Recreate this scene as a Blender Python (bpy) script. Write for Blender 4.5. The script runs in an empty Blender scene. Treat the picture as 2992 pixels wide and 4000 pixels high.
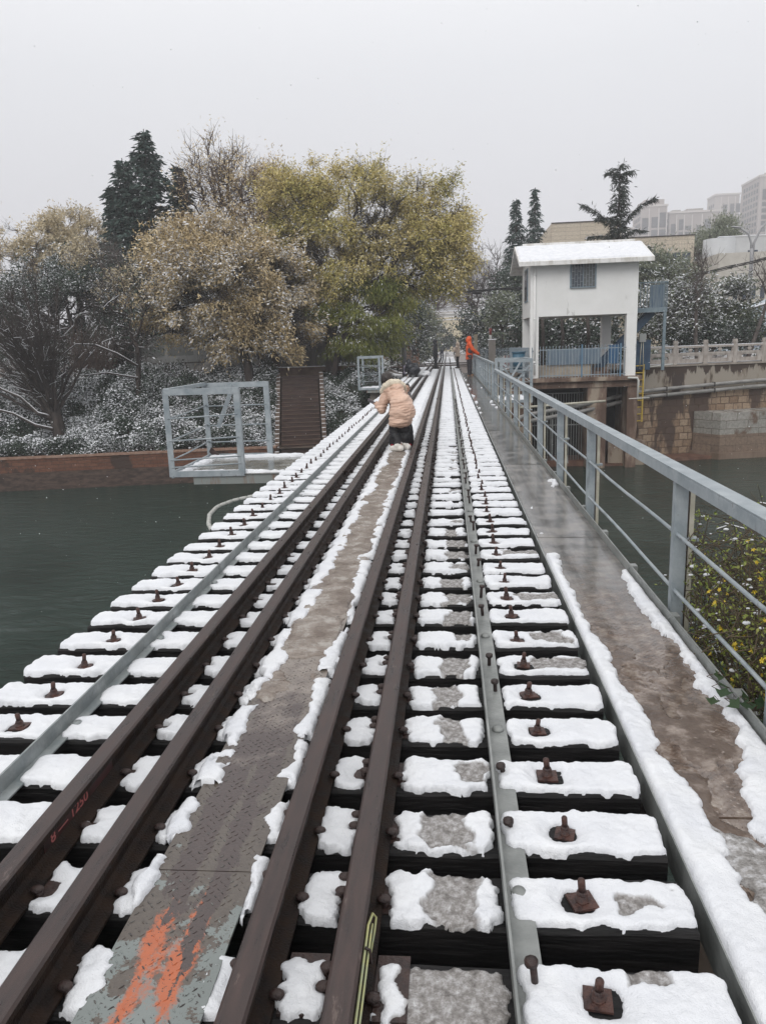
import bpy, bmesh, math, random
import numpy as np
from mathutils import Vector, Matrix
PI = math.pi
S = bpy.context.scene
COL = S.collection
# ------------------------------------------------------------------ camera
cam_d = bpy.data.cameras.new("camera"); cam = bpy.data.objects.new("camera", cam_d); COL.objects.link(cam)
S.camera = cam
cam_d.sensor_fit = 'AUTO'; cam_d.sensor_width = 36; cam_d.lens = 36*1660/2212
cam_d.clip_start = 0.05; cam_d.clip_end = 4000
PITCH, YAW, ROLL = math.radians(12.2), math.radians(5.119), 0.035
cam.matrix_world = (Matrix.Translation((0, 0, 1.55)) @ Matrix.Rotation(YAW, 4, 'Z') @ Matrix.Rotation(PI/2-PITCH, 4, 'X') @ Matrix.Rotation(-ROLL, 4, 'Z'))
# ------------------------------------------------------------------ world: overcast snow sky
SUN_EL, SUN_ROT = math.radians(38), math.radians(200)
w = bpy.data.worlds.new("World"); S.world = w; w.use_nodes = True
nt = w.node_tree; nt.nodes.clear()
wo = nt.nodes.new('ShaderNodeOutputWorld'); bg = nt.nodes.new('ShaderNodeBackground')
sk = nt.nodes.new('ShaderNodeTexSky'); sk.sky_type = 'NISHITA'; sk.sun_disc = False
sk.sun_elevation = SUN_EL; sk.sun_rotation = SUN_ROT; sk.dust_density = 6; sk.air_density = 1.5
hs = nt.nodes.new('ShaderNodeHueSaturation'); hs.inputs['Saturation'].default_value = 0.25
tc = nt.nodes.new('ShaderNodeTexCoord'); sx = nt.nodes.new('ShaderNodeSeparateXYZ')
rp = nt.nodes.new('ShaderNodeValToRGB')
rp.color_ramp.elements[0].position = 0.0; rp.color_ramp.elements[0].color = (0.54, 0.54, 0.575, 1)
rp.color_ramp.elements[1].position = 0.75; rp.color_ramp.elements[1].color = (1, 1, 1, 1)
e = rp.color_ramp.elements.new(0.30); e.color = (0.71, 0.72, 0.75, 1)
e = rp.color_ramp.elements.new(0.5); e.color = (0.92, 0.925, 0.945, 1)
ml = nt.nodes.new('ShaderNodeMix'); ml.data_type = 'RGBA'; ml.blend_type = 'MULTIPLY'; ml.inputs[0].default_value = 1
ml.inputs[7].default_value = (11, 11, 11, 1)
ns = nt.nodes.new('ShaderNodeTexNoise'); ns.inputs['Scale'].default_value = 1.6; ns.inputs['Detail'].default_value = 3
mr = nt.nodes.new('ShaderNodeMapRange'); mr.inputs['To Min'].default_value = 10.3; mr.inputs['To Max'].default_value = 11.1
mx = nt.nodes.new('ShaderNodeMix'); mx.data_type = 'RGBA'; mx.inputs[0].default_value = 0.93
L = nt.links.new
L(tc.outputs['Generated'], sx.inputs[0]); L(sx.outputs['Z'], rp.inputs[0]); L(rp.outputs[0], ml.inputs[6])
L(tc.outputs['Generated'], ns.inputs['Vector']); L(ns.outputs[0], mr.inputs['Value']); L(mr.outputs[0], ml.inputs[7])
L(sk.outputs[0], hs.inputs['Color']); L(hs.outputs[0], mx.inputs[6]); L(ml.outputs[2], mx.inputs[7])
L(mx.outputs[2], bg.inputs[0]); bg.inputs[1].default_value = 0.1; L(bg.outputs[0], wo.inputs[0])
sun_d = bpy.data.lights.new("sun", 'SUN'); sun = bpy.data.objects.new("sun", sun_d); COL.objects.link(sun)
sun_d.energy = 0.8; sun_d.angle = math.radians(35); sun_d.color = (1, 0.98, 0.95)
sun.rotation_euler = (PI/2-SUN_EL, 0, PI - SUN_ROT)
S.view_settings.view_transform = 'Standard'; S.view_settings.look = 'None'; S.view_settings.gamma = 1
S.view_settings.exposure = 0.24; S.view_settings.use_curve_mapping = False
c = S.cycles
c.use_denoising = True; c.max_bounces = 6; c.diffuse_bounces = 3; c.glossy_bounces = 3; c.transmission_bounces = 4
c.transparent_max_bounces = 6; c.volume_bounces = 1; c.caustics_reflective = False; c.caustics_refractive = False
# ------------------------------------------------------------------ noise
def _hash(ix, iy, s):
    n = (ix.astype(np.int64)*374761393 + iy.astype(np.int64)*668265263 + s*1442695041) & 0x7fffffff
    n = ((n ^ (n >> 13))*1274126177) & 0x7fffffff
    return ((n ^ (n >> 16)) & 0xffff)/65535.0
def vnoise(x, y, s=0):
    x = np.asarray(x, float); y = np.asarray(y, float)
    ix = np.floor(x); iy = np.floor(y); fx = x-ix; fy = y-iy
    fx = fx*fx*(3-2*fx); fy = fy*fy*(3-2*fy)
    a = _hash(ix, iy, s); b = _hash(ix+1, iy, s); c_ = _hash(ix, iy+1, s); d = _hash(ix+1, iy+1, s)
    return (a*(1-fx)+b*fx)*(1-fy)+(c_*(1-fx)+d*fx)*fy
def fbm(x, y, s=0, o=3):
    v = 0; a = .5; t = 0
    for k in range(o):
        v = v+a*vnoise(x*2**k+17*k, y*2**k-9*k, s+k); t += a; a *= .5
    return (v/t-0.5)*1.75
# ------------------------------------------------------------------ materials
def node_mat(name):
    m = bpy.data.materials.new(name); m.use_nodes = True
    n = m.node_tree.nodes; b = n['Principled BSDF']
    return m, n, m.node_tree.links.new, b
def _ramp(n, stops):
    r = n.new('ShaderNodeValToRGB'); cr = r.color_ramp
    cr.elements[0].position = stops[0][0]; cr.elements[0].color = (*stops[0][1], 1)
    cr.elements[1].position = stops[-1][0]; cr.elements[1].color = (*stops[-1][1], 1)
    for p_, c_ in stops[1:-1]:
        e_ = cr.elements.new(p_); e_.color = (*c_, 1)
    return r
def M(name, c1, c2=None, scale=5, rough=.7, bump=0, bscale=None, metal=0, spec=.5, detail=6, thr=(.38, .62), rr=None, stretch=(1, 1, 1), c3=None, bdist=.01):
    m, n, l, b = node_mat(name)
    b.inputs['Roughness'].default_value = rough; b.inputs['Metallic'].default_value = metal
    b.inputs['Specular IOR Level'].default_value = spec
    b.inputs['Base Color'].default_value = (*c1, 1)
    t = n.new('ShaderNodeTexCoord'); mp = n.new('ShaderNodeMapping'); mp.inputs['Scale'].default_value = stretch
    l(t.outputs['Object'], mp.inputs[0])
    if c2:
        ns_ = n.new('ShaderNodeTexNoise'); ns_.inputs['Scale'].default_value = scale; ns_.inputs['Detail'].default_value = detail
        ns_.inputs['Roughness'].default_value = .62
        l(mp.outputs[0], ns_.inputs['Vector'])
        st = [(thr[0], c1), (thr[1], c2)]
        if c3: st = [(thr[0], c1), (.5*(thr[0]+thr[1]), c3), (thr[1], c2)]
        r = _ramp(n, st)
        l(ns_.outputs[0], r.inputs[0]); l(r.outputs[0], b.inputs['Base Color'])
        if rr:
            q = n.new('ShaderNodeMapRange'); q.inputs['To Min'].default_value = rr[0]; q.inputs['To Max'].default_value = rr[1]
            q.inputs['From Min'].default_value = thr[0]; q.inputs['From Max'].default_value = thr[1]
            l(ns_.outputs[0], q.inputs['Value']); l(q.outputs[0], b.inputs['Roughness'])
    if bump:
        nb = n.new('ShaderNodeTexNoise'); nb.inputs['Scale'].default_value = bscale or scale*6; nb.inputs['Detail'].default_value = 5
        l(mp.outputs[0], nb.inputs['Vector'])
        bm_ = n.new('ShaderNodeBump'); bm_.inputs['Strength'].default_value = bump; bm_.inputs['Distance'].default_value = bdist
        l(nb.outputs[0], bm_.inputs['Height']); l(bm_.outputs[0], b.inputs['Normal'])
    return m
def leaf_mat(name, stops, rough=.6, nscale=.35, namt=.5):
    """leaf colour varies from leaf to leaf and in clumps"""
    m, n, l, b = node_mat(name)
    g = n.new('ShaderNodeNewGeometry'); t = n.new('ShaderNodeTexCoord')
    ns_ = n.new('ShaderNodeTexNoise'); ns_.inputs['Scale'].default_value = nscale; ns_.inputs['Detail'].default_value = 3
    l(t.outputs['Object'], ns_.inputs['Vector'])
    q = n.new('ShaderNodeMapRange'); q.inputs['From Min'].default_value = .3; q.inputs['From Max'].default_value = .7
    l(ns_.outputs[0], q.inputs['Value'])
    mx_ = n.new('ShaderNodeMix'); mx_.inputs[0].default_value = namt
    l(g.outputs['Random Per Island'], mx_.inputs[2]); l(q.outputs[0], mx_.inputs[3])
    r = _ramp(n, [(i/(len(stops)-1), s_) for i, s_ in enumerate(stops)])
    l(mx_.outputs[0], r.inputs[0]); l(r.outputs[0], b.inputs['Base Color'])
    b.inputs['Roughness'].default_value = rough; b.inputs['Specular IOR Level'].default_value = .3
    return m
def snow_mat():
    m, n, l, b = node_mat("snow")
    t = n.new('ShaderNodeTexCoord')
    b.inputs['Roughness'].default_value = .75
    b.inputs['Specular IOR Level'].default_value = .25
    b.inputs['Subsurface Weight'].default_value = 0
    a = n.new('ShaderNodeTexNoise'); a.inputs['Scale'].default_value = 220; a.inputs['Detail'].default_value = 4
    a2 = n.new('ShaderNodeTexNoise'); a2.inputs['Scale'].default_value = 38; a2.inputs['Detail'].default_value = 4
    l(t.outputs['Object'], a.inputs['Vector']); l(t.outputs['Object'], a2.inputs['Vector'])
    b1 = n.new('ShaderNodeBump'); b1.inputs['Strength'].default_value = .9; b1.inputs['Distance'].default_value = .003
    b2 = n.new('ShaderNodeBump'); b2.inputs['Strength'].default_value = .7; b2.inputs['Distance'].default_value = .008
    l(a.outputs[0], b1.inputs['Height']); l(a2.outputs[0], b2.inputs['Height'])
    l(b1.outputs[0], b2.inputs['Normal']); l(b2.outputs[0], b.inputs['Normal'])
    # trodden, water-soaked snow where the vertex attribute says so
    at = n.new('ShaderNodeAttribute'); at.attribute_name = 'wet'
    n3 = n.new('ShaderNodeTexNoise'); n3.inputs['Scale'].default_value = 42; n3.inputs['Detail'].default_value = 9; n3.inputs['Roughness'].default_value = .72; l(t.outputs['Object'], n3.inputs['Vector'])
    n4 = n.new('ShaderNodeTexNoise'); n4.inputs['Scale'].default_value = 5; n4.inputs['Detail'].default_value = 5; l(t.outputs['Object'], n4.inputs['Vector'])
    white = _ramp(n, [(.3, (.68, .695, .735)), (.7, (.79, .80, .82))]); l(n4.outputs[0], white.inputs[0])
    ice = _ramp(n, [(.30, (.085, .078, .072)), (.48, (.24, .225, .215)), (.62, (.42, .41, .41)), (.72, (.70, .70, .71))]); l(n3.outputs[0], ice.inputs[0])
    ad = n.new('ShaderNodeMath'); ad.operation = 'MULTIPLY_ADD'; l(n3.outputs[0], ad.inputs[0]); ad.inputs[1].default_value = .9; l(at.outputs['Fac'], ad.inputs[2])
    q = n.new('ShaderNodeMapRange'); q.inputs['From Min'].default_value = .78; q.inputs['From Max'].default_value = 1.12; l(ad.outputs[0], q.inputs['Value'])
    mx_ = n.new('ShaderNodeMix'); mx_.data_type = 'RGBA'; l(q.outputs[0], mx_.inputs[0]); l(white.outputs[0], mx_.inputs[6]); l(ice.outputs[0], mx_.inputs[7]); l(mx_.outputs[2], b.inputs['Base Color'])
    r_ = n.new('ShaderNodeMapRange'); r_.inputs['To Min'].default_value = .75; r_.inputs['To Max'].default_value = .22; l(q.outputs[0], r_.inputs['Value']); l(r_.outputs[0], b.inputs['Roughness'])
    return m
SNOW = snow_mat()
SLUSH = M("trodden_ice", (.15, .14, .13), (.66, .66, .68), scale=30, rough=.3, bump=.9, bscale=120, rr=(.15, .6), c3=(.30, .285, .275), thr=(.3, .68), detail=9)
BROWN_SLUSH = M("brown_slush", (.13, .095, .075), (.42, .39, .36), scale=9, rough=.25, bump=.9, bscale=60, rr=(.12, .35), c3=(.235, .195, .165), thr=(.3, .72))
TIMBER = M("creosoted_timber", (.004, .004, .0045), (.020, .018, .018), scale=9, rough=.55, bump=.9, bscale=30, stretch=(.25, 2, 2), thr=(.4, .75), spec=.22)
RAIL_TOP = M("worn_rail_steel", (.018, .010, .009), (.062, .038, .033), scale=7, rough=.34, bump=.25, bscale=240, rr=(.24, .46), spec=.5, stretch=(5, .7, 1), detail=9, thr=(.32, .68))
RAIL_RUST = M("rusted_rail_steel", (.011, .007, .006), (.034, .021, .015), scale=17, rough=.5, bump=.5, bscale=160, rr=(.4, .7), spec=.15)
RUST = M("rusted_bolt", (.028, .013, .012), (.085, .036, .026), scale=30, rough=.5, bump=.6, bscale=120)
RUST_DARK = M("dark_rusted_iron", (.022, .013, .012), (.05, .027, .022), scale=25, rough=.5, bump=.6, bscale=90)
GALV = M("galvanised_steel", (.20, .225, .23), (.31, .335, .34), scale=6, rough=.5, bump=.25, bscale=60, metal=.1, c3=(.25, .27, .27))
GREYPAINT = M("blue_grey_paint", (.21, .25, .275), (.37, .405, .425), scale=7, rough=.42, bump=.2, bscale=40, thr=(.3, .7))
def spots(m, scale, thr_, col, st=(1, 1, 1)):
    n = m.node_tree.nodes; l = m.node_tree.links.new; b = n['Principled BSDF']; src = b.inputs['Base Color'].links[0].from_socket
    t = n.new('ShaderNodeTexCoord'); mp = n.new('ShaderNodeMapping'); mp.inputs['Scale'].default_value = st; l(t.outputs['Object'], mp.inputs[0])
    q = n.new('ShaderNodeTexNoise'); q.inputs['Scale'].default_value = scale; q.inputs['Detail'].default_value = 8; q.inputs['Roughness'].default_value = .72; l(mp.outputs[0], q.inputs['Vector'])
    r_ = n.new('ShaderNodeMapRange'); r_.inputs['From Min'].default_value = thr_; r_.inputs['From Max'].default_value = thr_+.04; l(q.outputs[0], r_.inputs['Value'])
    mx_ = n.new('ShaderNodeMix'); mx_.data_type = 'RGBA'; l(r_.outputs[0], mx_.inputs[0]); l(src, mx_.inputs[6]); mx_.inputs[7].default_value = (*col, 1); l(mx_.outputs[2], b.inputs['Base Color'])
spots(GREYPAINT, 16, .64, (.10, .085, .075)); spots(GREYPAINT, 5, .60, (.20, .225, .24), (1, 1, .3)); spots(RAIL_TOP, 30, .62, (.11, .08, .07), (1, .25, 1)); spots(GALV, 9, .6, (.14, .15, .15))
GREYPAINT_OLD = M("dirty_grey_paint", (.17, .18, .175), (.30, .31, .30), scale=6, rough=.4, bump=.3, bscale=50, thr=(.35, .7))
CREAM = M("cream_conduit_paint", (.42, .40, .32), (.55, .53, .45), scale=9, rough=.5)
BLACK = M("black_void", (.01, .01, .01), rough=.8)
DARKSTEEL = M("dark_girder_steel", (.02, .019, .018), (.05, .035, .03), scale=4, rough=.6, bump=.4)
# ------------------------------------------------------------------ mesh helpers
def set_mesh(name, V, F, mats, mi=None, smooth=False):
    V = np.asarray(V, np.float32); F = np.asarray(F, np.int32)
    me = bpy.data.meshes.new(name)
    k = F.shape[1]; nf = len(F)
    me.vertices.add(len(V)); me.vertices.foreach_set('co', V.ravel())
    me.loops.add(nf*k); me.loops.foreach_set('vertex_index', F.ravel())
    me.polygons.add(nf); me.polygons.foreach_set('loop_start', np.arange(0, nf*k, k, dtype=np.int32))
    try: me.polygons.foreach_set('loop_total', np.full(nf, k, np.int32))
    except Exception: pass
    for m in (mats if isinstance(mats, (list, tuple)) else [mats]): me.materials.append(m)
    if mi is not None: me.polygons.foreach_set('material_index', np.asarray(mi, np.int32))
    if smooth: me.polygons.foreach_set('use_smooth', np.ones(nf, bool))
    me.update(calc_edges=True); me.validate()
    return me
def link(name, me, parent=None, loc=None):
    o = bpy.data.objects.new(name, me); COL.objects.link(o)
    if parent: o.parent = parent
    if loc is not None: o.location = loc
    return o
def tag(o, label=None, cat=None, group=None, kind=None):
    if label: o['label'] = label
    if cat: o['category'] = cat
    if group: o['group'] = group
    if kind: o['kind'] = kind
    return o
def thing(name, label, cat, loc=(0, 0, 0), rz=0, group=None):
    o = bpy.data.objects.new(name, None); COL.objects.link(o); o.location = loc; o.rotation_euler = (0, 0, rz)
    o.empty_display_size = .1
    return tag(o, label, cat, group)
class MB:
    def __init__(s): s.v = []; s.f = []; s.m = []; s.cur = 0; s.sm = []; s.smf = False
    def add(s, vs, fs):
        b = len(s.v); s.v += [tuple(v) for v in vs]
        for f in fs: s.f.append([i+b for i in f]); s.m.append(s.cur); s.sm.append(s.smf)
    def box(s, x0, x1, y0, y1, z0, z1):
        s.add([(x0, y0, z0), (x1, y0, z0), (x1, y1, z0), (x0, y1, z0), (x0, y0, z1), (x1, y0, z1), (x1, y1, z1), (x0, y1, z1)],
              [(0, 3, 2, 1), (4, 5, 6, 7), (0, 1, 5, 4), (1, 2, 6, 5), (2, 3, 7, 6), (3, 0, 4, 7)]); return s
    def bar(s, p, q, w_, h_=None, up=(0, 0, 1)):
        p = Vector(p); q = Vector(q); d = (q-p).normalized(); h_ = h_ or w_
        u = Vector(up)
        if abs(d.dot(u)) > .95: u = Vector((0, 1, 0)) if abs(d.y) < .9 else Vector((1, 0, 0))
        a = d.cross(u).normalized()*w_/2; b_ = a.cross(d).normalized()*h_/2
        vs = [p-a-b_, p+a-b_, p+a+b_, p-a+b_, q-a-b_, q+a-b_, q+a+b_, q-a+b_]
        s.add(vs, [(0, 1, 2, 3), (7, 6, 5, 4), (0, 4, 5, 1), (1, 5, 6, 2), (2, 6, 7, 3), (3, 7, 4, 0)]); return s
    def tube(s, pts, rs, n=8, cap=True):
        pts = [Vector(p) for p in pts]
        if not isinstance(rs, (list, tuple)): rs = [rs]*len(pts)
        vs = []; N = len(pts)
        prev = None
        for i, p in enumerate(pts):
            d = (pts[min(i+1, N-1)]-pts[max(i-1, 0)]).normalized()
            if prev is None:
                u = Vector((0, 0, 1)) if abs(d.z) < .9 else Vector((1, 0, 0)); a = d.cross(u).normalized()
            else:
                a = (prev-d*prev.dot(d)).normalized()
            prev = a; b_ = d.cross(a)
            for k in range(n):
                t = 2*PI*k/n; vs.append(p+(a*math.cos(t)+b_*math.sin(t))*rs[i])
        fs = [(i*n+k, i*n+(k+1) % n, (i+1)*n+(k+1) % n, (i+1)*n+k) for i in range(N-1) for k in range(n)]
        if cap: fs += [tuple(range(n-1, -1, -1)), tuple((N-1)*n+k for k in range(n))]
        o = s.smf; s.smf = n > 5 or o; s.add(vs, fs); s.smf = o; return s
    def cyl(s, p, q, r, n=12): return s.tube([p, q], r, n)
    def prism(s, outline, p0, axis='Y', length=1):
        """outline: list of 2D points (x,z) extruded along Y from p0"""
        n = len(outline); x, y, z = p0
        vs = [(x+a, y, z+b_) for a, b_ in outline]+[(x+a, y+length, z+b_) for a, b_ in outline]
        s.add(vs, [tuple(range(n)), tuple(range(2*n-1, n-1, -1))]+[(i, i+n, (i+1) % n+n, (i+1) % n) for i in range(n)]); return s
    def ell(s, c_, r, nu=14, nv=9, rot=None):
        vs = []
        for j in range(1, nv):
            ph = PI*j/nv
            for i in range(nu):
                t = 2*PI*i/nu; vs.append(Vector((r[0]*math.sin(ph)*math.cos(t), r[1]*math.sin(ph)*math.sin(t), r[2]*math.cos(ph))))
        vs += [Vector((0, 0, r[2])), Vector((0, 0, -r[2]))]
        if rot: vs = [rot @ v for v in vs]
        vs = [v+Vector(c_) for v in vs]
        fs = [(j*nu+i, j*nu+nu+i, j*nu+nu+(i+1) % nu, j*nu+(i+1) % nu) for j in range(nv-2) for i in range(nu)]
        T = len(vs)-2; B = len(vs)-1
        fs += [(T, i, (i+1) % nu) for i in range(nu)]+[(B, (nv-2)*nu+(i+1) % nu, (nv-2)*nu+i) for i in range(nu)]
        o = s.smf; s.smf = True; s.add(vs, fs); s.smf = o; return s
    def mesh(s, name, mats):
        me = bpy.data.meshes.new(name); me.from_pydata(s.v, [], s.f)
        for m in (mats if isinstance(mats, (list, tuple)) else [mats]): me.materials.append(m)
        me.polygons.foreach_set('material_index', s.m); me.polygons.foreach_set('use_smooth', s.sm)
        me.update(); return me
    def build(s, name, mats, parent=None, loc=None, bevel=0):
        o = link(name, s.mesh(name, mats), parent, loc)
        if bevel:
            b_ = o.modifiers.new('b', 'BEVEL'); b_.width = bevel; b_.segments = 2; b_.limit_method = 'ANGLE'
        return o
def struct(o): o['kind'] = 'structure'; return o
def cut_snow(x0, x1, y0, y1, T, res, seed, r=.03, amp=.012, ns_=14, skirt=.012, holes=(), tr=None, rc=.03, bumps=.25, boundary=None, base=None, edge=0.0):
    """height-field snow pad; returns V,F,mi.  d = distance inside the ragged outline"""
    mg = amp*1.6+res*2
    nx = max(4, int((x1-x0+2*mg)/res)); ny = max(4, int((y1-y0+2*mg)/res))
    X, Y = np.meshgrid(np.linspace(x0-mg, x1+mg, nx), np.linspace(y0-mg, y1+mg, ny), indexing='ij')
    if boundary is not None:
        d = boundary(X, Y)
    else:
        cx, cy = (x0+x1)/2, (y0+y1)/2; hx, hy = (x1-x0)/2, (y1-y0)/2; q = min(rc, hx*.9, hy*.9)
        qx = np.abs(X-cx)-hx+q; qy = np.abs(Y-cy)-hy+q
        d = -(np.hypot(np.maximum(qx, 0), np.maximum(qy, 0))+np.minimum(np.maximum(qx, qy), 0)-q)
    d = d+amp*2*fbm(X*ns_, Y*ns_, seed, 4)
    for (hx_, hy_, hr) in holes:
        d = np.minimum(d, np.maximum(np.abs(X-hx_), np.abs(Y-hy_)*1.0)*.6+np.hypot(X-hx_, Y-hy_)*.4-hr+.01*fbm(X*40, Y*40, seed+5))
    mi = .55*edge*np.clip(1-d/(.9*edge*.04+.006), 0, 1)
    Tm = T*(1+bumps*1.6*fbm(X*9, Y*9, seed+11, 3))
    for (hx_, hy_, hr) in [q_ for q_ in holes if q_[2] > .029]:
        hd = np.clip((np.hypot(X-hx_, Y-hy_)-hr)/.055, 0, 1); Tm = Tm*(.28+.72*hd*hd*(3-2*hd))
    if tr is not None:
        t = tr(X, Y)                                # >0 where trodden
        k = np.clip(t/.02, 0, 1); k = k*k*(3-2*k)
        Tm = Tm*(1-k)+(.006+.006*fbm(X*60, Y*60, seed+3))*k
        mi = np.maximum(mi, np.clip(t/.035+.25, 0, 1)*(t > -.009))
    p_ = np.clip(d/r, 0, 1)
    h = Tm*np.sqrt(np.clip(1-(1-p_)**2, 0, 1))
    h = h+np.where(d > 0, .0035*fbm(X*70, Y*70, seed+7, 2), 0)*np.clip(Tm/.02, 0, 1)
    gx, gy = np.gradient(d, X[1, 0]-X[0, 0], Y[0, 1]-Y[0, 0])
    g2 = np.maximum(gx*gx+gy*gy, .25)
    out = d < 0
    sh = np.clip(-d, 0, res*2.2)
    X = np.where(out, X+gx/g2*sh, X); Y = np.where(out, Y+gy/g2*sh, Y)
    h = np.where(out, -skirt, h)
    if base is not None: h = h+base(X, Y)
    keep = (d > 0)
    kf = (keep[:-1, :-1] | keep[1:, :-1] | keep[1:, 1:] | keep[:-1, 1:]) & (d[:-1, :-1] > -res*2.2) & (d[1:, :-1] > -res*2.2) & (d[1:, 1:] > -res*2.2) & (d[:-1, 1:] > -res*2.2)
    idx = np.arange(nx*ny).reshape(nx, ny)
    F = np.stack([idx[:-1, :-1], idx[1:, :-1], idx[1:, 1:], idx[:-1, 1:]], -1)[kf]
    m_ = mi.reshape(-1)
    V = np.stack([X, Y, h], -1).reshape(-1, 3)
    used = np.unique(F); rm = np.full(nx*ny, -1); rm[used] = np.arange(len(used))
    return V[used], rm[F], m_[used]
def snow_mesh(name, V, F, att, mats):
    me = set_mesh(name, V, F, mats, None, True)
    a = me.attributes.new('wet', 'FLOAT', 'POINT'); a.data.foreach_set('value', np.asarray(att, np.float32)[:len(me.vertices)])
    return me
def join_np(parts):
    Vs, Fs, Ms, b = [], [], [], 0
    for V, F, m_ in parts:
        if len(F) == 0: continue
        Vs.append(V); Fs.append(F+b); Ms.append(m_); b += len(V)
    return np.concatenate(Vs), np.concatenate(Fs), np.concatenate(Ms)
# ================================================================== BRIDGE
YB0, YB1 = 0.3, 48.6
rng = random.Random(7)
fronts = [0.78, 1.13, 1.47, 1.807, 2.115, 2.445, 2.785, 3.10, 3.425, 3.765, 4.12, 4.445, 4.775, 5.11, 5.46, 5.80, 6.165, 6.53, 6.93, 7.299, 7.679, 8.04]
while fronts[-1] < 47.9: fronts.append(fronts[-1]+0.352+rng.uniform(-.012, .012))
XL, XR = -2.14, 0.64
R1, R2, R3, R4 = -1.285, -1.03, -0.497, -0.265
PL0, PL1 = -0.905, -0.60
# ---- rails
def rail_mb(y0, y1, xc, H=.12, fh=.058, hh=.035, bendx=None):
    f = [(-fh, 0), (fh, 0), (fh, .009), (.02, .018), (.0075, .032), (.0075, H-.038), (hh-.004, H-.03), (hh, H-.022), (hh, H-.007), (hh-.007, H),
         (-hh+.007, H), (-hh, H-.007), (-hh, H-.022), (-hh+.004, H-.03), (-.0075, H-.038), (-.0075, .032), (-.02, .018), (-fh, .009)]
    mb = MB(); n = len(f); ys = [y0, y1] if bendx is None else [y0, y1-1.6, y1]
    vs = []
    for k, y in enumerate(ys):
        dx = 0 if (bendx is None or k < 2) else bendx
        vs += [(a+xc+dx, y, b_+.004) for a, b_ in f]
    b0 = 0; mb.v = vs
    for k in range(len(ys)-1):
        for i in range(n):
            j = (i+1) % n
            mb.f.append([k*n+i, k*n+n+i, k*n+n+j, k*n+j]); mb.m.append(0 if i in (8, 9, 10) else 1); mb.sm.append(False)
    mb.f.append(list(range(n))); mb.m.append(1); mb.sm.append(False)
    mb.f.append(list(range(len(ys)*n-1, (len(ys)-1)*n-1, -1))); mb.m.append(1); mb.sm.append(False)
    return mb
def fishplate(par, xc, y):
    mb = MB()
    for s in (-1, 1):
        mb.cur = 0; mb.box(xc+s*.009-(.0 if s > 0 else .022), xc+s*.009+(.022 if s > 0 else 0), y-.24, y+.24, .034, .084)
        for k in (-.18, -.07, .07, .18):
            mb.cyl((xc+s*.03, y+k, .06), (xc+s*.062, y+k, .06), .013, 6)
    mb.build('fishplate', RUST_DARK, par)
RAILS = []
for nm, xc, lab, y1, bend, joints in [
    ('running_rail', R1, 'leftmost brown running rail with red patch of painted digits', 210, None, [9.4, 19.5, 33]),
    ('guard_rail', R2, 'dark guard rail just inside the leftmost running rail', 50.6, .19, [13.9, 30]),
    ('guard_rail', R3, 'dark guard rail along the right edge of the rusty tread plate', 50.6, -.19, [11.3, 28]),
    ('running_rail', R4, 'brown running rail with yellow wire clipped to its side', 210, None, [10.4, 21.6, 36])]:
    o = rail_mb(YB0, y1, xc, bendx=bend).build(nm, [RAIL_TOP, RAIL_RUST]); tag(o, lab, 'rail', 'four rails on the bridge')
    for j in joints: fishplate(o, xc, j)
    RAILS.append(o)
# painted number on the web of the left running rail
RED = M("red_paint_patch", (.06, .012, .012), (.022, .012, .010), scale=14, rough=.5, thr=(.35, .6))
PINK = M("pale_red_paint", (.50, .16, .15), rough=.6)
mb = MB(); mb.box(R1+.0076, R1+.0095, 2.02, 2.52, .038, .082); mb.build('painted_patch', RED, RAILS[0])
def text(body, size, mat_, parent, M4, name='lettering', ext=.0008, align='LEFT'):
    cu = bpy.data.curves.new(name, 'FONT'); cu.body = body; cu.size = size; cu.extrude = ext; cu.align_x = align
    cu.materials.append(mat_)
    o = bpy.data.objects.new(name, cu); COL.objects.link(o); dg = bpy.context.evaluated_depsgraph_get(); m2 = bpy.data.meshes.new_from_object(o.evaluated_get(dg)); bpy.data.objects.remove(o); o = link(name, m2); o['kind'] = 'thing'
    if parent: o.parent = parent
    o.matrix_world = M4; return o
MT = Matrix(((0, 0, 1, R1+.0105), (1, 0, 0, 2.06), (0, 1, 0, .043), (0, 0, 0, 1)))
t_ = text("8 — 1250", .047, PINK, RAILS[0], MT, 'painted_number')
t_.scale = (1.35, 1, 1)
# ---- bond wire clipped to running rail
WIRE = M("yellow_green_wire", (.42, .40, .16), (.30, .33, .20), scale=20, rough=.35)
mb = MB()
xw = R4+.040
mb.tube([(xw, .5, .098), (xw, 1.0, .1), (xw, 1.50, .102), (xw, 1.68, .108), (xw+.006, 1.73, .1), (xw+.014, 1.735, .085), (xw+.012, 1.70, .07), (xw+.008, 1.62, .066)], .0035, 8)
mb.tube([(xw+.008, .5, .088), (xw+.008, 1.0, .09), (xw+.008, 1.5, .093), (xw+.008, 1.66, .098), (xw+.008, 1.70, .094)], .003, 8)
o = mb.build('bonding_wire', WIRE); tag(o, 'yellow-green looped wire clipped along the side of the rail', 'wire')
mb = MB(); mb.tube([(xw+.0, 1.60, .112), (xw+.012, 1.60, .105), (xw+.014, 1.60, .07), (xw, 1.60, .066)], .004, 6); mb.build('clip', RUST_DARK, o)
mb = MB(); mb.box(R4+.012, R4+.07, 1.365, 1.40, .02, .075); mb.cyl((R4+.07, 1.38, .05), (R4+.095, 1.38, .05), .014, 6); o = mb.build('rail_clamp', RUST_DARK); tag(o, 'dark square clamp bolted against the rail beside the yellow wire', 'clamp')

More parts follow.
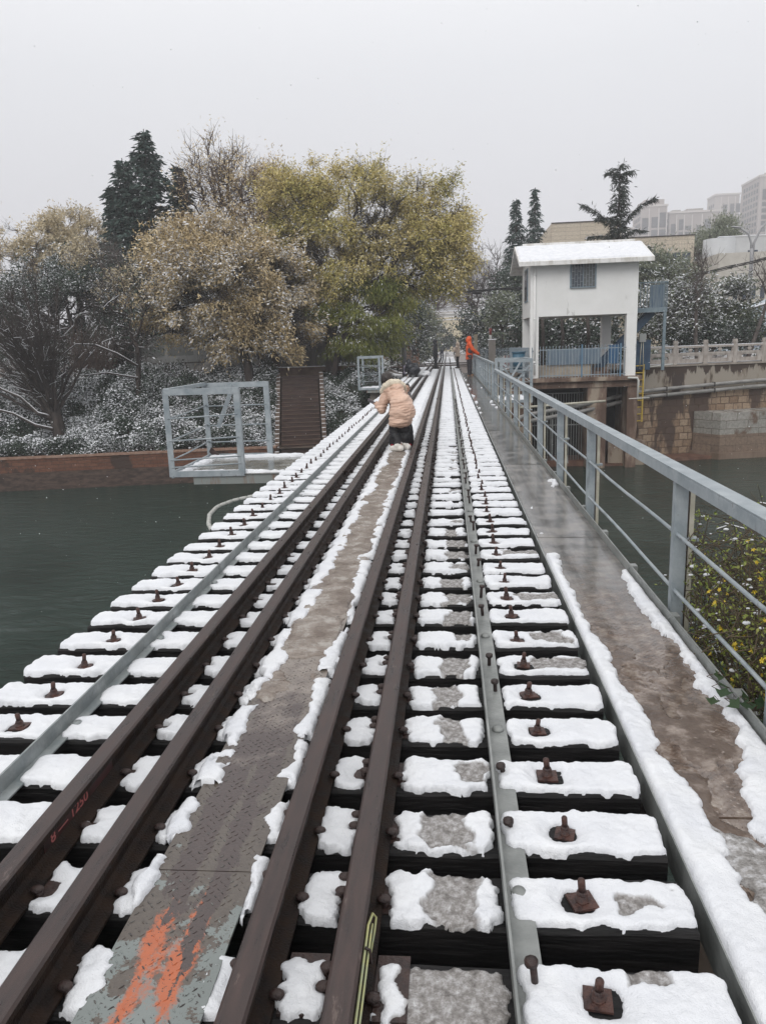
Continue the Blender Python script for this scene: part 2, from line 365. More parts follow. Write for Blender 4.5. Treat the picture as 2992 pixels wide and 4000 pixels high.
# ---- tread plate between the guard rails
def tread_mat():
    m, n, l, b = node_mat("worn_grey_tread_plate")
    t = n.new('ShaderNodeTexCoord'); sp = n.new('ShaderNodeSeparateXYZ'); l(t.outputs['Object'], sp.inputs[0])
    def noise(sc, det=5, st=(1, 1, 1), rg=.6):
        mp = n.new('ShaderNodeMapping'); mp.inputs['Scale'].default_value = st; l(t.outputs['Object'], mp.inputs[0])
        q = n.new('ShaderNodeTexNoise'); q.inputs['Scale'].default_value = sc; q.inputs['Detail'].default_value = det; q.inputs['Roughness'].default_value = rg
        l(mp.outputs[0], q.inputs['Vector']); return q.outputs[0]
    def mth(op, a, b_=None, c_=None):
        q = n.new('ShaderNodeMath'); q.operation = op
        for i, v in enumerate((a, b_, c_)):
            if v is None: continue
            if isinstance(v, (int, float)): q.inputs[i].default_value = v
            else: l(v, q.inputs[i])
        return q.outputs[0]
    def mixc(f, a, b_):
        q = n.new('ShaderNodeMix'); q.data_type = 'RGBA'; l(f, q.inputs[0])
        for i, v in ((6, a), (7, b_)):
            if isinstance(v, tuple): q.inputs[i].default_value = (*v, 1)
            else: l(v, q.inputs[i])
        return q.outputs[2]
    X, Y = sp.outputs['X'], sp.outputs['Y']
    grey = mixc(noise(7), (.145, .17, .165), (.235, .255, .245))
    dirt = mixc(noise(60, 3), (.07, .055, .048), (.13, .11, .09))
    # patches of rust where feet have worn the paint off in two lanes
    def lane(x0, wd):
        a = mth('ABSOLUTE', mth('SUBTRACT', X, x0)); return mth('SUBTRACT', 1.0, mth('DIVIDE', a, wd))
    L1 = lane(-.80, .075); L2 = lane(-.70, .065)
    ln = mth('MAXIMUM', L1, L2)
    n1 = noise(5.5, 6, (1.6, .8, 1), .68)
    ylim = mth('SUBTRACT', 1.0, mth('DIVIDE', mth('ABSOLUTE', mth('SUBTRACT', Y, 1.66)), .42))
    om = n.new('ShaderNodeMapRange'); om.inputs['From Min'].default_value = .98; om.inputs['From Max'].default_value = 1.07; l(mth('ADD', mth('ADD', mth('ADD', mth('MULTIPLY', ln, .34), mth('MULTIPLY', ylim, .28)), mth('MULTIPLY', noise(45, 5, (1, 1, 1), .75), .35)), mth('MULTIPLY', n1, .8)), om.inputs['Value']); orange_m = om.outputs[0]
    yfar = n.new('ShaderNodeMapRange'); yfar.inputs['From Min'].default_value = 1.45; yfar.inputs['From Max'].default_value = 2.6; l(Y, yfar.inputs['Value'])
    brown_m = mth('GREATER_THAN', mth('ADD', mth('ADD', mth('MULTIPLY', ln, .30), mth('MULTIPLY', yfar.outputs[0], .26)), noise(4.3, 8, (1.8, .8, 1), .75)), .80)
    far = n.new('ShaderNodeMapRange'); far.inputs['From Min'].default_value = 1.3; far.inputs['From Max'].default_value = 2.7; l(Y, far.inputs['Value'])
    farm = mth('GREATER_THAN', mth('ADD', mth('MULTIPLY', far.outputs[0], .45), noise(8, 7, (1, 1, 1), .7)), .62)
    c_ = mixc(farm, grey, dirt)
    sl = n.new('ShaderNodeMapRange'); sl.inputs['From Min'].default_value = 2.1; sl.inputs['From Max'].default_value = 3.6; l(Y, sl.inputs['Value'])
    slm = n.new('ShaderNodeMapRange'); slm.inputs['From Min'].default_value = .72; slm.inputs['From Max'].default_value = .95; l(mth('ADD', mth('MULTIPLY', sl.outputs[0], .5), noise(6, 8, (1, 1, 1), .7)), slm.inputs['Value'])
    c_ = mixc(orange_m, c_, mixc(noise(30), (.50, .13, .045), (.36, .10, .045)))
    c_ = mixc(brown_m, c_, mixc(noise(40), (.05, .038, .036), (.085, .06, .055)))
    c_ = mixc(slm.outputs[0], c_, mixc(noise(14, 6), (.13, .10, .08), (.33, .29, .26)))
    spk = mth('GREATER_THAN', noise(95, 3, (1, 1, 1), .7), .63)
    c_ = mixc(spk, c_, (.035, .03, .028))
    l(c_, b.inputs['Base Color'])
    b.inputs['Roughness'].default_value = .28; b.inputs['Specular IOR Level'].default_value = .6
    bp = n.new('ShaderNodeBump'); bp.inputs['Strength'].default_value = .35; bp.inputs['Distance'].default_value = .004
    l(noise(90, 4), bp.inputs['Height']); l(bp.outputs[0], b.inputs['Normal'])
    return m
TREAD = tread_mat()
TREAD_LUG = M("worn_tread_lug", (.04, .032, .03), (.15, .15, .14), scale=22, rough=.35, thr=(.42, .66))
def lugs(mb, x0, x1, y0, y1, z, pitch=.031, L_=.0125, W_=.0034, h=.0016, rnd=0, seed=1):
    rg = random.Random(seed); k = 0; y = y0+.02; j = 0
    while y < y1-.01:
        x = x0+.015+(pitch/2 if j % 2 else 0); i = 0
        while x < x1-.012:
            if rg.random() > rnd:
                a = math.radians(42 if (i+j) % 2 else -42)+PI/2
                ca_, sa_ = math.cos(a), math.sin(a)
                pts = [(L_, 0), (.3*L_, W_), (-.3*L_, W_), (-L_, 0), (-.3*L_, -W_), (.3*L_, -W_)]
                out = [(x+p_*ca_-q_*sa_, y+p_*sa_+q_*ca_, z) for p_, q_ in pts]
                top = [(x+.7*(p_*ca_-q_*sa_), y+.7*(p_*sa_+q_*ca_), z+h) for p_, q_ in pts]
                mb.add(out+top, [tuple(range(6, 12))]+[(i2, (i2+1) % 6, (i2+1) % 6+6, i2+6) for i2 in range(6)])
            x += pitch; i += 1
        y += pitch*.5; j += 1
ys = [YB0, 1.98, 4.9, 9.8, 15, 21, 27, 33, 39, 45.5, 48.4]
for i in range(len(ys)-1):
    mb = MB(); dz = .001*(i % 2); mb.box(PL0, PL1, ys[i]+.0015, ys[i+1]-.0015, .014+dz, .022+dz)
    if i < 3:
        lugs(mb, PL0, PL1, max(ys[i], 1.0), min(ys[i+1], 6.0) if i < 2 else 5.6, .022+dz, rnd=.45, L_=.0085, W_=.0020)
        mb.cur = 1; lugs(mb, PL0, PL1, max(ys[i], 1.0), min(ys[i+1], 6.0) if i < 2 else 5.6, .0222+dz, rnd=.84, seed=4, L_=.0088, W_=.0021)
    o = mb.build('tread_plate', [TREAD, TREAD_LUG])
    tag(o, ('grey tread plate with orange paint traces between the guard rails' if i == 0 else
            'tread plate under brown slush between the guard rails, second from the photographer' if i == 1 else
            'snow and slush covered tread plate in the line between the guard rails'), 'tread plate', 'tread plates between the guard rails')
# ---- steel strips bolted along the sleepers
mb = MB(); mb.box(-1.646, -1.638, YB0, 48, .004, .075); mb.box(-1.638, -1.592, YB0, 48, .004, .010)
o = mb.build('steel_angle_strip', GALV); tag(o, 'galvanised angle strip standing on edge along the left sleeper ends', 'steel strip', 'angle strips bolted along the sleepers')
mb = MB()
for y in fronts[3::3]:
    mb.cyl((-1.60, y+.11, .010), (-1.60, y+.11, .028), .02, 10)
mb.build('bolt', GALV, o)
o['kind'] = 'thing'
mb = MB(); mb.box(.132, .139, YB0, 48, .004, .06); mb.box(.139, .212, YB0, 48, .004, .011)
angR = mb.build('steel_angle_strip', GREYPAINT_OLD); tag(angR, 'grey angle strip with rusty bolts right of the running rail', 'steel strip', 'angle strips bolted along the sleepers')
b0 = None
for k, y in enumerate(fronts[2:60:1]):
    mb = MB(); zt = .035+rng.uniform(0, .035); tx = rng.uniform(-.01, .01); ty = rng.uniform(-.01, .01)
    mb.tube([(0, 0, 0), (tx*.5, ty*.5, zt*.8), (tx, ty, zt)], .009, 8)
    mb.tube([(tx, ty, zt-.004), (tx*1.1, ty*1.1, zt+.010)], .017, 8)
    if k % 3 == 1: mb.v = []; mb.f = []; mb.m = []; mb.sm = []; mb.tube([(0, 0, 0), (0, 0, .006), (0, 0, .016)], [.024, .024, .017], 14)
    q = mb.build('bolt', RUST_DARK if k % 3 != 1 else GREYPAINT_OLD, angR, (.183+rng.uniform(-.008, .008), y+.115+rng.uniform(-.03, .03), .011))

# ---- sleepers: one mesh of timber each, with snow, spikes, hook bolts as parts
def sleeper_mesh(seed):
    n = 30; W_ = .212; vs = []
    rg = random.Random(seed)
    for i in range(n+1):
        x = XL+(XR-XL)*i/n
        for (yy, zz) in ((0.004, -.2), (0, -.012), (.008, -.001), (W_-.008, 0), (W_, -.012), (W_-.003, -.2)):
            a = 0 if i not in (0, n) else .004
            vs.append((x, yy+.005*(float(fbm(x*5, yy*9+seed*3.1, 4))*2), zz+.004*float(fbm(x*6+seed, yy*11, 9))*2-(a if zz > -.1 else 0)))
    fs = [(i*6+k, i*6+(k+1) % 6, (i+1)*6+(k+1) % 6, (i+1)*6+k) for i in range(n) for k in range(6)]
    me = bpy.data.meshes.new('timber_sleeper'); me.from_pydata(vs, [], fs+[tuple(range(5, -1, -1)), tuple(n*6+k for k in range(6))])
    me.materials.append(TIMBER); me.update(); return me
SLEEP = [sleeper_mesh(s) for s in range(6)]
def hookbolt(parent, x, y, rz, big=True):
    mb = MB(); a = .04
    c_, s_ = math.cos(rz), math.sin(rz)
    P_ = [(a*(u*c_-v*s_), a*(u*s_+v*c_)) for u, v in ((-1, -1), (1, -1), (1, 1), (-1, 1))]
    mb.add([(p_[0], p_[1], 0) for p_ in P_]+[(p_[0], p_[1], .009) for p_ in P_], [(4, 5, 6, 7), (0, 1, 5, 4), (1, 2, 6, 5), (2, 3, 7, 6), (3, 0, 4, 7)])
    mb.tube([(0, 0, .009), (0, 0, .013), (0, 0, .013), (0, 0, .033)], [.023, .023, .02, .02], 6)
    mb.tube([(0, 0, .033), (0, 0, .036), (0, 0, .045)], [.017, .019, .015], 10)
    lean = rng.uniform(-.006, .006)
    mb.tube([(0, 0, .04), (lean, 0, .082), (lean, 0, .088)], [.0125, .0125, .009], 10)
    return mb
HB = [hookbolt(None, 0, 0, math.radians(d)).mesh('hook_bolt', RUST) for d in (-4, 3, 12, -8, 20, -15)]
def spike_mesh():
    mb = MB(); mb.tube([(0, 0, 0), (0, 0, .022)], .011, 7); mb.ell((-.006, 0, .026), (.021, .016, .011), 10, 6); return mb.mesh('rail_spike', RUST_DARK)
SPK = spike_mesh()
mb = MB(); mb.box(-.105, .105, -.075, .075, 0, .007); TPL = mb.mesh('tie_plate', RUST_DARK)
def zones(k, y):
    g = .012
    zl = [(XL-.012, -1.652), (-1.632, R1-.062), (R1+.050, R2-.050), (R2+.052, PL0+.03), (PL1-.03, R3-.052), (R3+.050, R4-.050), (R4+.064, .128)]
    if y < 2.6: zl.append((.146, XR+.012))
    else: zl.append((.216, XR+.012))
    return zl
TRAMP = {}
def sleeper_snow(k, y, res, full=True):
    rg = random.Random(100+k); parts = []
    W_ = .212
    T = .021 if y < 9 else .026
    for zi, (a, b_) in enumerate(zones(k, y)):
        w_ = b_-a
        if w_ < .03: continue
        # melted pads vary in depth and position
        y0, y1 = .006+rg.uniform(-.006, .012), W_-.008+rg.uniform(-.014, .008)
        tz = T*rg.uniform(.85, 1.15)
        holes = []
        if zi == 0: holes.append((-1.865, .106, .030+.012*rg.random()))
        if zi == 7: holes.append((.342, .106, (.036 if y < 3.6 else .030)+.010*rg.random()))
        if zi == 6 and y < 12: holes += [(R4+.070, .06, .014)]
        if zi == 5 and y < 12: holes += [(R4-.070, .11, .008+.022*rg.random()**2)]
        if zi == 2 and y < 12: holes += [(R1+.07, .10, .012+.020*rg.random())]
        tr = None
        def mk(cx, cy, rx, ry, s_):
            return lambda X, Y: np.minimum(rx-np.abs(X-cx), (ry-np.abs(Y-cy))*1.2)+.075*fbm(X*13, Y*13, s_, 5)
        if zi == 6:
            if 1.0 < y < 1.7: tr = mk(.01, .115, .17, .30, k)
            elif y < 6.3 and k % 4 != 1: tr = mk(.0+rg.uniform(-.04, .06), .11, rg.uniform(.05, .11), rg.uniform(.11, .2), k)
            elif y < 12 and k % 2: tr = mk(.06, .12, .06, .08, k)
        if zi == 7 and k in (8, 9, 11, 14): tr = mk(.50+rg.uniform(-.03, .05), .12, .09+.05*rg.random(), .075, k)
        if zi == 7 and k == 3: tr = mk(.52, .10, .07, .04, 5)
        if zi == 7 and k == 2: tr = mk(.47, .20, .05, .05, 8)
        rr_ = .017 if w_ > .1 else .012
        am = .012 if zi in (0, 1, 7) else .016
        parts.append(cut_snow(a+am*.3, b_-am*.3, y0, y1, tz, res, k*13+zi, r=rr_, amp=am, ns_=18 if zi in (0, 1, 7) else 24, holes=holes, tr=tr, rc=.035, skirt=.010, bumps=.42, edge=.25))
    return join_np(parts)
FAR_SNOW = []
for k, y in enumerate(fronts):
    o = link('timber_sleeper', SLEEP[k % 6], None, (0, y, 0))
    tag(o, 'dark timber sleeper crossing the bridge deck with pads of snow on it', 'sleeper', 'sleepers of the bridge deck')
    ORD = ['nearest', 'second', 'third', 'fourth', 'fifth', 'sixth', 'seventh', 'eighth', 'ninth', 'tenth', 'eleventh', 'twelfth', 'thirteenth', 'fourteenth', 'fifteenth', 'sixteenth', 'seventeenth', 'eighteenth', 'nineteenth', 'twentieth']
    if 2 <= k < 22: o['label'] = ('snowy dark sleeper, '+ORD[k-2]+' counted from the bottom edge of the photo') if k > 2 else 'nearest sleeper at the bottom edge, with bare steel plate and trodden ice'
    if y < 16:
        res = .0065 if y < 3 else (.009 if y < 5 else (.014 if y < 9 else .022))
        V, F, mi = sleeper_snow(k, y, res)
        me = snow_mesh('snow_cover', V, F, mi, [SNOW])
    else:
        j = k % 9
        if len(FAR_SNOW) <= j:
            while len(FAR_SNOW) <= j:
                V, F, mi = sleeper_snow(200+len(FAR_SNOW), 30, .022)
                FAR_SNOW.append(snow_mesh('snow_cover', V, F, mi, [SNOW]))
        me = FAR_SNOW[j]
    link('snow_cover', me, o)
    for x in (-1.865, .342):
        q = link('hook_bolt', HB[(k*7+(x > 0)) % 6], o, (x+rng.uniform(-.014, .014), .105+rng.uniform(-.02, .02), 0)); sz_ = rng.uniform(.76, .9); q.scale = (sz_, sz_, sz_*rng.uniform(.82, 1.08)); q.rotation_euler = (rng.uniform(-.04, .04), rng.uniform(-.04, .04), rng.uniform(-.1, .1))
    if y < 14:
        for xc in (R1, R4):
            link('tie_plate', TPL, o, (xc, .115, -.0035))
        for xc in (R1, R2, R3, R4):
            for s in (-1, 1):
                q = link('rail_spike', SPK, o, (xc+s*.066, .07 if s > 0 else .16, .0)); q.rotation_euler = (0, 0, 0 if s > 0 else PI)
                if y < 6 and s < 0 and xc in (R1, R4): q2 = link('rail_spike', SPK, o, (xc-.067, .10, 0)); q2.rotation_euler = (0, 0, PI)
# special bare steel plate at the bottom sleeper
mb = MB(); mb.box(R4-.165, R4-.062, 1.50, 1.69, .002, .010); mb.box(R4+.062, R4+.145, 1.49, 1.69, .002, .010)
o = mb.build('joint_plate', RUST_DARK); tag(o, 'rusty brown joint plate under the running rail at the bottom edge', 'steel plate')
# ---- snow banks along the tread plate and slush on it
def strip_snow(x0, x1, y0, y1, T, res, seed, z, f, r=.03, tr=None, skirt=.012, name='snow_bank', mats=None, label='', cat='snow', bumps=.35, edge=.6):
    V, F, mi = cut_snow(x0, x1, y0, y1, T, res, seed, r=r, amp=0, skirt=skirt, boundary=f, tr=tr, bumps=bumps, edge=edge)
    V[:, 2] += z
    o = link(name, snow_mesh(name, V, F, mi, mats or [SNOW])); tag(o, label, cat, kind='stuff'); return o
tiek = np.array(fronts)
def tiecover(Y):
    """1 over a sleeper, falls to 0 mid-gap"""
    i = np.clip(np.searchsorted(tiek, Y)-1, 0, len(tiek)-1); d = Y-tiek[i]
    return np.where(d < .232, 1.0, 0.0)*np.clip(1-np.abs(d-.116)/.18, 0, 1)
def bankL(X, Y):
    near = np.clip((Y-2.0)/1.0, 0, 1)
    e = -.878+.10*fbm(Y*3.1, Y*0+.3, 3, 5)+.03*near+.03*np.clip((Y-4)/8, 0, 1)+.03*fbm(X*20, Y*20, 5, 3)       # inner edge on the plate
    o_ = -.932-.02*tiecover(Y)
    d = np.minimum(e-X, X-o_)
    return np.minimum(d, .05*(tiecover(Y)*1.6-.5)+near*.03+.03*np.clip((Y-4)/3, 0, 1)+.15*fbm(X*8, Y*5, 8, 4))
def bankR(X, Y):
    near = np.clip((Y-1.9)/1.0, 0, 1)
    e = -.618-.085*fbm(Y*3.3, Y*0+.3, 13, 5)-.012*near-.025*np.clip((Y-4)/8, 0, 1)+.03*fbm(X*20, Y*20, 6, 3)
    o_ = -.565+.004*tiecover(Y)
    d = np.minimum(X-e, o_-X)
    return np.minimum(d, .05*(tiecover(Y)*1.6-.45)+near*.03+.03*np.clip((Y-4)/3, 0, 1)+.15*fbm(X*8, Y*5, 28, 4))
for (a, b_, rs) in ((1.78, 4.0, .008), (4.0, 8, .013), (8, 16, .022), (16, 48, .03)):
    strip_snow(-.99, -.72, a, b_, .024, rs, 31, .016, bankL, label='ragged snow lying along the left edge of the tread plate')
    strip_snow(-.78, -.535, a, b_, .024, rs, 41, .016, bankR, label='ragged snow lying along the right edge of the tread plate')
def slushf(X, Y):
    d = np.minimum(X+.895, -.61-X)+.02*fbm(X*9, Y*9, 4)
    s = np.clip((Y-3.2)/1.2, -1, 1)*.14+.24*fbm(X*6, Y*4, 77, 5)
    return np.minimum(d, s)
for (a, b_, rs) in ((2.2, 6.0, .011), (6.0, 12, .02)):
    strip_snow(-.905, -.60, a, b_, .010, rs, 51, .021, slushf, r=.02, mats=[BROWN_SLUSH, SLUSH], name='slush', label='brown trodden slush lying on the tread plate', cat='slush', skirt=.002, bumps=.9)
def midsnow(X, Y):
    d = np.minimum(X+.90, -.605-X)
    return np.minimum(d, .05+.10*fbm(X*5, Y*2.5, 99, 3)-.10*np.clip((13.5-Y)/3, 0, 1))
strip_snow(-.905, -.60, 10.5, 48, .03, .03, 61, .02, midsnow, label='trodden snow covering the far tread plates', bumps=.8)

# ---- girders under the deck
for x in (-1.865, .342):
    mb = MB(); mb.box(x-.15, x+.15, YB0, 46, -.222, -.202); mb.box(x-.01, x+.01, YB0, 46, -1.2, -.222); mb.box(x-.15, x+.15, YB0, 46, -1.22, -1.2)
    y = 1.0
    while y < 46: mb.box(x-.13, x+.13, y, y+.012, -1.199, -.223); y += 1.5
    o = mb.build('bridge_girder', DARKSTEEL); tag(o, 'dark riveted steel girder under the '+('left' if x < 0 else 'right')+' ends of the sleepers', 'girder', 'girders of the bridge')
mb = MB()
y = 1.6
while y < 45:
    mb.bar((-1.85, y, -1.0), (.33, y, -1.0), .09, .09); mb.bar((-1.85, y, -.35), (.33, y, -.35), .09, .09); mb.bar((-1.85, y, -.4), (.33, y+2, -.4), .07, .05); y += 3
o = mb.build('cross_bracing', DARKSTEEL); tag(o, 'dark steel cross bracing between the two bridge girders', 'bracing')
# ================================================================== RIGHT WALKWAY + RAILINGS
WX0, WX1 = .705, 1.205
WALK = M("wet_tread_walkway", (.10, .095, .09), (.24, .225, .21), scale=3.2, rough=.10, bump=.08, bscale=45, rr=(.01, .16), spec=1.0, c3=(.17, .165, .16))
def dirty_walk():
    m = WALK.copy(); m.name = "brown_wet_walkway"; n = m.node_tree.nodes; l = m.node_tree.links.new; b = n['Principled BSDF']
    src = b.inputs['Base Color'].links[0].from_socket; t = n.new('ShaderNodeTexCoord'); sp = n.new('ShaderNodeSeparateXYZ'); l(t.outputs['Object'], sp.inputs[0])
    q = n.new('ShaderNodeMapRange'); q.inputs['From Min'].default_value = 6.2; q.inputs['From Max'].default_value = 3.4; l(sp.outputs['Y'], q.inputs['Value'])
    ns_ = n.new('ShaderNodeTexNoise'); ns_.inputs['Scale'].default_value = 5; ns_.inputs['Detail'].default_value = 9; ns_.inputs['Roughness'].default_value = .7; l(t.outputs['Object'], ns_.inputs['Vector'])
    ad = n.new('ShaderNodeMath'); ad.operation = 'MULTIPLY_ADD'; l(q.outputs[0], ad.inputs[0]); ad.inputs[1].default_value = .55; l(ns_.outputs[0], ad.inputs[2])
    r2 = n.new('ShaderNodeMapRange'); r2.inputs['From Min'].default_value = .62; r2.inputs['From Max'].default_value = 1.0; l(ad.outputs[0], r2.inputs['Value'])
    n5 = n.new('ShaderNodeTexNoise'); n5.inputs['Scale'].default_value = 22; n5.inputs['Detail'].default_value = 7; l(t.outputs['Object'], n5.inputs['Vector'])
    br = _ramp(n, [(.3, (.07, .045, .032)), (.5, (.15, .105, .08)), (.7, (.28, .23, .19))]); l(n5.outputs[0], br.inputs[0])
    mx_ = n.new('ShaderNodeMix'); mx_.data_type = 'RGBA'; l(r2.outputs[0], mx_.inputs[0]); l(src, mx_.inputs[6]); l(br.outputs[0], mx_.inputs[7]); l(mx_.outputs[2], b.inputs['Base Color'])
    return m
WALKD = dirty_walk()
WLUG = M("wet_walkway_lug", (.10, .095, .09), (.2, .19, .18), scale=10, rough=.15)
ys = [.6, 2.36, 4.15, 6.15, 8.0, 10.0, 12, 14.1, 16.2, 18.2, 20.2, 22.4, 24.5, 27, 29.5, 32, 34.5, 37, 39.5, 42.4]
for i in range(len(ys)-1):
    mb = MB(); dz = .003*(i % 2); mb.box(WX0, WX1, ys[i]+.004, ys[i+1]-.004, -.033+dz, -.022+dz)
    if ys[i] < 8.1:
        mb.cur = 1; lugs(mb, WX0, WX1, max(ys[i], 1.2), ys[i+1], -.022+dz, pitch=.034, rnd=0, seed=5)
    mb.cur = 0
    WN = ['first', 'second', 'third', 'fourth', 'fifth', 'sixth', 'seventh', 'eighth']
    o = mb.build('walkway_plate', [WALKD, WALKD]); tag(o, (WN[i]+' wet walkway plate beside the railing, counted from the camera end') if i < 8 else 'wet far tread plate of the walkway beside the railing', 'walkway plate', 'plates of the walkway beside the railing')
mb = MB()
mb.box(.69, .702, .4, 42.4, -.14, -.02); mb.box(1.19, 1.202, .4, 42.4, -.16, -.034)
o = mb.build('walkway_stringer', GREYPAINT_OLD); tag(o, 'steel stringers carrying the walkway plates between sleepers and railing', 'stringer')
mb = MB(); y = 1.0
while y < 42: mb.bar((.342, y, -.26), (1.30, y, -.16), .06, .08); y += 1.75
mb.build('bracket', DARKSTEEL, o)
# snow on the walkway
def wl(X, Y):
    e = WX0+.125-.055*np.clip((Y-2.2)/2.0, 0, 1)+.085*fbm(Y*2.9, Y*0+.3, 63, 5)+.05*np.clip((1.9-Y), 0, 1)+.035*fbm(X*18, Y*18, 7, 4)
    d = np.minimum(e-X, X-(WX0-.012))
    return np.minimum(d, .07+.12*fbm(X*3, Y*2.2, 64, 3)-.13*np.clip((Y-5.0)/1.2, 0, 1)+.05*fbm(X*12, Y*7, 65, 3)+.02*(Y > 20))
def wr(X, Y):
    e = WX1-.05-.30*np.clip((2.9-Y)/1.3, -.05, 1)-.09*fbm(Y*2.4, Y*0+.3, 73, 5)-.03-.03*np.clip((4-Y), 0, 1)+.05*fbm(X*14, Y*14, 8, 4)
    d = np.minimum(X-e, WX1-.006-X)
    return np.minimum(d, .07+.12*fbm(X*3, Y*2.2, 74, 3)-.10*np.clip((Y-4.6)/1.0, 0, 1)-.02*(Y > 9))
for (a, b_, rs) in ((1.0, 4.2, .0085), (4.2, 9, .014), (9, 22, .025), (22, 42, .035)):
    strip_snow(.66, .95, a, b_, .032, rs, 71, -.02, wl, label='snow bank along the inner edge of the walkway', skirt=.03)
    strip_snow(.85, 1.24, a, b_, .032, rs, 81, -.02, wr, label='snow bank lying against the kick plate of the railing', r=.035)
def wm(X, Y):   # partly trodden snow between, at the very front
    d = np.minimum(X-WX0-.1, 1.15-X)
    s = .02+.16*fbm(X*5, Y*3.5, 93, 4)-.3*np.clip((Y-2.15)/.6, 0, 1)+.1*np.clip(1.9-Y, 0, 1)
    return np.minimum(d, s)
strip_snow(.78, 1.16, 1.0, 2.9, .014, .009, 91, -.02, wm, r=.02, label='half-melted snow trodden on the nearest walkway plate', mats=[SLUSH, SLUSH], bumps=.8)
WSL = M("brown_meltwater_slush", (.075, .048, .034), (.36, .30, .26), scale=8, rough=.2, bump=.45, bscale=50, rr=(.06, .3), c3=(.12, .085, .065), thr=(.3, .7))
def ws(X, Y):
    d = np.minimum(X-WX0-.03, WX1-.02-X)
    s = -.01+.30*fbm(X*6, Y*4, 95, 5)-.14*np.clip((Y-3.6)/1.2, 0, 1)
    return np.minimum(d, s)
strip_snow(WX0, WX1, 1.0, 5.6, .006, .010, 96, -.021, ws, r=.03, name='slush', label='brown slush spread over the walkway plates', cat='slush', mats=[WSL, WSL], skirt=.002, bumps=1)
# railing
RX = 1.27
def post(par, x, y, z0=-.26, z1=.80, cream=True):
    mb = MB()
    mb.box(x-.036, x+.036, y, y+.007, z0, z1); mb.box(x+.030, x+.037, y+.007, y+.05, z0, z1); mb.box(x-.037, x-.030, y+.007, y+.05, z0, z1)
    o = mb.build('post', GREYPAINT, par)
    if cream:
        mb = MB(); mb.box(x+.052, x+.078, y+.02, y+.045, z0+.1, z1-.01); mb.build('conduit', CREAM, par)
        mb = MB(); mb.box(x+.0375, x+.045, y+.012, y+.045, z0, z1-.01); mb.build('gap_strip', RUST_DARK, par)  # dark strip in the gap between post and conduit
        mb = MB(); mb.box(x+.036, x+.10, y-.01, y+.05, .42, .435); mb.build('bracket', GREYPAINT, par)
    return o
rail1 = thing('steel_railing', 'long blue-grey steel railing beside the walkway, running from the right foreground', 'railing', (0, 0, 0), group='railings of the bridge')
pys = [.9, 2.92, 4.31, 7.05, 9.0, 11.0, 13.0, 15.0, 17.0, 19.1, 21.35]
for y in pys: post(rail1, RX+.012, y)
mb = MB(); mb.box(RX-.045, RX+.045, .2, 21.45, .825, .835); mb.box(RX-.045, RX-.037, .2, 21.45, .765, .825); mb.box(RX+.037, RX+.045, .2, 21.45, .765, .825)
mb.build('top_rail', GREYPAINT, rail1, bevel=.003)
for z in (.135, .455):
    mb = MB(); pts = []
    y = .2
    while y < 21.45: pts.append((RX-.004, y, z+.006*math.sin(y*2.2+z*9))); y += .6
    pts.append((RX-.004, 21.4, z)); mb.tube(pts, .0105, 8); mb.build('middle_rail', GREYPAINT, rail1)
mb = MB(); mb.box(WX1+.002, WX1+.011, .3, 21.4, -.05, .038); mb.box(WX1+.012, WX1+.05, .3, 21.4, -.05, -.042)
kp = mb.build('kick_plate', GREYPAINT_OLD, rail1)
y = 1.2
while y < 21: 
    mb = MB(); mb.box(WX1+.012, WX1+.05, y, y+.07, -.041, .035); mb.cyl((WX1-.002, y+.035, .012), (WX1+.0015, y+.035, .012), .008, 8); mb.build('cleat', GREYPAINT_OLD, kp); y += .98
rail2 = thing('steel_railing', 'short blue-grey railing on the far part of the bridge beside the person in orange', 'railing', (0, 0, 0), group='railings of the bridge')
ys = [23.75]+[25.6+1.9*i for i in range(9)]+[42.3]
for y in ys: post(rail2, 1.34, y, z1=.87)
mb = MB(); mb.box(1.31, 1.39, 23.7, 42.4, .88, .95); mb.build('top_rail', GREYPAINT, rail2)
for z in (.22, .56): mb = MB(); mb.tube([(1.35, 23.7, z), (1.35, 42.4, z)], .012, 6); mb.build('middle_rail', GREYPAINT, rail2)
mb = MB(); mb.box(1.27, 1.28, 23.7, 42.4, -.05, .05); mb.build('kick_plate', GREYPAINT_OLD, rail2)
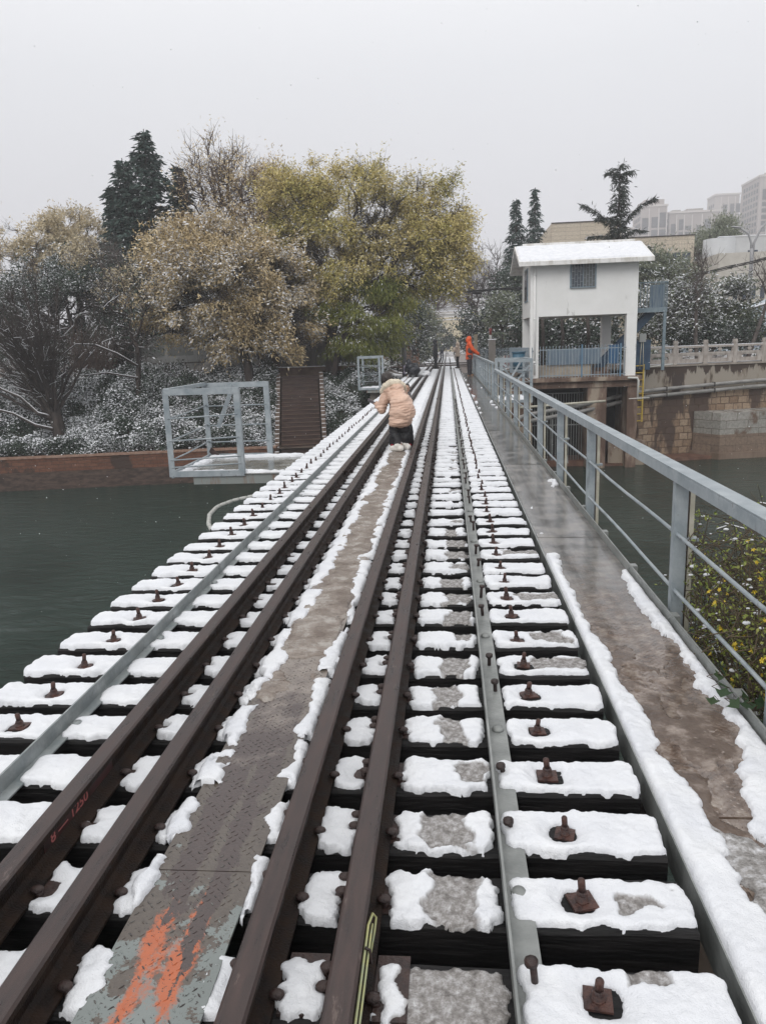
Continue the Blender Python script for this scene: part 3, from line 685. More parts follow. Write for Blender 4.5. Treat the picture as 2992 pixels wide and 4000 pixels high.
# refuge bays (small side platforms with cages)
SNOWED = GREYPAINT_OLD
def refuge(x_in, x_cage, x_out, y0, y1, zt, label, snow=True, wires=True, near=False, loose=False):
    s = 1 if x_out > x_in else -1
    t = thing('refuge_platform', label, 'platform', (0, 0, 0), group='refuge platforms beside the bridge')
    z0 = -.07
    xa, xb = min(x_in, x_out), max(x_in, x_out)
    mb = MB(); mb.box(xa, xb, y0, y1, z0-.012, z0); mb.build('deck', M('wet_platform_plate', (.13, .135, .13), (.22, .225, .215), scale=3, rough=.15, rr=(.08, .3)) if near else WALK, t)
    mb = MB(); mb.box(xa+(.28 if s < 0 else 0), xb-(.28 if s > 0 else 0), y0+.02, y0+.035, z0-.14, z0-.013); mb.box(xa+.1, xb-.1, y1-.035, y1-.02, z0-.14, z0-.013)
    mb.build('beam', M('rust_streaked_grey', (.24, .26, .25), (.20, .085, .04), scale=4, rough=.5, stretch=(3, 3, .5), thr=(.52, .74)), t)
    xs = (x_cage, x_out)
    for x in xs:
        for y in (y0, y1):
            mb = MB(); sgn = 1 if x == x_cage else -1
            zb = z0 if (x == x_cage) else z0
            w_ = .04
            mb.box(x-w_, x+w_, y-.004, y+.004, zb, zt); mb.box(x-w_ if sgn*s > 0 else x+w_-.008, x-w_+.008 if sgn*s > 0 else x+w_, y+.0045, y+.06, zb, zt)
            mb.build('post', GREYPAINT, t)
    mb = MB(); xc0, xc1 = min(xs), max(xs)
    mb.box(xc0-.04, xc1+.04, y0-.009, y0-.0045, zt-.07, zt+.004); mb.box(xc0-.04, xc1+.04, y0-.009, y0+.05, zt+.0045, zt+.011)
    mb.build('top_bar', GREYPAINT, t)
    mb = MB(); mb.box(xc0-.04, xc1+.04, y1-.009, y1-.0045, zt-.07, zt+.004); mb.box(xc0-.04, xc1+.04, y1-.009, y1+.05, zt+.0045, zt+.011)
    mb.build('top_bar', GREYPAINT, t)
    mb = MB(); mb.bar((x_out, y0+.05, zt-.005), (x_out, y1-.02, zt-.005), .07, .05); mb.build('side_bar', GREYPAINT, t)
    mb = MB(); mb.box(xc0-.04, xc1+.04, y0-.009, y0-.0045, z0-.03, z0+.05); mb.box(xc0-.04, xc1+.04, y1-.009, y1-.0045, z0-.03, z0+.05); mb.bar((x_out, y0, z0), (x_out, y1, z0), .03, .09)
    mb.build('bottom_bar', GREYPAINT, t)
    for z in (.18, .42, .72) if not near else (.10, .36, .66, .0):
        zz = z+z0+.12
        mb = MB()
        if z > .01: mb.tube([(x_cage, y1, zz+.02), (x_out, y1, zz+.015)], .011, 6); mb.tube([(x_out, y0+.01, zz-.02), (x_out, y0+(y1-y0)*.4, zz-.01), (x_out, y1, zz+.03)], .010, 6)
        mb.tube([(x_out, y0, zz-.02), ((x_out+x_cage)/2, y0, zz), (x_cage, y0, zz+.02)], .011, 6)
        mb.build('rail_rod', GREYPAINT, t)
    if near:
        mb = MB(); mb.bar((x_out+.55, y1-.35, zt-.02), (x_out+.35, y1-.6, zt-.62), .008, .07); mb.build('loose_brace', GREYPAINT, t)
        mb = MB(); mb.bar((x_out+.02, y1-.03, z0+.12), (x_out+.16, y1-.1, z0+.02), .012, .09); mb.build('bent_flap', RUST_DARK, t)
    if snow:
        def f(X, Y):
            d = np.minimum(np.minimum(X-xa-.02, xb-.02-X), np.minimum(Y-y0-.02, y1-.02-Y))
            edge = np.maximum(np.maximum(.10-np.abs(X-(xa+.1)), .10-np.abs(Y-(y1-.12))), .07-np.abs(Y-(y0+.09)))
            return np.minimum(d, edge*1.2-.035+.09*fbm(X*5, Y*5, 17, 3)) if near else d
        V, F, mi = cut_snow(xa, xb, y0, y1, .04, .02 if near else .04, 5, boundary=f, amp=.01, r=.04, edge=.4); V[:, 2] += z0+.001
        link('snow_cover', snow_mesh('snow_cover', V, F, mi, [SNOW]), t)
    return t
refuge(-2.19, -2.79, -3.75, 10.05, 11.75, 1.07, 'steel refuge platform with open blue-grey cage over the water, nearest on the left', near=True)
refuge(-2.19, -2.62, -3.42, 29.8, 31.4, 1.16, 'far steel cage platform above the bushes, right behind the large olive tree trunk')
t = refuge(1.36, 1.44, 2.25, 21.45, 23.65, 1.06, 'refuge bay with crossed braces opening between the two railings')
mb = MB()
mb.bar((1.5, 23.6, 1.02), (1.75, 23.6, .80), .06, .012, up=(0, 1, 0)); mb.bar((2.2, 23.6, 1.02), (1.85, 23.6, .45), .06, .012, up=(0, 1, 0))
mb.bar((1.46, 21.5, .0), (2.2, 21.5, .9), .05, .012, up=(0, 1, 0)); mb.bar((1.46, 21.53, .9), (2.2, 21.53, .0), .05, .012, up=(0, 1, 0))
mb.build('brace', GREYPAINT, t)
# ================================================================== WATER, BANKS, GROUND
def yb(X): return np.where(np.asarray(X) < 0, 34.1+.16*np.asarray(X), 34.1+.26*np.asarray(X))
m, n, l, b = node_mat("dark_river_water")
b.inputs['Base Color'].default_value = (.013, .031, .024, 1); b.inputs['Roughness'].default_value = .06; b.inputs['IOR'].default_value = 1.33; b.inputs['Specular IOR Level'].default_value = .42
t = n.new('ShaderNodeTexCoord'); mp = n.new('ShaderNodeMapping'); mp.inputs['Scale'].default_value = (1.0, 2.2, 1); mp.inputs['Rotation'].default_value = (0, 0, .5)
l(t.outputs['Object'], mp.inputs[0])
w1 = n.new('ShaderNodeTexNoise'); w1.inputs['Scale'].default_value = 1.1; w1.inputs['Detail'].default_value = 8; w1.inputs['Distortion'].default_value = 1.2; w1.inputs['Roughness'].default_value = .62
l(mp.outputs[0], w1.inputs['Vector'])
w2 = n.new('ShaderNodeTexNoise'); w2.inputs['Scale'].default_value = .16; w2.inputs['Detail'].default_value = 2; l(t.outputs['Object'], w2.inputs['Vector'])
mr_ = n.new('ShaderNodeMapRange'); mr_.inputs['From Min'].default_value = .42; mr_.inputs['From Max'].default_value = .66; mr_.inputs['To Min'].default_value = .4; mr_.inputs['To Max'].default_value = 1.0
l(w2.outputs[0], mr_.inputs['Value'])
bp = n.new('ShaderNodeBump'); bp.inputs['Distance'].default_value = .38; l(w1.outputs[0], bp.inputs['Height']); l(mr_.outputs[0], bp.inputs['Strength']); l(bp.outputs[0], b.inputs['Normal'])
WATER = m
mb = MB(); mb.add([(-160, -19, -4), (160, -19, -4), (160, 60, -4), (-160, 60, -4)], [(0, 1, 2, 3)])
struct(mb.build('water', WATER))
mb = MB(); mb.add([(-220, -19, -5.6), (250, -19, -5.6), (250, 495, -5.6), (-220, 495, -5.6)], [(0, 1, 2, 3)])
struct(mb.build('river_bed', M("mud", (.05, .035, .025))))
EARTH = M("wet_earth_with_snow", (.045, .03, .022), (.10, .075, .055), scale=1.5, rough=.9, bump=.6, bscale=8, thr=(.35, .6))
PATCHY = M("earth_with_snow_patches", (.07, .05, .038), (.75, .76, .78), scale=.9, rough=.85, bump=.5, bscale=9, thr=(.50, .55), detail=9)
def sm(a): a = np.clip(a, 0, 1); return a*a*(3-2*a)
def ground_z(X, s):
    X = np.asarray(X, float); s = np.asarray(s, float)
    zl = -2.7+2.75*sm((s-.5)/5.6)
    zc = -2.7+2.4*sm((s-1)/12)
    zr = np.full_like(s, .12)
    a = sm((X+4.6)/1.6); z = zl*(1-a)+zc*a
    a = sm((X-2.2)/.8); z = z*(1-a)+zr*a
    return z
xs = np.concatenate([np.linspace(-225, -60, 12), np.linspace(-50, -8, 60), np.linspace(-7.5, 14, 90), np.linspace(15, 60, 30), np.linspace(90, 255, 8)])
ss = np.concatenate([[0, .35], np.linspace(.8, 16, 40), [20, 26, 34, 50, 80, 140, 260, 420]])
Xg, Sg = np.meshgrid(xs, ss, indexing='ij')
Yg = yb(np.clip(Xg, -60, 60))+Sg
Zg = ground_z(Xg, Sg)+.08*fbm(Xg*1.5, Sg*1.5, 4)*(Sg > .5)*(Sg < 16)
idx = np.arange(Xg.size).reshape(Xg.shape)
F = np.stack([idx[:-1, :-1], idx[1:, :-1], idx[1:, 1:], idx[:-1, 1:]], -1).reshape(-1, 4)
cz = ((Sg[:-1, :-1] > 7) & (Xg[:-1, :-1] > -8)).reshape(-1).astype(int)
struct(link('ground', set_mesh('ground', np.stack([Xg, Yg, Zg], -1).reshape(-1, 3), F, [EARTH, PATCHY], cz, True)))
# hills far behind
xs = np.linspace(-225, 255, 60); yv = np.linspace(330, 495, 20)
Xg, Yg = np.meshgrid(xs, yv, indexing='ij'); Zg = -2+np.clip((Yg-330)/165, 0, 1)*(12+16*fbm(Xg*.006, Yg*.006, 3)*2)
idx = np.arange(Xg.size).reshape(Xg.shape); F = np.stack([idx[:-1, :-1], idx[1:, :-1], idx[1:, 1:], idx[:-1, 1:]], -1).reshape(-1, 4)
struct(link('hills', set_mesh('hills', np.stack([Xg, Yg, Zg], -1).reshape(-1, 3), F, M('hill_snowy_scrub', (.10, .10, .09), (.6, .6, .62), scale=.05, thr=(.4, .6), detail=9), None, True)))
# near bank on the left and right (seen past the sleepers)
def concrete(name, c1, c2, c3=None, sc=2.2, st=(1, 1, .25), thr=(.38, .62)): return M(name, c1, c2, scale=sc, rough=.8, bump=.5, bscale=14, stretch=st, c3=c3, thr=thr)
CONC = concrete("stained_concrete", (.20, .17, .14), (.34, .30, .26), (.27, .235, .20))
mb = MB(); mb.tube([(-60, 7.5, -2.38), (-5.6, 7.75, -2.38)], .30, 24); mb.tube([(-5.62, 7.74, -2.38), (-5.62, -8, -2.38)], .299, 24); mb.ell((-5.62, 7.75, -2.38), (.30, .30, .30), 24, 14); mb.box(-60, -5.6, -8, 7.6, -4.4, -2.3)
o = mb.build('quay_kerb', concrete("grey_brown_concrete", (.10, .085, .075), (.19, .17, .15))); tag(o, 'rounded grey-brown concrete kerb of the near bank at the left picture edge', 'kerb')
xs = np.linspace(1.15, 30, 40); yv = np.linspace(-6, 4.9, 24)
Xg, Yg = np.meshgrid(xs, yv, indexing='ij'); Zg = -1.0-1.4*sm((Yg-2.5)/2.2)-.8*sm((1.9-Xg)/.8)+.12*fbm(Xg*2, Yg*2, 9)
idx = np.arange(Xg.size).reshape(Xg.shape); F = np.stack([idx[:-1, :-1], idx[1:, :-1], idx[1:, 1:], idx[:-1, 1:]], -1).reshape(-1, 4)
struct(link('near_bank_ground', set_mesh('near_bank_ground', np.stack([Xg, Yg, Zg], -1).reshape(-1, 3), F, [EARTH], None, True)))
# left retaining wall
def brickish(name, c1, c2, mort, scale, bw, bh, off=.5, mortar=.02, rough=.8, stain=None, bump=.5, coords=(0, 2)):
    m, n, l, b = node_mat(name); b.inputs['Roughness'].default_value = rough
    t = n.new('ShaderNodeTexCoord'); sp = n.new('ShaderNodeSeparateXYZ'); cb = n.new('ShaderNodeCombineXYZ')
    l(t.outputs['Object'], sp.inputs[0]); l(sp.outputs[coords[0]], cb.inputs[0]); l(sp.outputs[coords[1]], cb.inputs[1])
    nz = n.new('ShaderNodeTexNoise'); nz.inputs['Scale'].default_value = 3; nz.inputs['Detail'].default_value = 6; l(t.outputs['Object'], nz.inputs['Vector'])
    va = n.new('ShaderNodeMix'); va.data_type = 'VECTOR'; va.inputs[0].default_value = .085; l(cb.outputs[0], va.inputs[4]); l(nz.outputs[1], va.inputs[5])
    br = n.new('ShaderNodeTexBrick'); l(va.outputs[1], br.inputs['Vector'])
    br.inputs['Scale'].default_value = scale; br.inputs['Brick Width'].default_value = bw; br.inputs['Row Height'].default_value = bh; br.inputs['Mortar Size'].default_value = mortar
    br.offset = off; br.inputs['Color1'].default_value = (*c1, 1); br.inputs['Color2'].default_value = (*c2, 1); br.inputs['Mortar'].default_value = (*mort, 1); br.inputs['Mortar Smooth'].default_value = .3
    out = br.outputs['Color']
    mm = n.new('ShaderNodeMix'); mm.data_type = 'RGBA'; mm.blend_type = 'MULTIPLY'; mm.inputs[0].default_value = .75
    n2 = n.new('ShaderNodeTexNoise'); n2.inputs['Scale'].default_value = 9; n2.inputs['Detail'].default_value = 7; n2.inputs['Roughness'].default_value = .7; l(t.outputs['Object'], n2.inputs['Vector'])
    rr = _ramp(n, [(.3, (.45, .43, .40)), (.7, (1.2, 1.15, 1.1))]); l(n2.outputs[0], rr.inputs[0]); l(out, mm.inputs[6]); l(rr.outputs[0], mm.inputs[7]); out = mm.outputs[2]
    if stain:
        mp = n.new('ShaderNodeMapping'); mp.inputs['Scale'].default_value = stain[2]; l(t.outputs['Object'], mp.inputs[0])
        n3 = n.new('ShaderNodeTexNoise'); n3.inputs['Scale'].default_value = 1; n3.inputs['Detail'].default_value = 7; n3.inputs['Roughness'].default_value = .6; l(mp.outputs[0], n3.inputs['Vector'])
        q = n.new('ShaderNodeMapRange'); q.inputs['From Min'].default_value = stain[1]; q.inputs['From Max'].default_value = stain[1]+.05; l(n3.outputs[0], q.inputs['Value'])
        m3 = n.new('ShaderNodeMix'); m3.data_type = 'RGBA'; l(q.outputs[0], m3.inputs[0]); l(out, m3.inputs[6]); m3.inputs[7].default_value = (*stain[0], 1); out = m3.outputs[2]
    l(out, b.inputs['Base Color'])
    bp = n.new('ShaderNodeBump'); bp.inputs['Strength'].default_value = bump; bp.inputs['Distance'].default_value = .03; l(br.outputs['Fac'], bp.inputs['Height']); bp.invert = True; l(bp.outputs[0], b.inputs['Normal'])
    return m
REDBRICK = brickish("red_brick_facing", (.13, .055, .033), (.19, .085, .052), (.09, .055, .04), 1, .5, .14, mortar=.012, stain=((.05, .03, .022), .56, (.7, .7, .5)))
LOWSTONE = M("wet_brown_bank_stone", (.03, .018, .013), (.095, .06, .046), scale=2.6, rough=.6, bump=.9, bscale=10, stretch=(1, 1, 3))
t = thing('bank_wall', 'brown brick-topped retaining wall along the water below the snowy bushes', 'wall', (0, 0, 0))
mb = MB(); mb2 = MB(); mb3 = MB()
X0 = -40
for (xa, xb) in ((-40, -7.52), (-5.4, 2.4)):
    ya, yb_ = float(yb(xa)), float(yb(xb))
    for mm, z0, z1, off, th in ((mb, -3.25, -2.66, 0, .45), (mb2, -4.6, -3.251, -.14, .6), (mb3, -2.659, -2.58, -.05, .5)):
        mm.add([(xa, ya+off, z0), (xb, yb_+off, z0), (xb, yb_+off+th, z0), (xa, ya+off+th, z0), (xa, ya+off, z1), (xb, yb_+off, z1), (xb, yb_+off+th, z1), (xa, ya+off+th, z1)],
               [(0, 3, 2, 1), (4, 5, 6, 7), (0, 1, 5, 4), (1, 2, 6, 5), (2, 3, 7, 6), (3, 0, 4, 7)])
mb.build('brick_facing', REDBRICK, t); mb2.build('footing', LOWSTONE, t); mb3.build('coping', M("brick_coping", (.22, .12, .08), (.33, .22, .17), scale=6, rough=.8), t)
# ---- stairs
STEP = M("wet_brown_stone_steps", (.028, .014, .010), (.065, .036, .026), scale=4, rough=.5, bump=.6, bscale=20, stretch=(.5, 2, 2))
t = thing('stone_stairs', 'steep wet brown stone stairs climbing the bushy bank from the water', 'stairs', (-6.45, 33.0, -3.1), math.radians(9.5))
mb = MB(); N = 20
for i in range(N):
    mb.box(-.88, .88, i*.27, i*.27+.30, -1.4, (i+1)*.168-.02); mb.box(-.90, .90, i*.27-.025, i*.27+.03, (i+1)*.168-.018, (i+1)*.168)
    mb.box(-.88, .88, i*.27+.031, i*.27+.30, (i+1)*.168-.019, (i+1)*.168-.003)
mb.build('steps', STEP, t); mb = MB()
for i in range(N): mb.box(-.87, .87, i*.27-.03, i*.27+.05, (i+1)*.168+.0005, (i+1)*.168+.006)
mb.build('nosings', M('pale_step_edge', (.19, .12, .09), (.27, .18, .135), scale=6, rough=.4), t)  # paler strip along each step edge, for contrast between the steps
FLANK = M("stacked_stone_flank", (.10, .07, .055), (.20, .15, .12), scale=5, rough=.8, bump=.8, bscale=15)
for s in (-1, 1):
    mb = MB(); sn = MB()
    for i in range(N):
        mb.box(s*1.05-.10, s*1.05+.10, i*.27, i*.27+.269, -1.4, (i+1)*.168+.10)
        sn.tube([(s*1.05-.09, i*.27+.05, (i+1)*.168+.10), (s*1.05+.09, i*.27+.06, (i+1)*.168+.10)], .028, 6)
    mb.build('flank_wall', FLANK, t); sn.build('snow_cover', SNOW, t)
# ---- right retaining wall
STONE = brickish("brown_block_stone", (.23, .155, .10), (.40, .31, .225), (.15, .10, .07), 1, .40, .29, mortar=.02, stain=((.075, .048, .035), .52, (1.1, 1.1, .3)), bump=.9)
UPPER = M("weathered_upper_concrete", (.055, .04, .033), (.31, .275, .23), scale=1.4, rough=.85, bump=.5, bscale=10, stretch=(1, 1, .28), thr=(.42, .50), c3=(.22, .18, .14), detail=9)
def drip(m, z0, ln_, col, sc=2.6):
    n = m.node_tree.nodes; l = m.node_tree.links.new; b = n["Principled BSDF"]; src = b.inputs["Base Color"].links[0].from_socket
    t = n.new("ShaderNodeTexCoord"); sp = n.new("ShaderNodeSeparateXYZ"); l(t.outputs["Object"], sp.inputs[0]); mp = n.new("ShaderNodeMapping"); mp.inputs["Scale"].default_value = (1, 1, .12); l(t.outputs["Object"], mp.inputs[0])
    q = n.new("ShaderNodeTexNoise"); q.inputs["Scale"].default_value = sc; q.inputs["Detail"].default_value = 7; q.inputs["Roughness"].default_value = .65; l(mp.outputs[0], q.inputs["Vector"])
    a = n.new("ShaderNodeMath"); a.operation = "MULTIPLY_ADD"; l(q.outputs[0], a.inputs[0]); a.inputs[1].default_value = ln_; l(sp.outputs["Z"], a.inputs[2])
    r_ = n.new("ShaderNodeMapRange"); r_.inputs["From Min"].default_value = z0+ln_*.5; r_.inputs["From Max"].default_value = z0+ln_*.5+.06; l(a.outputs[0], r_.inputs["Value"])
    mx_ = n.new("ShaderNodeMix"); mx_.data_type = "RGBA"; l(r_.outputs[0], mx_.inputs[0]); l(src, mx_.inputs[6]); mx_.inputs[7].default_value = (*col, 1); l(mx_.outputs[2], b.inputs["Base Color"])
drip(UPPER, -.12, 2.2, (.06, .04, .03))
t = thing('embankment_wall', 'tall embankment wall of brown stone blocks with streaked concrete on top right of the white house', 'wall', (0, 0, 0))
def skew(mb, xa, xb, off, th, z0, z1):
    ya, yb_ = float(yb(xa)), float(yb(xb))
    mb.add([(xa, ya+off, z0), (xb, yb_+off, z0), (xb, yb_+off+th, z0), (xa, ya+off+th, z0), (xa, ya+off, z1), (xb, yb_+off, z1), (xb, yb_+off+th, z1), (xa, ya+off+th, z1)],
           [(0, 3, 2, 1), (4, 5, 6, 7), (0, 1, 5, 4), (1, 2, 6, 5), (2, 3, 7, 6), (3, 0, 4, 7)])
mb = MB(); skew(mb, 8.05, 60, 0, .8, -1.02, .16); mb.build('upper_wall', UPPER, t)
mb = MB(); skew(mb, 8.05, 60, -.06, .9, -4.6, -1.021); mb.build('stone_facing', STONE, t)
mb = MB(); skew(mb, 8.9, 60, -.05, .75, .161, .23); mb.build('coping', CONC, t)
mb = MB(); skew(mb, 8.9, 60, .62, .3, .231, .27); mb.build('snow_cover', SNOW, t)
mb = MB(); skew(mb, 7.8, 11.9, -1.3, 1.2, -4.6, -3.86); o = mb.build('silt_ledge', M("red_brown_silt", (.10, .045, .028), (.17, .09, .06), scale=3, rough=.6)); tag(o, 'red-brown silt ledge at the foot of the embankment wall', 'ledge')
GREYBLK = brickish("grey_block_tiles", (.29, .29, .27), (.36, .35, .33), (.13, .11, .09), 1, .95, .34, mortar=.012, stain=((.13, .085, .06), .54, (.5, .5, .32)), bump=.3)
BROWNBLK = brickish("brown_stained_blocks", (.20, .145, .11), (.25, .19, .145), (.10, .075, .06), 1, .95, .34, mortar=.008, bump=.3)
t = thing('bank_pier', 'projecting block pier with grey tiled face at the water, right of the embankment', 'pier', (0, 0, 0))
def poly(mb, P_, z0, z1):
    n_ = len(P_); mb.add([(x, y, z0) for x, y in P_]+[(x, y, z1) for x, y in P_], [tuple(range(n_-1, -1, -1)), tuple(range(n_, 2*n_))]+[(i, (i+1) % n_, (i+1) % n_+n_, i+n_) for i in range(n_)])
mb = MB(); poly(mb, [(11.35, 36.9), (12.15, 35.75), (40, 41.5), (40, 47), (11.35, 38)], -2.9, -1.92); mb.build('upper_blocks', GREYBLK, t)
mb = MB(); poly(mb, [(11.33, 36.9), (12.14, 35.71), (40, 41.45), (40, 47), (11.33, 38)], -3.72, -2.901); mb.build('lower_blocks', BROWNBLK, t)
mb = MB(); poly(mb, [(11.2, 36.9), (12.1, 35.6), (40, 41.3), (40, 47), (11.2, 38)], -4.6, -3.721); mb.build('footing', concrete("brown_footing", (.15, .10, .07), (.22, .16, .12)), t)
# pipes along the wall
PIPE = M("grey_steel_pipe", (.17, .165, .155), (.30, .29, .28), scale=5, rough=.5, stretch=(.3, 1, 1))
for dz, dy, lab in ((0, 0, 'upper of the two grey pipes running along the embankment wall'), (-.27, -.05, 'lower of the two grey pipes running along the embankment wall')):
    pts = [(40, float(yb(40))-.25+dy, -.28+dz), (20, float(yb(20))-.25+dy, -.50+dz), (14.1, float(yb(14.1))-.25+dy, -.62+dz), (9.2, float(yb(9.2))-.25+dy, -.84+dz), (7.9, 35.3+dy, -.93+dz), (5.6, 33.6+dy, -1.22+dz), (3.2, 32.3+dy, -1.45+dz), (1.9, 26, -1.15+dz), (1.7, 20, -.8+dz), (1.7, 6, -.75+dz)]
    mb = MB(); mb.tube(pts, .085, 10); o = mb.build('water_pipe', PIPE); tag(o, lab, 'pipe', 'pipes along the embankment')
    for x in (9.9, 12.2, 15):
        mb = MB(); mb.box(x-.02, x+.02, float(yb(x))-.36+dy, float(yb(x)), -.84+(x-9.2)*.045+dz-.1, -.84+(x-9.2)*.045+dz+.1); mb.build('bracket', DARKSTEEL, o)
mb = MB(); mb.tube([(3.0, 33.0, -1.2), (6.6, 33.4, -1.05)], .05, 8); o = mb.build('thin_pipe', CREAM); tag(o, 'pale thin pipe crossing in front of the dark opening under the house', 'pipe')
# yellow ladder
YEL = M("yellow_ladder_paint", (.62, .44, .07), (.48, .33, .06), scale=8, rough=.5)
t = thing('wall_ladder', 'yellow steel ladder hanging on the embankment wall beside the white house', 'ladder', (8.42, 35.55, -2.2), math.radians(10))
for s in (-1, 1): mb = MB(); mb.box(s*.235-.034, s*.235+.034, -.02, .02, 0, 2.55); mb.build('side_rail', YEL, t)
for i in range(9): mb = MB(); mb.cyl((-.2, 0, .05+i*.305), (.2, 0, .05+i*.305), .028, 6); mb.build('rung', YEL, t)
mb = MB(); mb.tube([(8.78, 35.9, .22), (8.78, 36.0, -.85)], .035, 8); mb.tube([(8.78, 35.9, .2), (10.1, 36.3, .29)], .025, 8)
o = mb.build('white_drain_pipe', M("white_plastic", (.62, .61, .57), rough=.4)); tag(o, 'thin white plastic pipe beside the yellow ladder', 'pipe')
mb = MB(); mb.tube([(7.55, 33.7, -.12), (7.95, 33.7, -.14), (8.0, 33.7, -.25), (8.0, 33.75, -1.05)], .045, 8); mb.tube([(7.6, 33.6, -1.0), (8.5, 33.8, -1.0)], .02, 6)
o = mb.build('white_drain_pipe', bpy.data.materials["white_plastic"]); tag(o, 'white drain pipe bending down under the corner of the white house', 'pipe')
# stone balustrade
BAL = M("weathered_balustrade_stone", (.30, .26, .23), (.46, .42, .385), scale=5, rough=.75, bump=.4, bscale=25, c3=(.38, .34, .31), stretch=(1, 1, .5))
t = thing('stone_balustrade', 'grey stone balustrade with carved panels on top of the embankment', 'balustrade', (0, 0, 0))
pxs = [8.95+1.45*i for i in range(22)]
for i, x in enumerate(pxs):
    y = float(yb(x))+.25
    mb = MB(); mb.box(x-.085, x+.085, y-.085, y+.085, .231, 1.16); mb.box(x-.105, x+.105, y-.105, y+.105, 1.161, 1.20); mb.box(x-.085, x+.085, y-.085, y+.085, 1.201, 1.31); mb.build('post', BAL, t, bevel=.008)
    if i == len(pxs)-1: break
    x2 = pxs[i+1]; y2 = float(yb(x2))+.25; a = math.atan2(y2-y, x2-x); Ln = math.hypot(x2-x, y2-y)
    mb = MB(); u0, u1 = .09, Ln-.09
    mb.box(u0, u1, -.05, .05, .30, .42); mb.box(u0, u1, -.05, .05, .66, .76); mb.box(u0, u1, -.07, .07, .97, 1.06)
    mb.box(u0, u0+.26, -.04, .04, .421, .659); mb.box(u1-.26, u1, -.04, .04, .421, .659); mb.box(u0+.261, u1-.261, -.035, .035, .60, .659); mb.box(u0+.261, u1-.261, -.035, .035, .421, .47)
    mb.box(u0, u0+.06, -.04, .04, .761, .969); mb.box(u1-.06, u1, -.04, .04, .761, .969)
    mb.ell(((u0+u1)/2, 0, .865), (.11, .05, .1), 10, 6)
    o = mb.build('panel', BAL, t, (x, y, 0)); o.rotation_euler = (0, 0, a)
    mb = MB(); mb.box(u0, u1, -.05, .05, 1.061, 1.085); q = mb.build('snow_cover', SNOW, o)
# ---- floating boom
WHT = M("dirty_white_float", (.42, .42, .40), (.6, .6, .57), scale=8, rough=.5)
t = thing('floating_boom', 'curved string of white floats on the water beside the sleepers', 'boom', (0, 0, 0))
ctrl = [(-7.55, 23.2), (-7.9, 24.0), (-8.3, 25.4), (-8.45, 26.8), (-8.1, 28.0), (-7.4, 28.9), (-6.5, 29.5), (-5.2, 30.2), (-3.9, 30.8)]
pts = []
for i in range(len(ctrl)-1):
    for k in range(6): u = k/6; pts.append((ctrl[i][0]*(1-u)+ctrl[i+1][0]*u, ctrl[i][1]*(1-u)+ctrl[i+1][1]*u))
acc = 0; last = pts[0]; seg = []
for p_ in pts[1:]:
    acc += math.hypot(p_[0]-last[0], p_[1]-last[1]); last2 = last; last = p_
    seg.append((acc, p_))
k = 0; prevp = pts[0]
for acc, p_ in seg:
    if acc > (k+1)*.42:
        a = math.atan2(p_[1]-prevp[1], p_[0]-prevp[0]); mb = MB(); mb.tube([(-.17, 0, 0), (-.15, 0, 0), (.15, 0, 0), (.17, 0, 0)], [.04, .075, .075, .04], 10)
        o = mb.build('float', WHT, t, ((p_[0]+prevp[0])/2, (p_[1]+prevp[1])/2, -3.97)); o.rotation_euler = (0, 0, a); prevp = p_; k += 1
# ---- track beyond the bridge
BALLAST = M("dirty_ballast_and_snow", (.10, .075, .06), (.70, .70, .72), scale=2.2, rough=.9, bump=.8, bscale=25, thr=(.46, .54), detail=8)
mb = MB(); mb.add([(-2.3, 47.5, -.14), (.75, 47.5, -.14), (.75, 215, -.14), (-2.3, 215, -.14)], [(0, 1, 2, 3)])
struct(mb.build('track_bed', BALLAST))
PATH = M("muddy_path", (.11, .075, .06), (.19, .145, .12), scale=2, rough=.45, bump=.5)
mb = MB(); mb.add([(.8, 43.5, -.08), (2.6, 43.5, -.08), (2.3, 120, -.06), (.8, 120, -.06)], [(0, 1, 2, 3)])
struct(mb.build('path', PATH))
y = 49.0; k = 0
while y < 90:
    o = link('timber_sleeper', SLEEP[k % 6], None, (0, y, -.0)); tag(o, 'snow-covered sleeper of the track on the ground beyond the bridge', 'sleeper', 'sleepers beyond the bridge')
    link('snow_cover', FAR_SNOW[k % 9], o); y += .62; k += 1
PLANK = M("wet_crossing_timber", (.045, .03, .025), (.09, .065, .052), scale=4, rough=.3, bump=.5, stretch=(.3, 3, 1))
t = thing('crossing_planks', 'dark wet timber planks of the foot crossing laid between the rails beyond the bridge', 'crossing', (0, 0, 0))
for i, y in enumerate((54.5, 54.95, 55.4, 55.85, 60.5, 61)):
    mb = MB(); mb.box(-5.5, R1-.06, y, y+.4, .02, .10); mb.box(R1+.06, R4-.06, y, y+.4, .02, .10); mb.box(R4+.06, 2.5, y, y+.4, .02, .10); mb.build('plank', PLANK, t)
# low brick structures at the far left end of the bridge
mb = MB(); mb.box(-4.6, -2.3, 39.0, 39.6, -1.6, -.25); o = mb.build('abutment_block', DARKSTEEL); tag(o, 'dark abutment block at the far end of the bridge, left of the track', 'block')
mb = MB(); mb.box(-3.05, -2.7, 30.2, 30.9, -3.0, -.22); o = mb.build('platform_pillar', CONC); tag(o, 'grey concrete pillar under the far left cage platform', 'pillar')
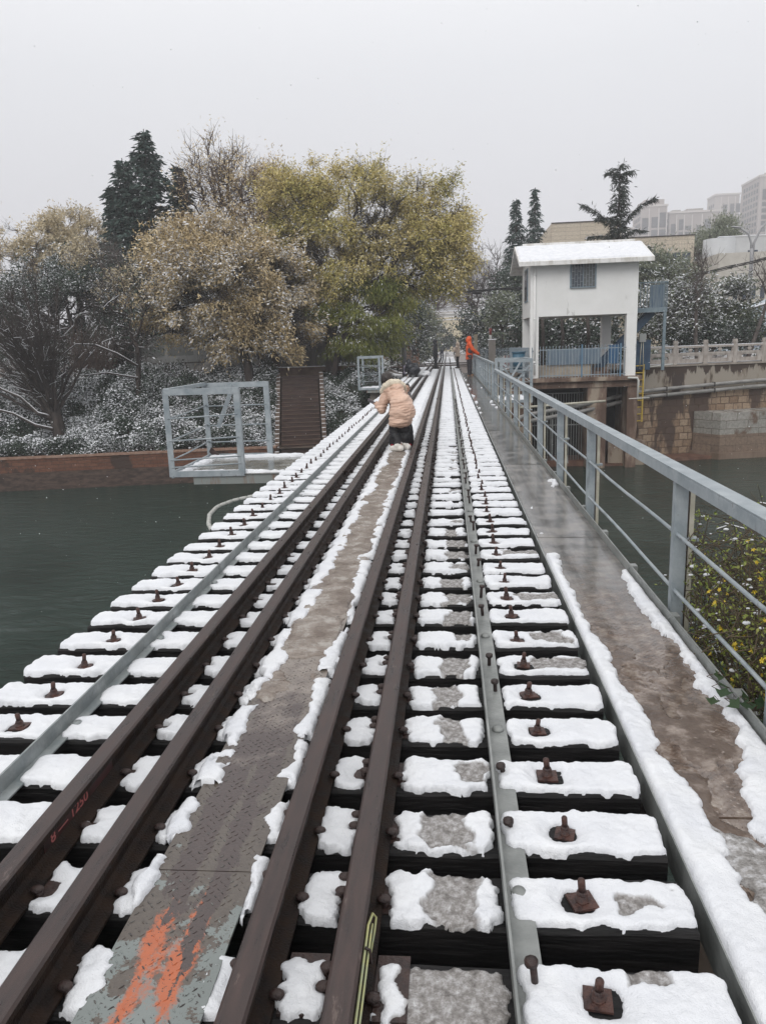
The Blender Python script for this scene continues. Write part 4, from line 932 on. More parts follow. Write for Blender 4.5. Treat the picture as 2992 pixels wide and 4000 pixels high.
# ================================================================== WHITE HOUSE ON COLUMNS
WALLW = M("off_white_render", (.76, .755, .735), (.84, .835, .82), scale=1.2, rough=.8, bump=.15, bscale=30, thr=(.3, .7))
drip(WALLW, 4.75, .9, (.60, .59, .57), 3.2); spots(WALLW, 2.2, .64, (.58, .57, .55), (1, 1, .4))
DRIP = M("drip_stained_white", (.55, .53, .49), (.78, .77, .75), scale=2.5, rough=.8, stretch=(1.5, 1.5, .4), thr=(.35, .55))
t = thing('pump_house', 'white house raised on columns with snow on its roof and one barred window', 'house', (0, 0, 0))
HX0, HX1, HY0, HY1 = 3.5, 7.93, 34.0, 37.6
mb = MB(); mb.box(HX0, HX1, HY0, HY1, 2.52, 4.86)
# gable infill
mb.add([(HX0, HY0, 4.861), (HX0, HY1, 4.861), (HX0, 35.8, 5.42), (HX1, HY0, 4.861), (HX1, HY1, 4.861), (HX1, 35.8, 5.42)], [(0, 1, 2), (3, 5, 4), (0, 2, 5, 3), (1, 4, 5, 2)])
body = mb.build('wall', WALLW, t)
for (xa, xb, ya, yb_) in ((HX0, 3.86, HY0, 34.36), (7.5, HX1, HY0, 34.4), (HX0, 3.86, 37.2, HY1), (7.1, 7.5, 37.1, HY1)):
    mb = MB(); mb.box(xa+.003, xb-.003, ya+.003, yb_, -.3, 2.519); mb.build('column', WALLW, t)
mb = MB()
ev, rg_, y0, ym, y1, x0, x1 = 4.72, 5.60, 33.45, 35.8, 38.15, 2.98, 8.42
P_ = [(y0, ev-.17), (y0, ev), (ym, rg_), (y1, ev), (y1, ev-.17), (ym, rg_-.17)]
mb.add([(x0, a, b_) for a, b_ in P_]+[(x1, a, b_) for a, b_ in P_], [(0, 1, 2, 5), (5, 2, 3, 4), (11, 8, 7, 6), (10, 9, 8, 11), (0, 6, 7, 1), (1, 7, 8, 2), (2, 8, 9, 3), (3, 9, 10, 4), (4, 10, 11, 5), (5, 11, 6, 0)])
roof = mb.build('roof', DRIP, t)
mb = MB(); mb.box(x0+.35, x1-.3, ym-.08, ym+.08, rg_-.05, rg_+.09); mb.build('ridge', DRIP, roof)
def rs(X, Y): return np.minimum(np.minimum(X-x0-.04, x1-.04-X), np.minimum(Y-y0-.05, ym-.09-Y))
V, F, mi = cut_snow(x0, x1, y0, ym, .055, .06, 3, r=.08, amp=.02, ns_=2, boundary=rs, skirt=.01); V[:, 2] += ev+(V[:, 1]-y0)/(ym-y0)*(rg_-ev)
link('snow_cover', set_mesh('snow_cover', V, F, [SNOW], None, True), roof)
def rs2(X, Y): return np.minimum(np.minimum(X-x0-.04, x1-.04-X), np.minimum(Y-ym-.09, y1-.05-Y))
V, F, mi = cut_snow(x0, x1, ym, y1, .055, .08, 4, r=.08, amp=.02, ns_=2, boundary=rs2, skirt=.01); V[:, 2] += rg_-(V[:, 1]-ym)/(y1-ym)*(rg_-ev)
link('snow_cover', set_mesh('snow_cover', V, F, [SNOW], None, True), roof)
WFR = M("blue_grey_window_frame", (.15, .22, .28), (.22, .29, .34), scale=9, rough=.5)
GLASS = M("dark_window_glass", (.025, .04, .06), rough=.08, spec=.8)
GLASS2 = M("curtained_window_glass", (.13, .14, .14), rough=.15)
mb = MB(); wx0, wx1, wz0, wz1 = 5.13, 6.20, 3.63, 4.70
mb.box(wx0, wx1, 33.955, 33.999, wz0, wz0+.05); mb.box(wx0, wx1, 33.955, 33.999, wz1-.05, wz1); mb.box(wx0, wx0+.05, 33.955, 33.999, wz0+.051, wz1-.051); mb.box(wx1-.05, wx1, 33.955, 33.999, wz0+.051, wz1-.051); mb.box(5.645, 5.69, 33.955, 33.999, wz0+.051, wz1-.051)
win = mb.build('window', WFR, t)
mb = MB(); mb.box(wx0+.051, 5.644, 33.985, 33.996, wz0+.051, wz1-.051); mb.build('pane', GLASS, win)
mb = MB(); mb.box(5.691, wx1-.051, 33.985, 33.996, wz0+.051, wz1-.051); mb.build('pane', GLASS2, win)
mb = MB()
for i in range(9):
    x = wx0+.06+i*(wx1-wx0-.12)/8; mb.box(x-.009, x+.009, 33.90, 33.915, wz0, wz1)
    for j in range(4):
        if i < 8: z = wz0+.12+j*.27+(.13 if i % 2 else 0); mb.box(x+.009, x+(wx1-wx0-.12)/8-.009, 33.902, 33.913, z, z+.016)
for z in (wz0, wz1-.02): mb.box(wx0, wx1, 33.916, 33.954, z, z+.02)
mb.build('grille', M('galvanised_grille', (.27, .30, .32), rough=.4), win)
mb = MB(); mb.box(3.47, 3.499, 35.0, 36.3, 3.2, 4.6); w2_ = mb.build('window', WFR, t); mb = MB(); mb.box(3.462, 3.469, 35.05, 36.25, 3.25, 4.55); mb.build('pane', GLASS, w2_)
mb = MB(); mb.tube([(3.68, 33.93, 4.55), (3.68, 33.93, .1)], .04, 8); [mb.cyl((3.68, 33.93, z), (3.68, 33.93, z+.06), .052, 8) for z in (.6, 2.4, 4.2)]; mb.build('drain_pipe', WALLW, t)
# slab and intake below
t2 = thing('intake_basin', 'stained concrete water intake with dark openings under the white house', 'intake', (0, 0, 0))
STC = M("brown_stained_concrete", (.10, .06, .042), (.33, .27, .21), scale=1.6, rough=.75, bump=.5, bscale=12, stretch=(1, 1, .35), thr=(.42, .6), c3=(.18, .12, .09), detail=8)
mb = MB(); mb.box(2.9, 8.15, 33.72, 38.5, -.22, -.05); mb.box(2.9, 8.04, 33.9, 38.5, -.50, -.221); mb.build('slab', STC, t2)
for (xa, xb) in ((2.5, 3.6), (5.95, 6.75), (7.62, 8.045)):
    mb = MB(); mb.box(xa, xb, 33.95, 36.3, -4.5, -.501); mb.build('pillar', STC, t2)
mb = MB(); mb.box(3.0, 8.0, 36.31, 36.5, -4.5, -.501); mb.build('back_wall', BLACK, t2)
mb = MB(); mb.box(3.601, 5.949, 34.6, 36.3, -4.4, -3.75); mb.box(6.751, 7.619, 34.4, 36.3, -4.4, -3.9); mb.build('floor', bpy.data.materials['red_brown_silt'], t2)
mb = MB()
x = 3.7
while x < 5.9: mb.box(x-.012, x+.012, 34.9, 34.925, -3.75, -.75); x += .115
mb.box(3.6, 5.95, 34.88, 34.9, -.80, -.75); mb.box(3.6, 5.95, 34.88, 34.9, -2.2, -2.15); mb.bar((4.7, 34.7, -.9), (5.2, 34.2, -3.8), .05); mb.box(4.55, 4.62, 34.8, 34.88, -3.75, -.8)
mb.build('trash_grille', GREYPAINT_OLD, t2)
mb = MB(); mb.box(7.0, 8.6, 34.6, 35.6, -4.5, -2.95); mb.build('side_block', STC, t2)
# fence along the slab and to the left
FEN = M("blue_grey_fence_paint", (.22, .28, .33), (.31, .36, .40), scale=6, rough=.5)
FENB = M("bright_blue_fence_post", (.11, .20, .29), rough=.5)
def picket(label, x0, x1, y0, y1, z0, z1, gap=.135, blue=()):
    t = thing('picket_fence', label, 'fence', (x0, y0, 0), math.atan2(y1-y0, x1-x0), group='blue-grey picket fences')
    Ln = math.hypot(x1-x0, y1-y0); mb = MB(); u = 0; 
    while u <= Ln:
        mb.box(u-.011, u+.011, -.011, .011, z0, z1-.06); mb.tube([(u, 0, z1-.06), (u, 0, z1-.045), (u, 0, z1+.02)], [.012, .022, .002], 6); u += gap
    o = mb.build('pickets', FEN, t)
    for z in (z0+.08, z1-.16): mb = MB(); mb.box(0, Ln, .012, .035, z, z+.035); mb.build('rail', FEN, t)
    for u in blue: mb = MB(); mb.box(u-.03, u+.03, -.03, .03, z0, z1+.04); mb.build('post', FENB, t)
    return t
picket('blue-grey picket fence standing under the white house', 3.9, 7.48, 33.80, 33.80, -.05, 1.28, blue=(1.75, 3.35))
picket('blue-grey picket fence right of the track, behind the short railing', 1.7, 3.42, 46.0, 43.0, -.05, 1.2, blue=())
picket('blue-grey picket fence segment left of the white house', 3.0, 3.6, 38.5, 33.9, -.05, 1.25, gap=.13)
BLU = M("corrugated_blue_sheet", (.08, .14, .21), (.22, .265, .30), scale=3, rough=.5, stretch=(6, 6, .3))
mb = MB()
for i in range(22): mb.box(4.35+i*.105, 4.40+i*.105, 35.0, 35.03, .46, 1.12); mb.box(4.401+i*.105, 4.454+i*.105, 35.01, 35.02, .46, 1.12)
o = mb.build('corrugated_sheet', BLU); tag(o, 'faded blue corrugated sheet standing on the low wall under the white house', 'sheet')
mb = MB(); mb.box(7.0, 7.42, 34.9, 34.93, .45, 1.25); o = mb.build('blue_board', M("strong_blue", (.025, .10, .22), (.04, .13, .25), rough=.5)); tag(o, 'bright blue board behind the fence at the right column of the white house', 'board')
mb = MB(); mb.box(3.87, 6.25, 35.1, 35.4, -.05, .45); o = mb.build('low_wall', M("beige_low_wall", (.34, .29, .23), (.42, .37, .30), scale=2)); tag(o, 'low beige wall behind the fence under the white house', 'wall')
mb = MB()
for i in range(4): mb.box(6.27, 7.1, 35.2+i*.25, 35.45+i*.25, -.05, .12+i*.16)
o = mb.build('concrete_steps', STC); tag(o, 'short dark concrete steps behind the fence under the white house', 'steps')
# blue outside stair
SB = M("blue_grey_stair_steel", (.13, .18, .21), (.20, .25, .28), scale=4, rough=.5); SBD = M("dark_blue_stringer", (.02, .05, .10), (.04, .09, .15), scale=3, rough=.5)
t = thing('outside_stair', 'blue steel stair and landing on the right side of the white house', 'stair', (0, 0, 0))
mb = MB(); mb.box(7.935, 9.4, 35.0, 36.2, 2.62, 2.70); mb.box(7.935, 9.4, 34.96, 34.999, 2.56, 2.76); mb.build('landing', SB, t)
for (x, y) in ((9.32, 35.03),): mb = MB(); mb.box(x-.06, x+.06, y-.05, y+.05, .1, 2.619); mb.build('post', SB, t)
mb = MB(); mb.box(7.935, 9.4, 34.965, 34.995, 3.78, 3.83); mb.box(9.365, 9.4, 34.996, 36.2, 3.78, 3.83)
for i in range(11): mb.box(7.97+i*.14, 7.995+i*.14, 34.967, 34.99, 2.761, 3.779)
for i in range(8): mb.box(9.37, 9.39, 35.1+i*.14, 35.12+i*.14, 2.701, 3.779)
mb.build('balustrade', SB, t)
mb = MB(); mb.box(8.75, 9.34, 35.4, 35.42, 2.72, 3.72); mb.build('side_sheet', BLU, t)
for y in (35.55, 36.15):
    mb = MB(); mb.bar((8.95, y, 2.6), (6.5, y, .1), .04, .30); mb.build('stringer', SBD, t)
mb = MB()
for i in range(13): a = i/13; mb.box(8.72-2.4*a, 8.95-2.4*a, 35.571, 36.129, 2.44-2.45*a, 2.47-2.45*a)
mb.build('treads', SB, t)
mb = MB(); mb.box(8.40, 8.68, 35.45, 35.6, 1.32, 1.68); t3 = mb.build('meter_box', M("grey_box", (.33, .34, .33), rough=.6)); tag(t3, 'small grey meter box on thin legs beside the blue stair', 'box')
mb = MB(); mb.cyl((8.46, 35.52, .15), (8.5, 35.52, 1.32), .018, 6); mb.cyl((8.62, 35.52, .15), (8.58, 35.52, 1.32), .018, 6); mb.build('leg', CREAM, t3)
mb = MB(); mb.box(8.1, 8.95, 35.7, 36.2, .1, 1.4); o = mb.build('dark_door', SBD); tag(o, 'dark blue steel door panel under the outside stair', 'door')

# ================================================================== OTHER BUILDINGS
def block(name, label, cat, x0, x1, y0, y1, z0, z1, wall, parts=(), rz=0, group=None):
    """axis-aligned building in local frame, origin at x0,y0"""
    t = thing(name, label, cat, (x0, y0, 0), rz, group)
    mb = MB(); mb.box(0, x1-x0, 0, y1-y0, z0, z1); mb.build('wall', wall, t)
    return t
BEI = brickish("beige_tile_cladding", (.55, .49, .40), (.60, .54, .45), (.42, .37, .31), 1, 1.2, .32, mortar=.02, bump=.2, off=0)
t = block('beige_hall', 'beige tiled flat-roofed hall behind the house roof, left of the cedar', 'building', 9.6, 15.8, 75, 95, 0, 11.9, BEI)
mb = MB(); mb.add([(0, 0, 0), (0, 20, 0), (-2.4, 20, 0), (-2.4, 3.5, 0), (0, 0, 11.2), (0, 20, 11.2), (-2.4, 20, 10.0), (-2.4, 3.5, 10.0)], [(0, 3, 7, 4), (3, 2, 6, 7), (4, 7, 6, 5), (0, 4, 5, 1)]); mb.build('side_wing', BEI, t)
mb = MB(); mb.box(4.4, 6.2, -.05, -.001, 8.6, 9.9); mb.build('window', GLASS, t)
mb = MB(); mb.box(-2.0, -1.2, 1.2, 2.2, 8.6, 9.7); mb.build('window', GLASS, t)
mb = MB(); mb.box(-.05, 6.3, -.1, .1, 11.901, 11.96); mb.build('roof_edge', DARKSTEEL, t)
t = block('beige_hall', 'lower beige tiled hall with ribbon windows right of the cedar', 'building', 15.9, 21.7, 73, 92, 0, 10.1, BEI)
for i in range(6): mb = MB(); mb.box(.5+i*.86, 1.2+i*.86, -.05, -.001, 7.2, 8.7); mb.build('window', GLASS, t)
mb = MB(); mb.box(-.05, 5.85, -.1, .1, 10.101, 10.16); mb.build('roof_edge', DARKSTEEL, t)
t = block('beige_hall', 'small beige tiled block below the hill trees', 'building', 22.0, 26.3, 75, 90, 0, 7.6, BEI)
for i in range(4): mb = MB(); mb.box(.3+i*.95, 1.0+i*.95, -.05, -.001, 4.6, 5.9); mb.build('window', GLASS, t)
# euro style building on the right
CRM = M("cream_render", (.44, .41, .36), (.53, .50, .45), scale=.8, rough=.8); WHR = M("pale_grey_panels", (.42, .43, .44), (.50, .51, .52), scale=.6, rough=.7)
t = block('arched_building', 'cream building with a row of arched windows behind the snowy trees', 'building', 22.2, 40, 68, 84, 0, 8.0, CRM)
for i in range(5):
    mb = MB(); x = 1.3+i*.72; pr_ = [(x, -.06, 4.3), (x+.34, -.06, 4.3), (x+.34, -.06, 5.2)]+[(x+.17+.17*math.cos(a*PI/6), -.06, 5.2+.2*math.sin(a*PI/6)) for a in range(1, 6)]+[(x, -.06, 5.2)]
    mb.add(pr_, [tuple(range(len(pr_)))]); q = [(p_[0], -.002, p_[2]) for p_ in pr_]; nn = len(pr_); mb.add(pr_+q, [(i_, (i_+1) % nn, (i_+1) % nn+nn, i_+nn) for i_ in range(nn)]); mb.build('window', GLASS, t)
for z in (3.55, 3.8): mb = MB(); mb.box(.2, 17, -.35, -.001, z, z+.16); mb.build('cornice', CRM, t)
mb = MB(); mb.box(3.2, 17, -.5, -.36, 3.961, 4.02); mb.build('snow_cover', SNOW, t)
t = block('round_cornered_building', 'pale grey building with rounded corner behind the street lamp', 'building', 26.6, 48, 80, 100, 0, 10.6, WHR)
mb = MB(); mb.tube([(.0, 1.2, 0), (.0, 1.2, 10.55)], 1.6, 20); mb.build('corner_tower', WHR, t)
for i in range(5): 
    for z in (7.6,): mb = MB(); mb.box(2.2+i*1.9, 3.1+i*1.9, -.05, -.001, z, z+1.7); mb.build('window', GLASS, t)
mb = MB(); mb.box(-.6, 20, -.1, .3, 10.601, 10.68); mb.build('snow_cover', SNOW, t)
PB = M("pale_blue_hoarding", (.38, .44, .49), (.44, .50, .55), scale=.5, rough=.5)
t = thing('pale_blue_shed', 'pale blue sheet shed with a sloping snowy roof edge behind the snowy shrubs', 'shed', (17.2, 58, 0), math.radians(8))
mb = MB(); mb.add([(0, 0, 0), (9, 0, 0), (9, 4, 0), (0, 4, 0), (0, 0, 2.0), (9, 0, 4.4), (9, 4, 4.4), (0, 4, 2.0)], [(0, 1, 5, 4), (1, 2, 6, 5), (2, 3, 7, 6), (3, 0, 4, 7), (4, 5, 6, 7)]); mb.build('wall', PB, t)
mb = MB(); mb.bar((-.1, -.05, 2.05), (9, -.05, 4.45), .12, .08); mb.build('roof_edge', DARKSTEEL, t)
mb = MB(); mb.bar((-.1, 0, 2.13), (9, 0, 4.53), .35, .07); mb.build('snow_cover', SNOW, t)
# notice boards behind balustrade
for (x, y, w_, lab) in ((14.35, 46, 1.9, 'pale blue notice board behind the balustrade, left of the leaning bare tree'), (17.2, 46.5, 2.2, 'pale notice board at the right picture edge behind the balustrade')):
    t = thing('notice_board', lab, 'notice board', (x, y, 0), group='notice boards behind the balustrade')
    mb = MB(); mb.box(0, w_, 0, .08, .75, 1.75); mb.build('board', M('notice_blue', (.22, .27, .40), (.34, .38, .46), scale=3, rough=.5), t)
    for u in (.05, w_-.11): mb = MB(); mb.box(u, u+.06, .081, .14, .12, 1.85); mb.build('leg', GREYPAINT_OLD, t)
    mb = MB(); 
    for k in range(7): mb.box(.3+k*.19, .42+k*.19, -.004, -.001, 1.42, 1.52)
    mb.build('lettering', M('board_letters', (.12, .13, .3), rough=.6), t)
# towers in the haze
TW = [M("tower_facade_%d" % i, c1, c2, scale=.06, rough=.9) for i, (c1, c2) in enumerate((((.30, .26, .235), (.36, .32, .29)), ((.34, .305, .28), (.40, .365, .34)), ((.27, .235, .215), (.33, .295, .27))))]
TWD = M("tower_windows", (.008, .009, .011), (.04, .04, .045), scale=.35, rough=.4, stretch=(1, 1, 3), thr=(.45, .55))
TWL = M("tower_ribs", (.50, .46, .43), rough=.9)
def tower(x0, x1, y, dep, z1, k, lab, steps=(), nst=7):
    t = thing('apartment_tower', lab, 'tower', (x0, y, 0), 0, 'apartment towers fading into the haze')
    W_ = x1-x0; mb = MB(); mb.box(0, W_, 0, dep, 0, z1); mb.build('wall', TW[k], t)
    rg = random.Random(int(x0*7)); u = W_*.04
    while u < W_*.93:
        w_ = rg.choice((1.4, 2.2, 3.0)); mb = MB(); z = z1*.35; zt = z1-rg.choice((1.5, 3, 5))
        while z < zt-2.2:
            hgt = rg.choice((1.9, 1.9, 4.8, 7.7)); hgt = min(hgt, zt-z); mb.box(u, u+w_, -.25, -.001, z, z+hgt); z += hgt+1.0
        mb.build('window_strip', TWD, t)
        mb = MB(); mb.box(u+w_+.1, u+w_+.5, -.6, -.001, z1*.3, z1-1); mb.build('rib', TWL, t)
        u += w_+rg.choice((.9, 1.6, 2.6))
    mb = MB(); mb.box(-.4, W_+.4, -.5, dep, z1+.001, z1+.9); mb.build('parapet', TWL, t)
    for (a, b_, h_) in steps: mb = MB(); mb.box(a, b_, 2, dep-1, z1+.91, z1+h_); mb.build('roof_structure', TW[k], t)
    v = 2
    while v < dep-3:
        mb = MB(); z = z1*.3
        while z < z1-3: mb.box(-.25, -.001, v, v+1.6, z, z+1.8); z += 3
        mb.build('window_strip', TWD, t); v += 3.4
tower(87, 101, 428, 16, 56, 1, 'leftmost hazy tower, half hidden by the star-shaped cedar')
tower(97, 109.5, 415, 18, 64.5, 0, 'hazy tower with an open roof frame just right of the cedar', steps=((2, 11.5, 3.6),))
tower(112, 136, 420, 18, 61.5, 2, 'broad hazy apartment slab in the middle of the skyline', steps=((2, 6, 1.9), (9, 17, 2.2)))
tower(137.5, 149, 432, 18, 60.0, 0, 'hazy tower between the broad slab and the tallest tower', steps=((5, 9, 2),))
tower(149.5, 185, 405, 24, 74, 0, 'tallest hazy tower at the right picture edge', steps=((6, 12, 3.5),))
tower(150, 163, 470, 14, 77, 1, 'faintest tower standing behind the tallest one')
t = thing('apartment_tower', 'plain pale grey slab in front of the tower with the roof frame', 'tower', (80, 360, 0), 0, 'apartment towers fading into the haze'); mb = MB(); mb.box(0, 9, 0, 10, 0, 42); mb.build('wall', TW[1], t)
# far buildings down the line
YW = M("pale_yellow_render", (.48, .40, .24), (.55, .47, .30), scale=.5, rough=.8); GR = M("grey_terrace", (.24, .24, .25), (.30, .30, .31), scale=.2)
t = block('yellow_building', 'pale yellow building closing the view at the far end of the track', 'building', -4.5, 8.5, 175, 190, -1, 3.3, YW)
for i, x in enumerate((4.2, 5.6, 7.2, 9.4, 11)): mb = MB(); mb.box(x, x+.8, -.05, -.001, .2, 2.3); mb.build('door' if i % 2 else 'window', GLASS, t)
t = thing('terraced_building', 'stepped grey and yellow building rising in the haze above the end of the track', 'building', (-14, 260, 0))
for i, (z0, z1, dy, mat_) in enumerate(((0, 9.3, 0, YW), (9.3, 10.3, 5, YW), (10.3, 11.6, 9, GR), (11.6, 12.5, 12, TWL), (12.5, 14.3, 16, GR), (14.3, 15.2, 20, TWL), (15.2, 16.6, 24, GR))):
    mb = MB(); mb.box(0, 34, dy, dy+14, z0, z1-.02); mb.build('storey', mat_, t); mb = MB(); mb.box(0, 34, dy-.3, dy-.01, z1-.25, z1); mb.build('snow_cover', SNOW, t)
t = thing('terraced_building', 'hazy high block half hidden behind the bare tree right of the track', 'building', (7.5, 300, 0)); mb = MB(); mb.box(0, 9, 0, 12, 0, 31); mb.build('wall', GR, t)
# left: orange wall, small house details
OR = M("orange_brown_wall", (.24, .10, .05), (.32, .16, .09), scale=2, rough=.7)
t = thing('orange_wall', 'orange-brown garden wall with dark arches behind the notice sign', 'wall', (-5.2, 60, 0)); mb = MB(); mb.box(0, 3.0, 0, .25, -.2, 1.85); mb.build('wall', OR, t)
for i in range(3):
    mb = MB(); mb.tube([(1.5+i*.5+.24*math.cos(a*PI/8), -.02, 1.05+.35*math.sin(a*PI/8)) for a in range(9)], .03, 6); mb.build('arch', DARKSTEEL, t)
for i in range(3):
    mb = MB(); mb.ell((-3.55+i*.33, 59.7, 2.28), (.1, .1, .14), 12, 8); o = mb.build('lamp_globe', M('milk_glass', (.8, .8, .76), rough=.3)); tag(o, ('leftmost', 'middle', 'rightmost')[i]+' of three white globe lamps above the orange wall', 'lamp', 'globe lamps above the orange wall')
    mb = MB(); mb.cyl((-3.55+i*.33, 59.7, 1.86), (-3.55+i*.33, 59.7, 2.15), .02, 6); mb.build('stand', DARKSTEEL, o)
t = thing('notice_sign', 'white notice sign with rows of red-brown writing on two thin posts beside the cage', 'sign', (-4.12, 52, 0))
mb = MB(); mb.box(0, 1.1, 0, .03, .72, 1.32); p_ = mb.build('board', M('sign_white', (.46, .43, .41), rough=.6), t); p_.rotation_euler = (0, math.radians(-3), 0)
mb = MB(); rg = random.Random(5)
for r_ in range(5):
    x = .06
    while x < (1.02 if r_ < 4 else .5):
        w_ = rg.uniform(.025, .05); mb.box(x, x+w_, -.004, -.001, 1.24-r_*.105, 1.24-r_*.105+.055); x += w_+.016
q = mb.build('lettering', M('sign_red_writing', (.16, .06, .055), rough=.7), t); q.rotation_euler = (0, math.radians(-3), 0)
for x in (.32, .78): mb = MB(); mb.cyl((x, .05, -.3), (x, .05, .9), .025, 6); mb.build('post', RUST_DARK, t)
t = thing('camera_pole', 'grey pole with a horizontal arm carrying a camera left of the track', 'pole', (-2.33, 42, 0))
mb = MB(); mb.tube([(0, 0, -.6), (0, 0, 2.2)], [.13, .11], 12); mb.build('post', M('grey_pole', (.10, .10, .11), (.15, .15, .16), rough=.6), t); mb = MB(); mb.bar((-.1, 0, 2.2), (.95, 0, 2.32), .05); mb.build('arm', GREYPAINT_OLD, t); mb = MB(); mb.box(.85, 1.1, -.1, .1, 2.33, 2.48); mb.build('camera', DARKSTEEL, t); mb = MB(); mb.box(.14, .34, -.08, .08, 1.5, 2.05); mb.build('box', GREYPAINT_OLD, t)
WHP = M('white_paint_band', (.55, .54, .52), rough=.6); RDP = M('red_paint_band', (.22, .035, .03), rough=.6)
def bollard(x, y, z0, h, lab, r=.07):
    t = thing('striped_post', lab, 'post', (x, y, z0), group='red and white striped posts'); n_ = 6
    for i in range(n_): mb = MB(); mb.cyl((0, 0, h*i/n_), (0, 0, h*(i+1)/n_-.001), r, 10); mb.build('band', RDP if i % 2 else WHP, t)
bollard(-5.55, 44.5, -.4, .95, 'short red and white post left of the far cage platform'); bollard(-4.75, 44, -.4, .8, 'short striped post just behind the far cage platform'); bollard(-9.8, 40.3, 0, .8, 'striped post above the stairs beside the tarpaulin')
bollard(2.55, 47.5, 0, 2.35, 'tall red and white striped post right of the person in orange', .08)
t = thing('checkered_cylinder', 'red and white checkered marker behind the picket fence', 'marker', (3.25, 43.5, -.1))
for i in range(5):
    for j in range(5): mb = MB(); mb.box(-.22+i*.088, -.135+i*.088, -.01+.003*((i+j) % 2), .08, j*.18, j*.18+.175); mb.build('square', RDP if (i+j) % 2 else WHP, t)
t = thing('gate_pillar', 'grey concrete gate pillar with a snowy cap behind the picket fence', 'pillar', (3.9, 47, -.1)); mb = MB(); mb.box(-.28, .28, -.28, .28, 0, 2.4); mb.build('shaft', concrete("grey_pillar", (.17, .155, .14), (.27, .25, .23)), t); mb = MB(); mb.box(-.4, .4, -.4, .4, 2.401, 2.48); mb.build('cap', CONC, t); mb = MB(); mb.ell((0, 0, 2.49), (.4, .4, .12), 12, 6); mb.build('snow_cover', SNOW, t)
t = thing('concrete_post', 'slim grey concrete post with a flat snowy top at the end of the railing', 'post', (2.25, 40.5, -.3)); mb = MB(); mb.box(-.17, .17, -.17, .17, 0, 1.95); mb.build('shaft', bpy.data.materials["grey_pillar"], t); mb = MB(); mb.box(-.2, .2, -.2, .2, 1.951, 2.0); mb.build('cap', SNOW, t)
mb = MB(); mb.box(1.48, 1.68, 44.8, 44.84, .3, 2.0); o = mb.build('timber_board', M('pale_board', (.36, .30, .22), (.44, .38, .29), rough=.7)); tag(o, 'pale upright timber board just behind the person in orange', 'board'); o.rotation_euler = (0, 0, 0)
mb = MB(); mb.box(2.35, 2.75, 46.0, 46.2, -.1, .8); o = mb.build('white_box', WHP); tag(o, 'white box at the foot of the striped post', 'box')
mb = MB(); mb.tube([(3.05, 34.3, .35), (3.05, 34.3, 1.05)], [.24, .28], 16); mb.tube([(3.05, 34.3, 1.05), (3.05, 34.3, 1.1)], .31, 16); o = mb.build('blue_barrel', M('blue_plastic', (.035, .11, .17), rough=.4)); tag(o, 'blue plastic barrel beside the left column of the white house', 'barrel')
# street lamp
LP_ = M('lamp_pole_grey', (.33, .33, .34), rough=.4)
t = thing('street_lamp', 'tall street lamp with two curved arms at the right', 'street lamp', (18.25, 50, 0))
mb = MB(); mb.tube([(0, 0, 0), (0, 0, 5.9), (-.05, 0, 6.5)], [.14, .11, .09], 10); mb.build('pole', LP_, t)
mb = MB(); mb.tube([(-.03, 0, 5.9), (-.08, 0, 6.8), (-.28, 0, 7.35), (-.75, 0, 7.68)], [.08, .07, .065, .06], 8); mb.build('arm', LP_, t)
mb = MB(); mb.tube([(.0, 0, 5.6), (.08, 0, 6.8), (.42, 0, 7.6), (.95, 0, 8.1)], [.08, .07, .065, .06], 8); mb.build('arm', LP_, t)
mb = MB(); mb.ell((-1.0, 0, 7.74), (.32, .14, .07), 14, 8, Matrix.Rotation(math.radians(8), 3, 'Y')); mb.build('lamp_head', LP_, t)
mb = MB(); mb.ell((1.22, -.1, 8.25), (.36, .2, .09), 14, 8, Matrix.Rotation(math.radians(-25), 3, 'Y')); mb.build('lamp_head', M('dark_lamp_head', (.06, .06, .065), rough=.4), t)
# cables
CAB = M("black_cable", (.012, .012, .013), rough=.6)
def cable(name, lab, pts, r, sag=0, n=3, spread=.05):
    mb = MB(); rg = random.Random(len(lab))
    for k in range(n):
        P2 = []
        for i in range(len(pts)-1):
            a, b_ = Vector(pts[i]), Vector(pts[i+1])
            for u in range(10):
                f = u/10; q = a.lerp(b_, f); q.z -= sag*4*f*(1-f)+spread*math.sin(f*9+k*2)*.4-k*spread*.5; P2.append(q)
        P2.append(Vector(pts[-1])); mb.tube(P2, r*rg.uniform(.6, 1), 5)
    o = mb.build(name, CAB); tag(o, lab, 'cable', 'overhead cables')
    return o
o = cable('overhead_cable', 'thick black cable bundle crossing above the track to the white house', [(-7, 47, 4.62), (-2.3, 47, 4.56), (1, 47, 4.46), (5, 47, 4.55)], .03, .0, 4, .05)
mb = MB(); mb.ell((1.75, 47, 4.40), (.30, .07, .09), 12, 8); mb.build('splice_box', CAB, o)
o = cable('overhead_cable', 'black cable bundle rising to the right above the snowy trees', [(8.2, 45, 4.0), (11.0, 45, 4.27), (14.2, 45, 4.82), (17.3, 45, 5.42), (24, 45, 6.7)], .028, .03, 5, .06)
mb = MB(); mb.ell((12.6, 45, 4.63), (.25, .08, .07), 12, 8); mb.build('snowy_splice_box', SNOW, o)
cable('overhead_cable', 'thin sagging cables under the bundle at the right', [(10, 46, 4.0), (15, 46, 4.25), (24, 46, 5.9)], .012, .25, 4, .25)
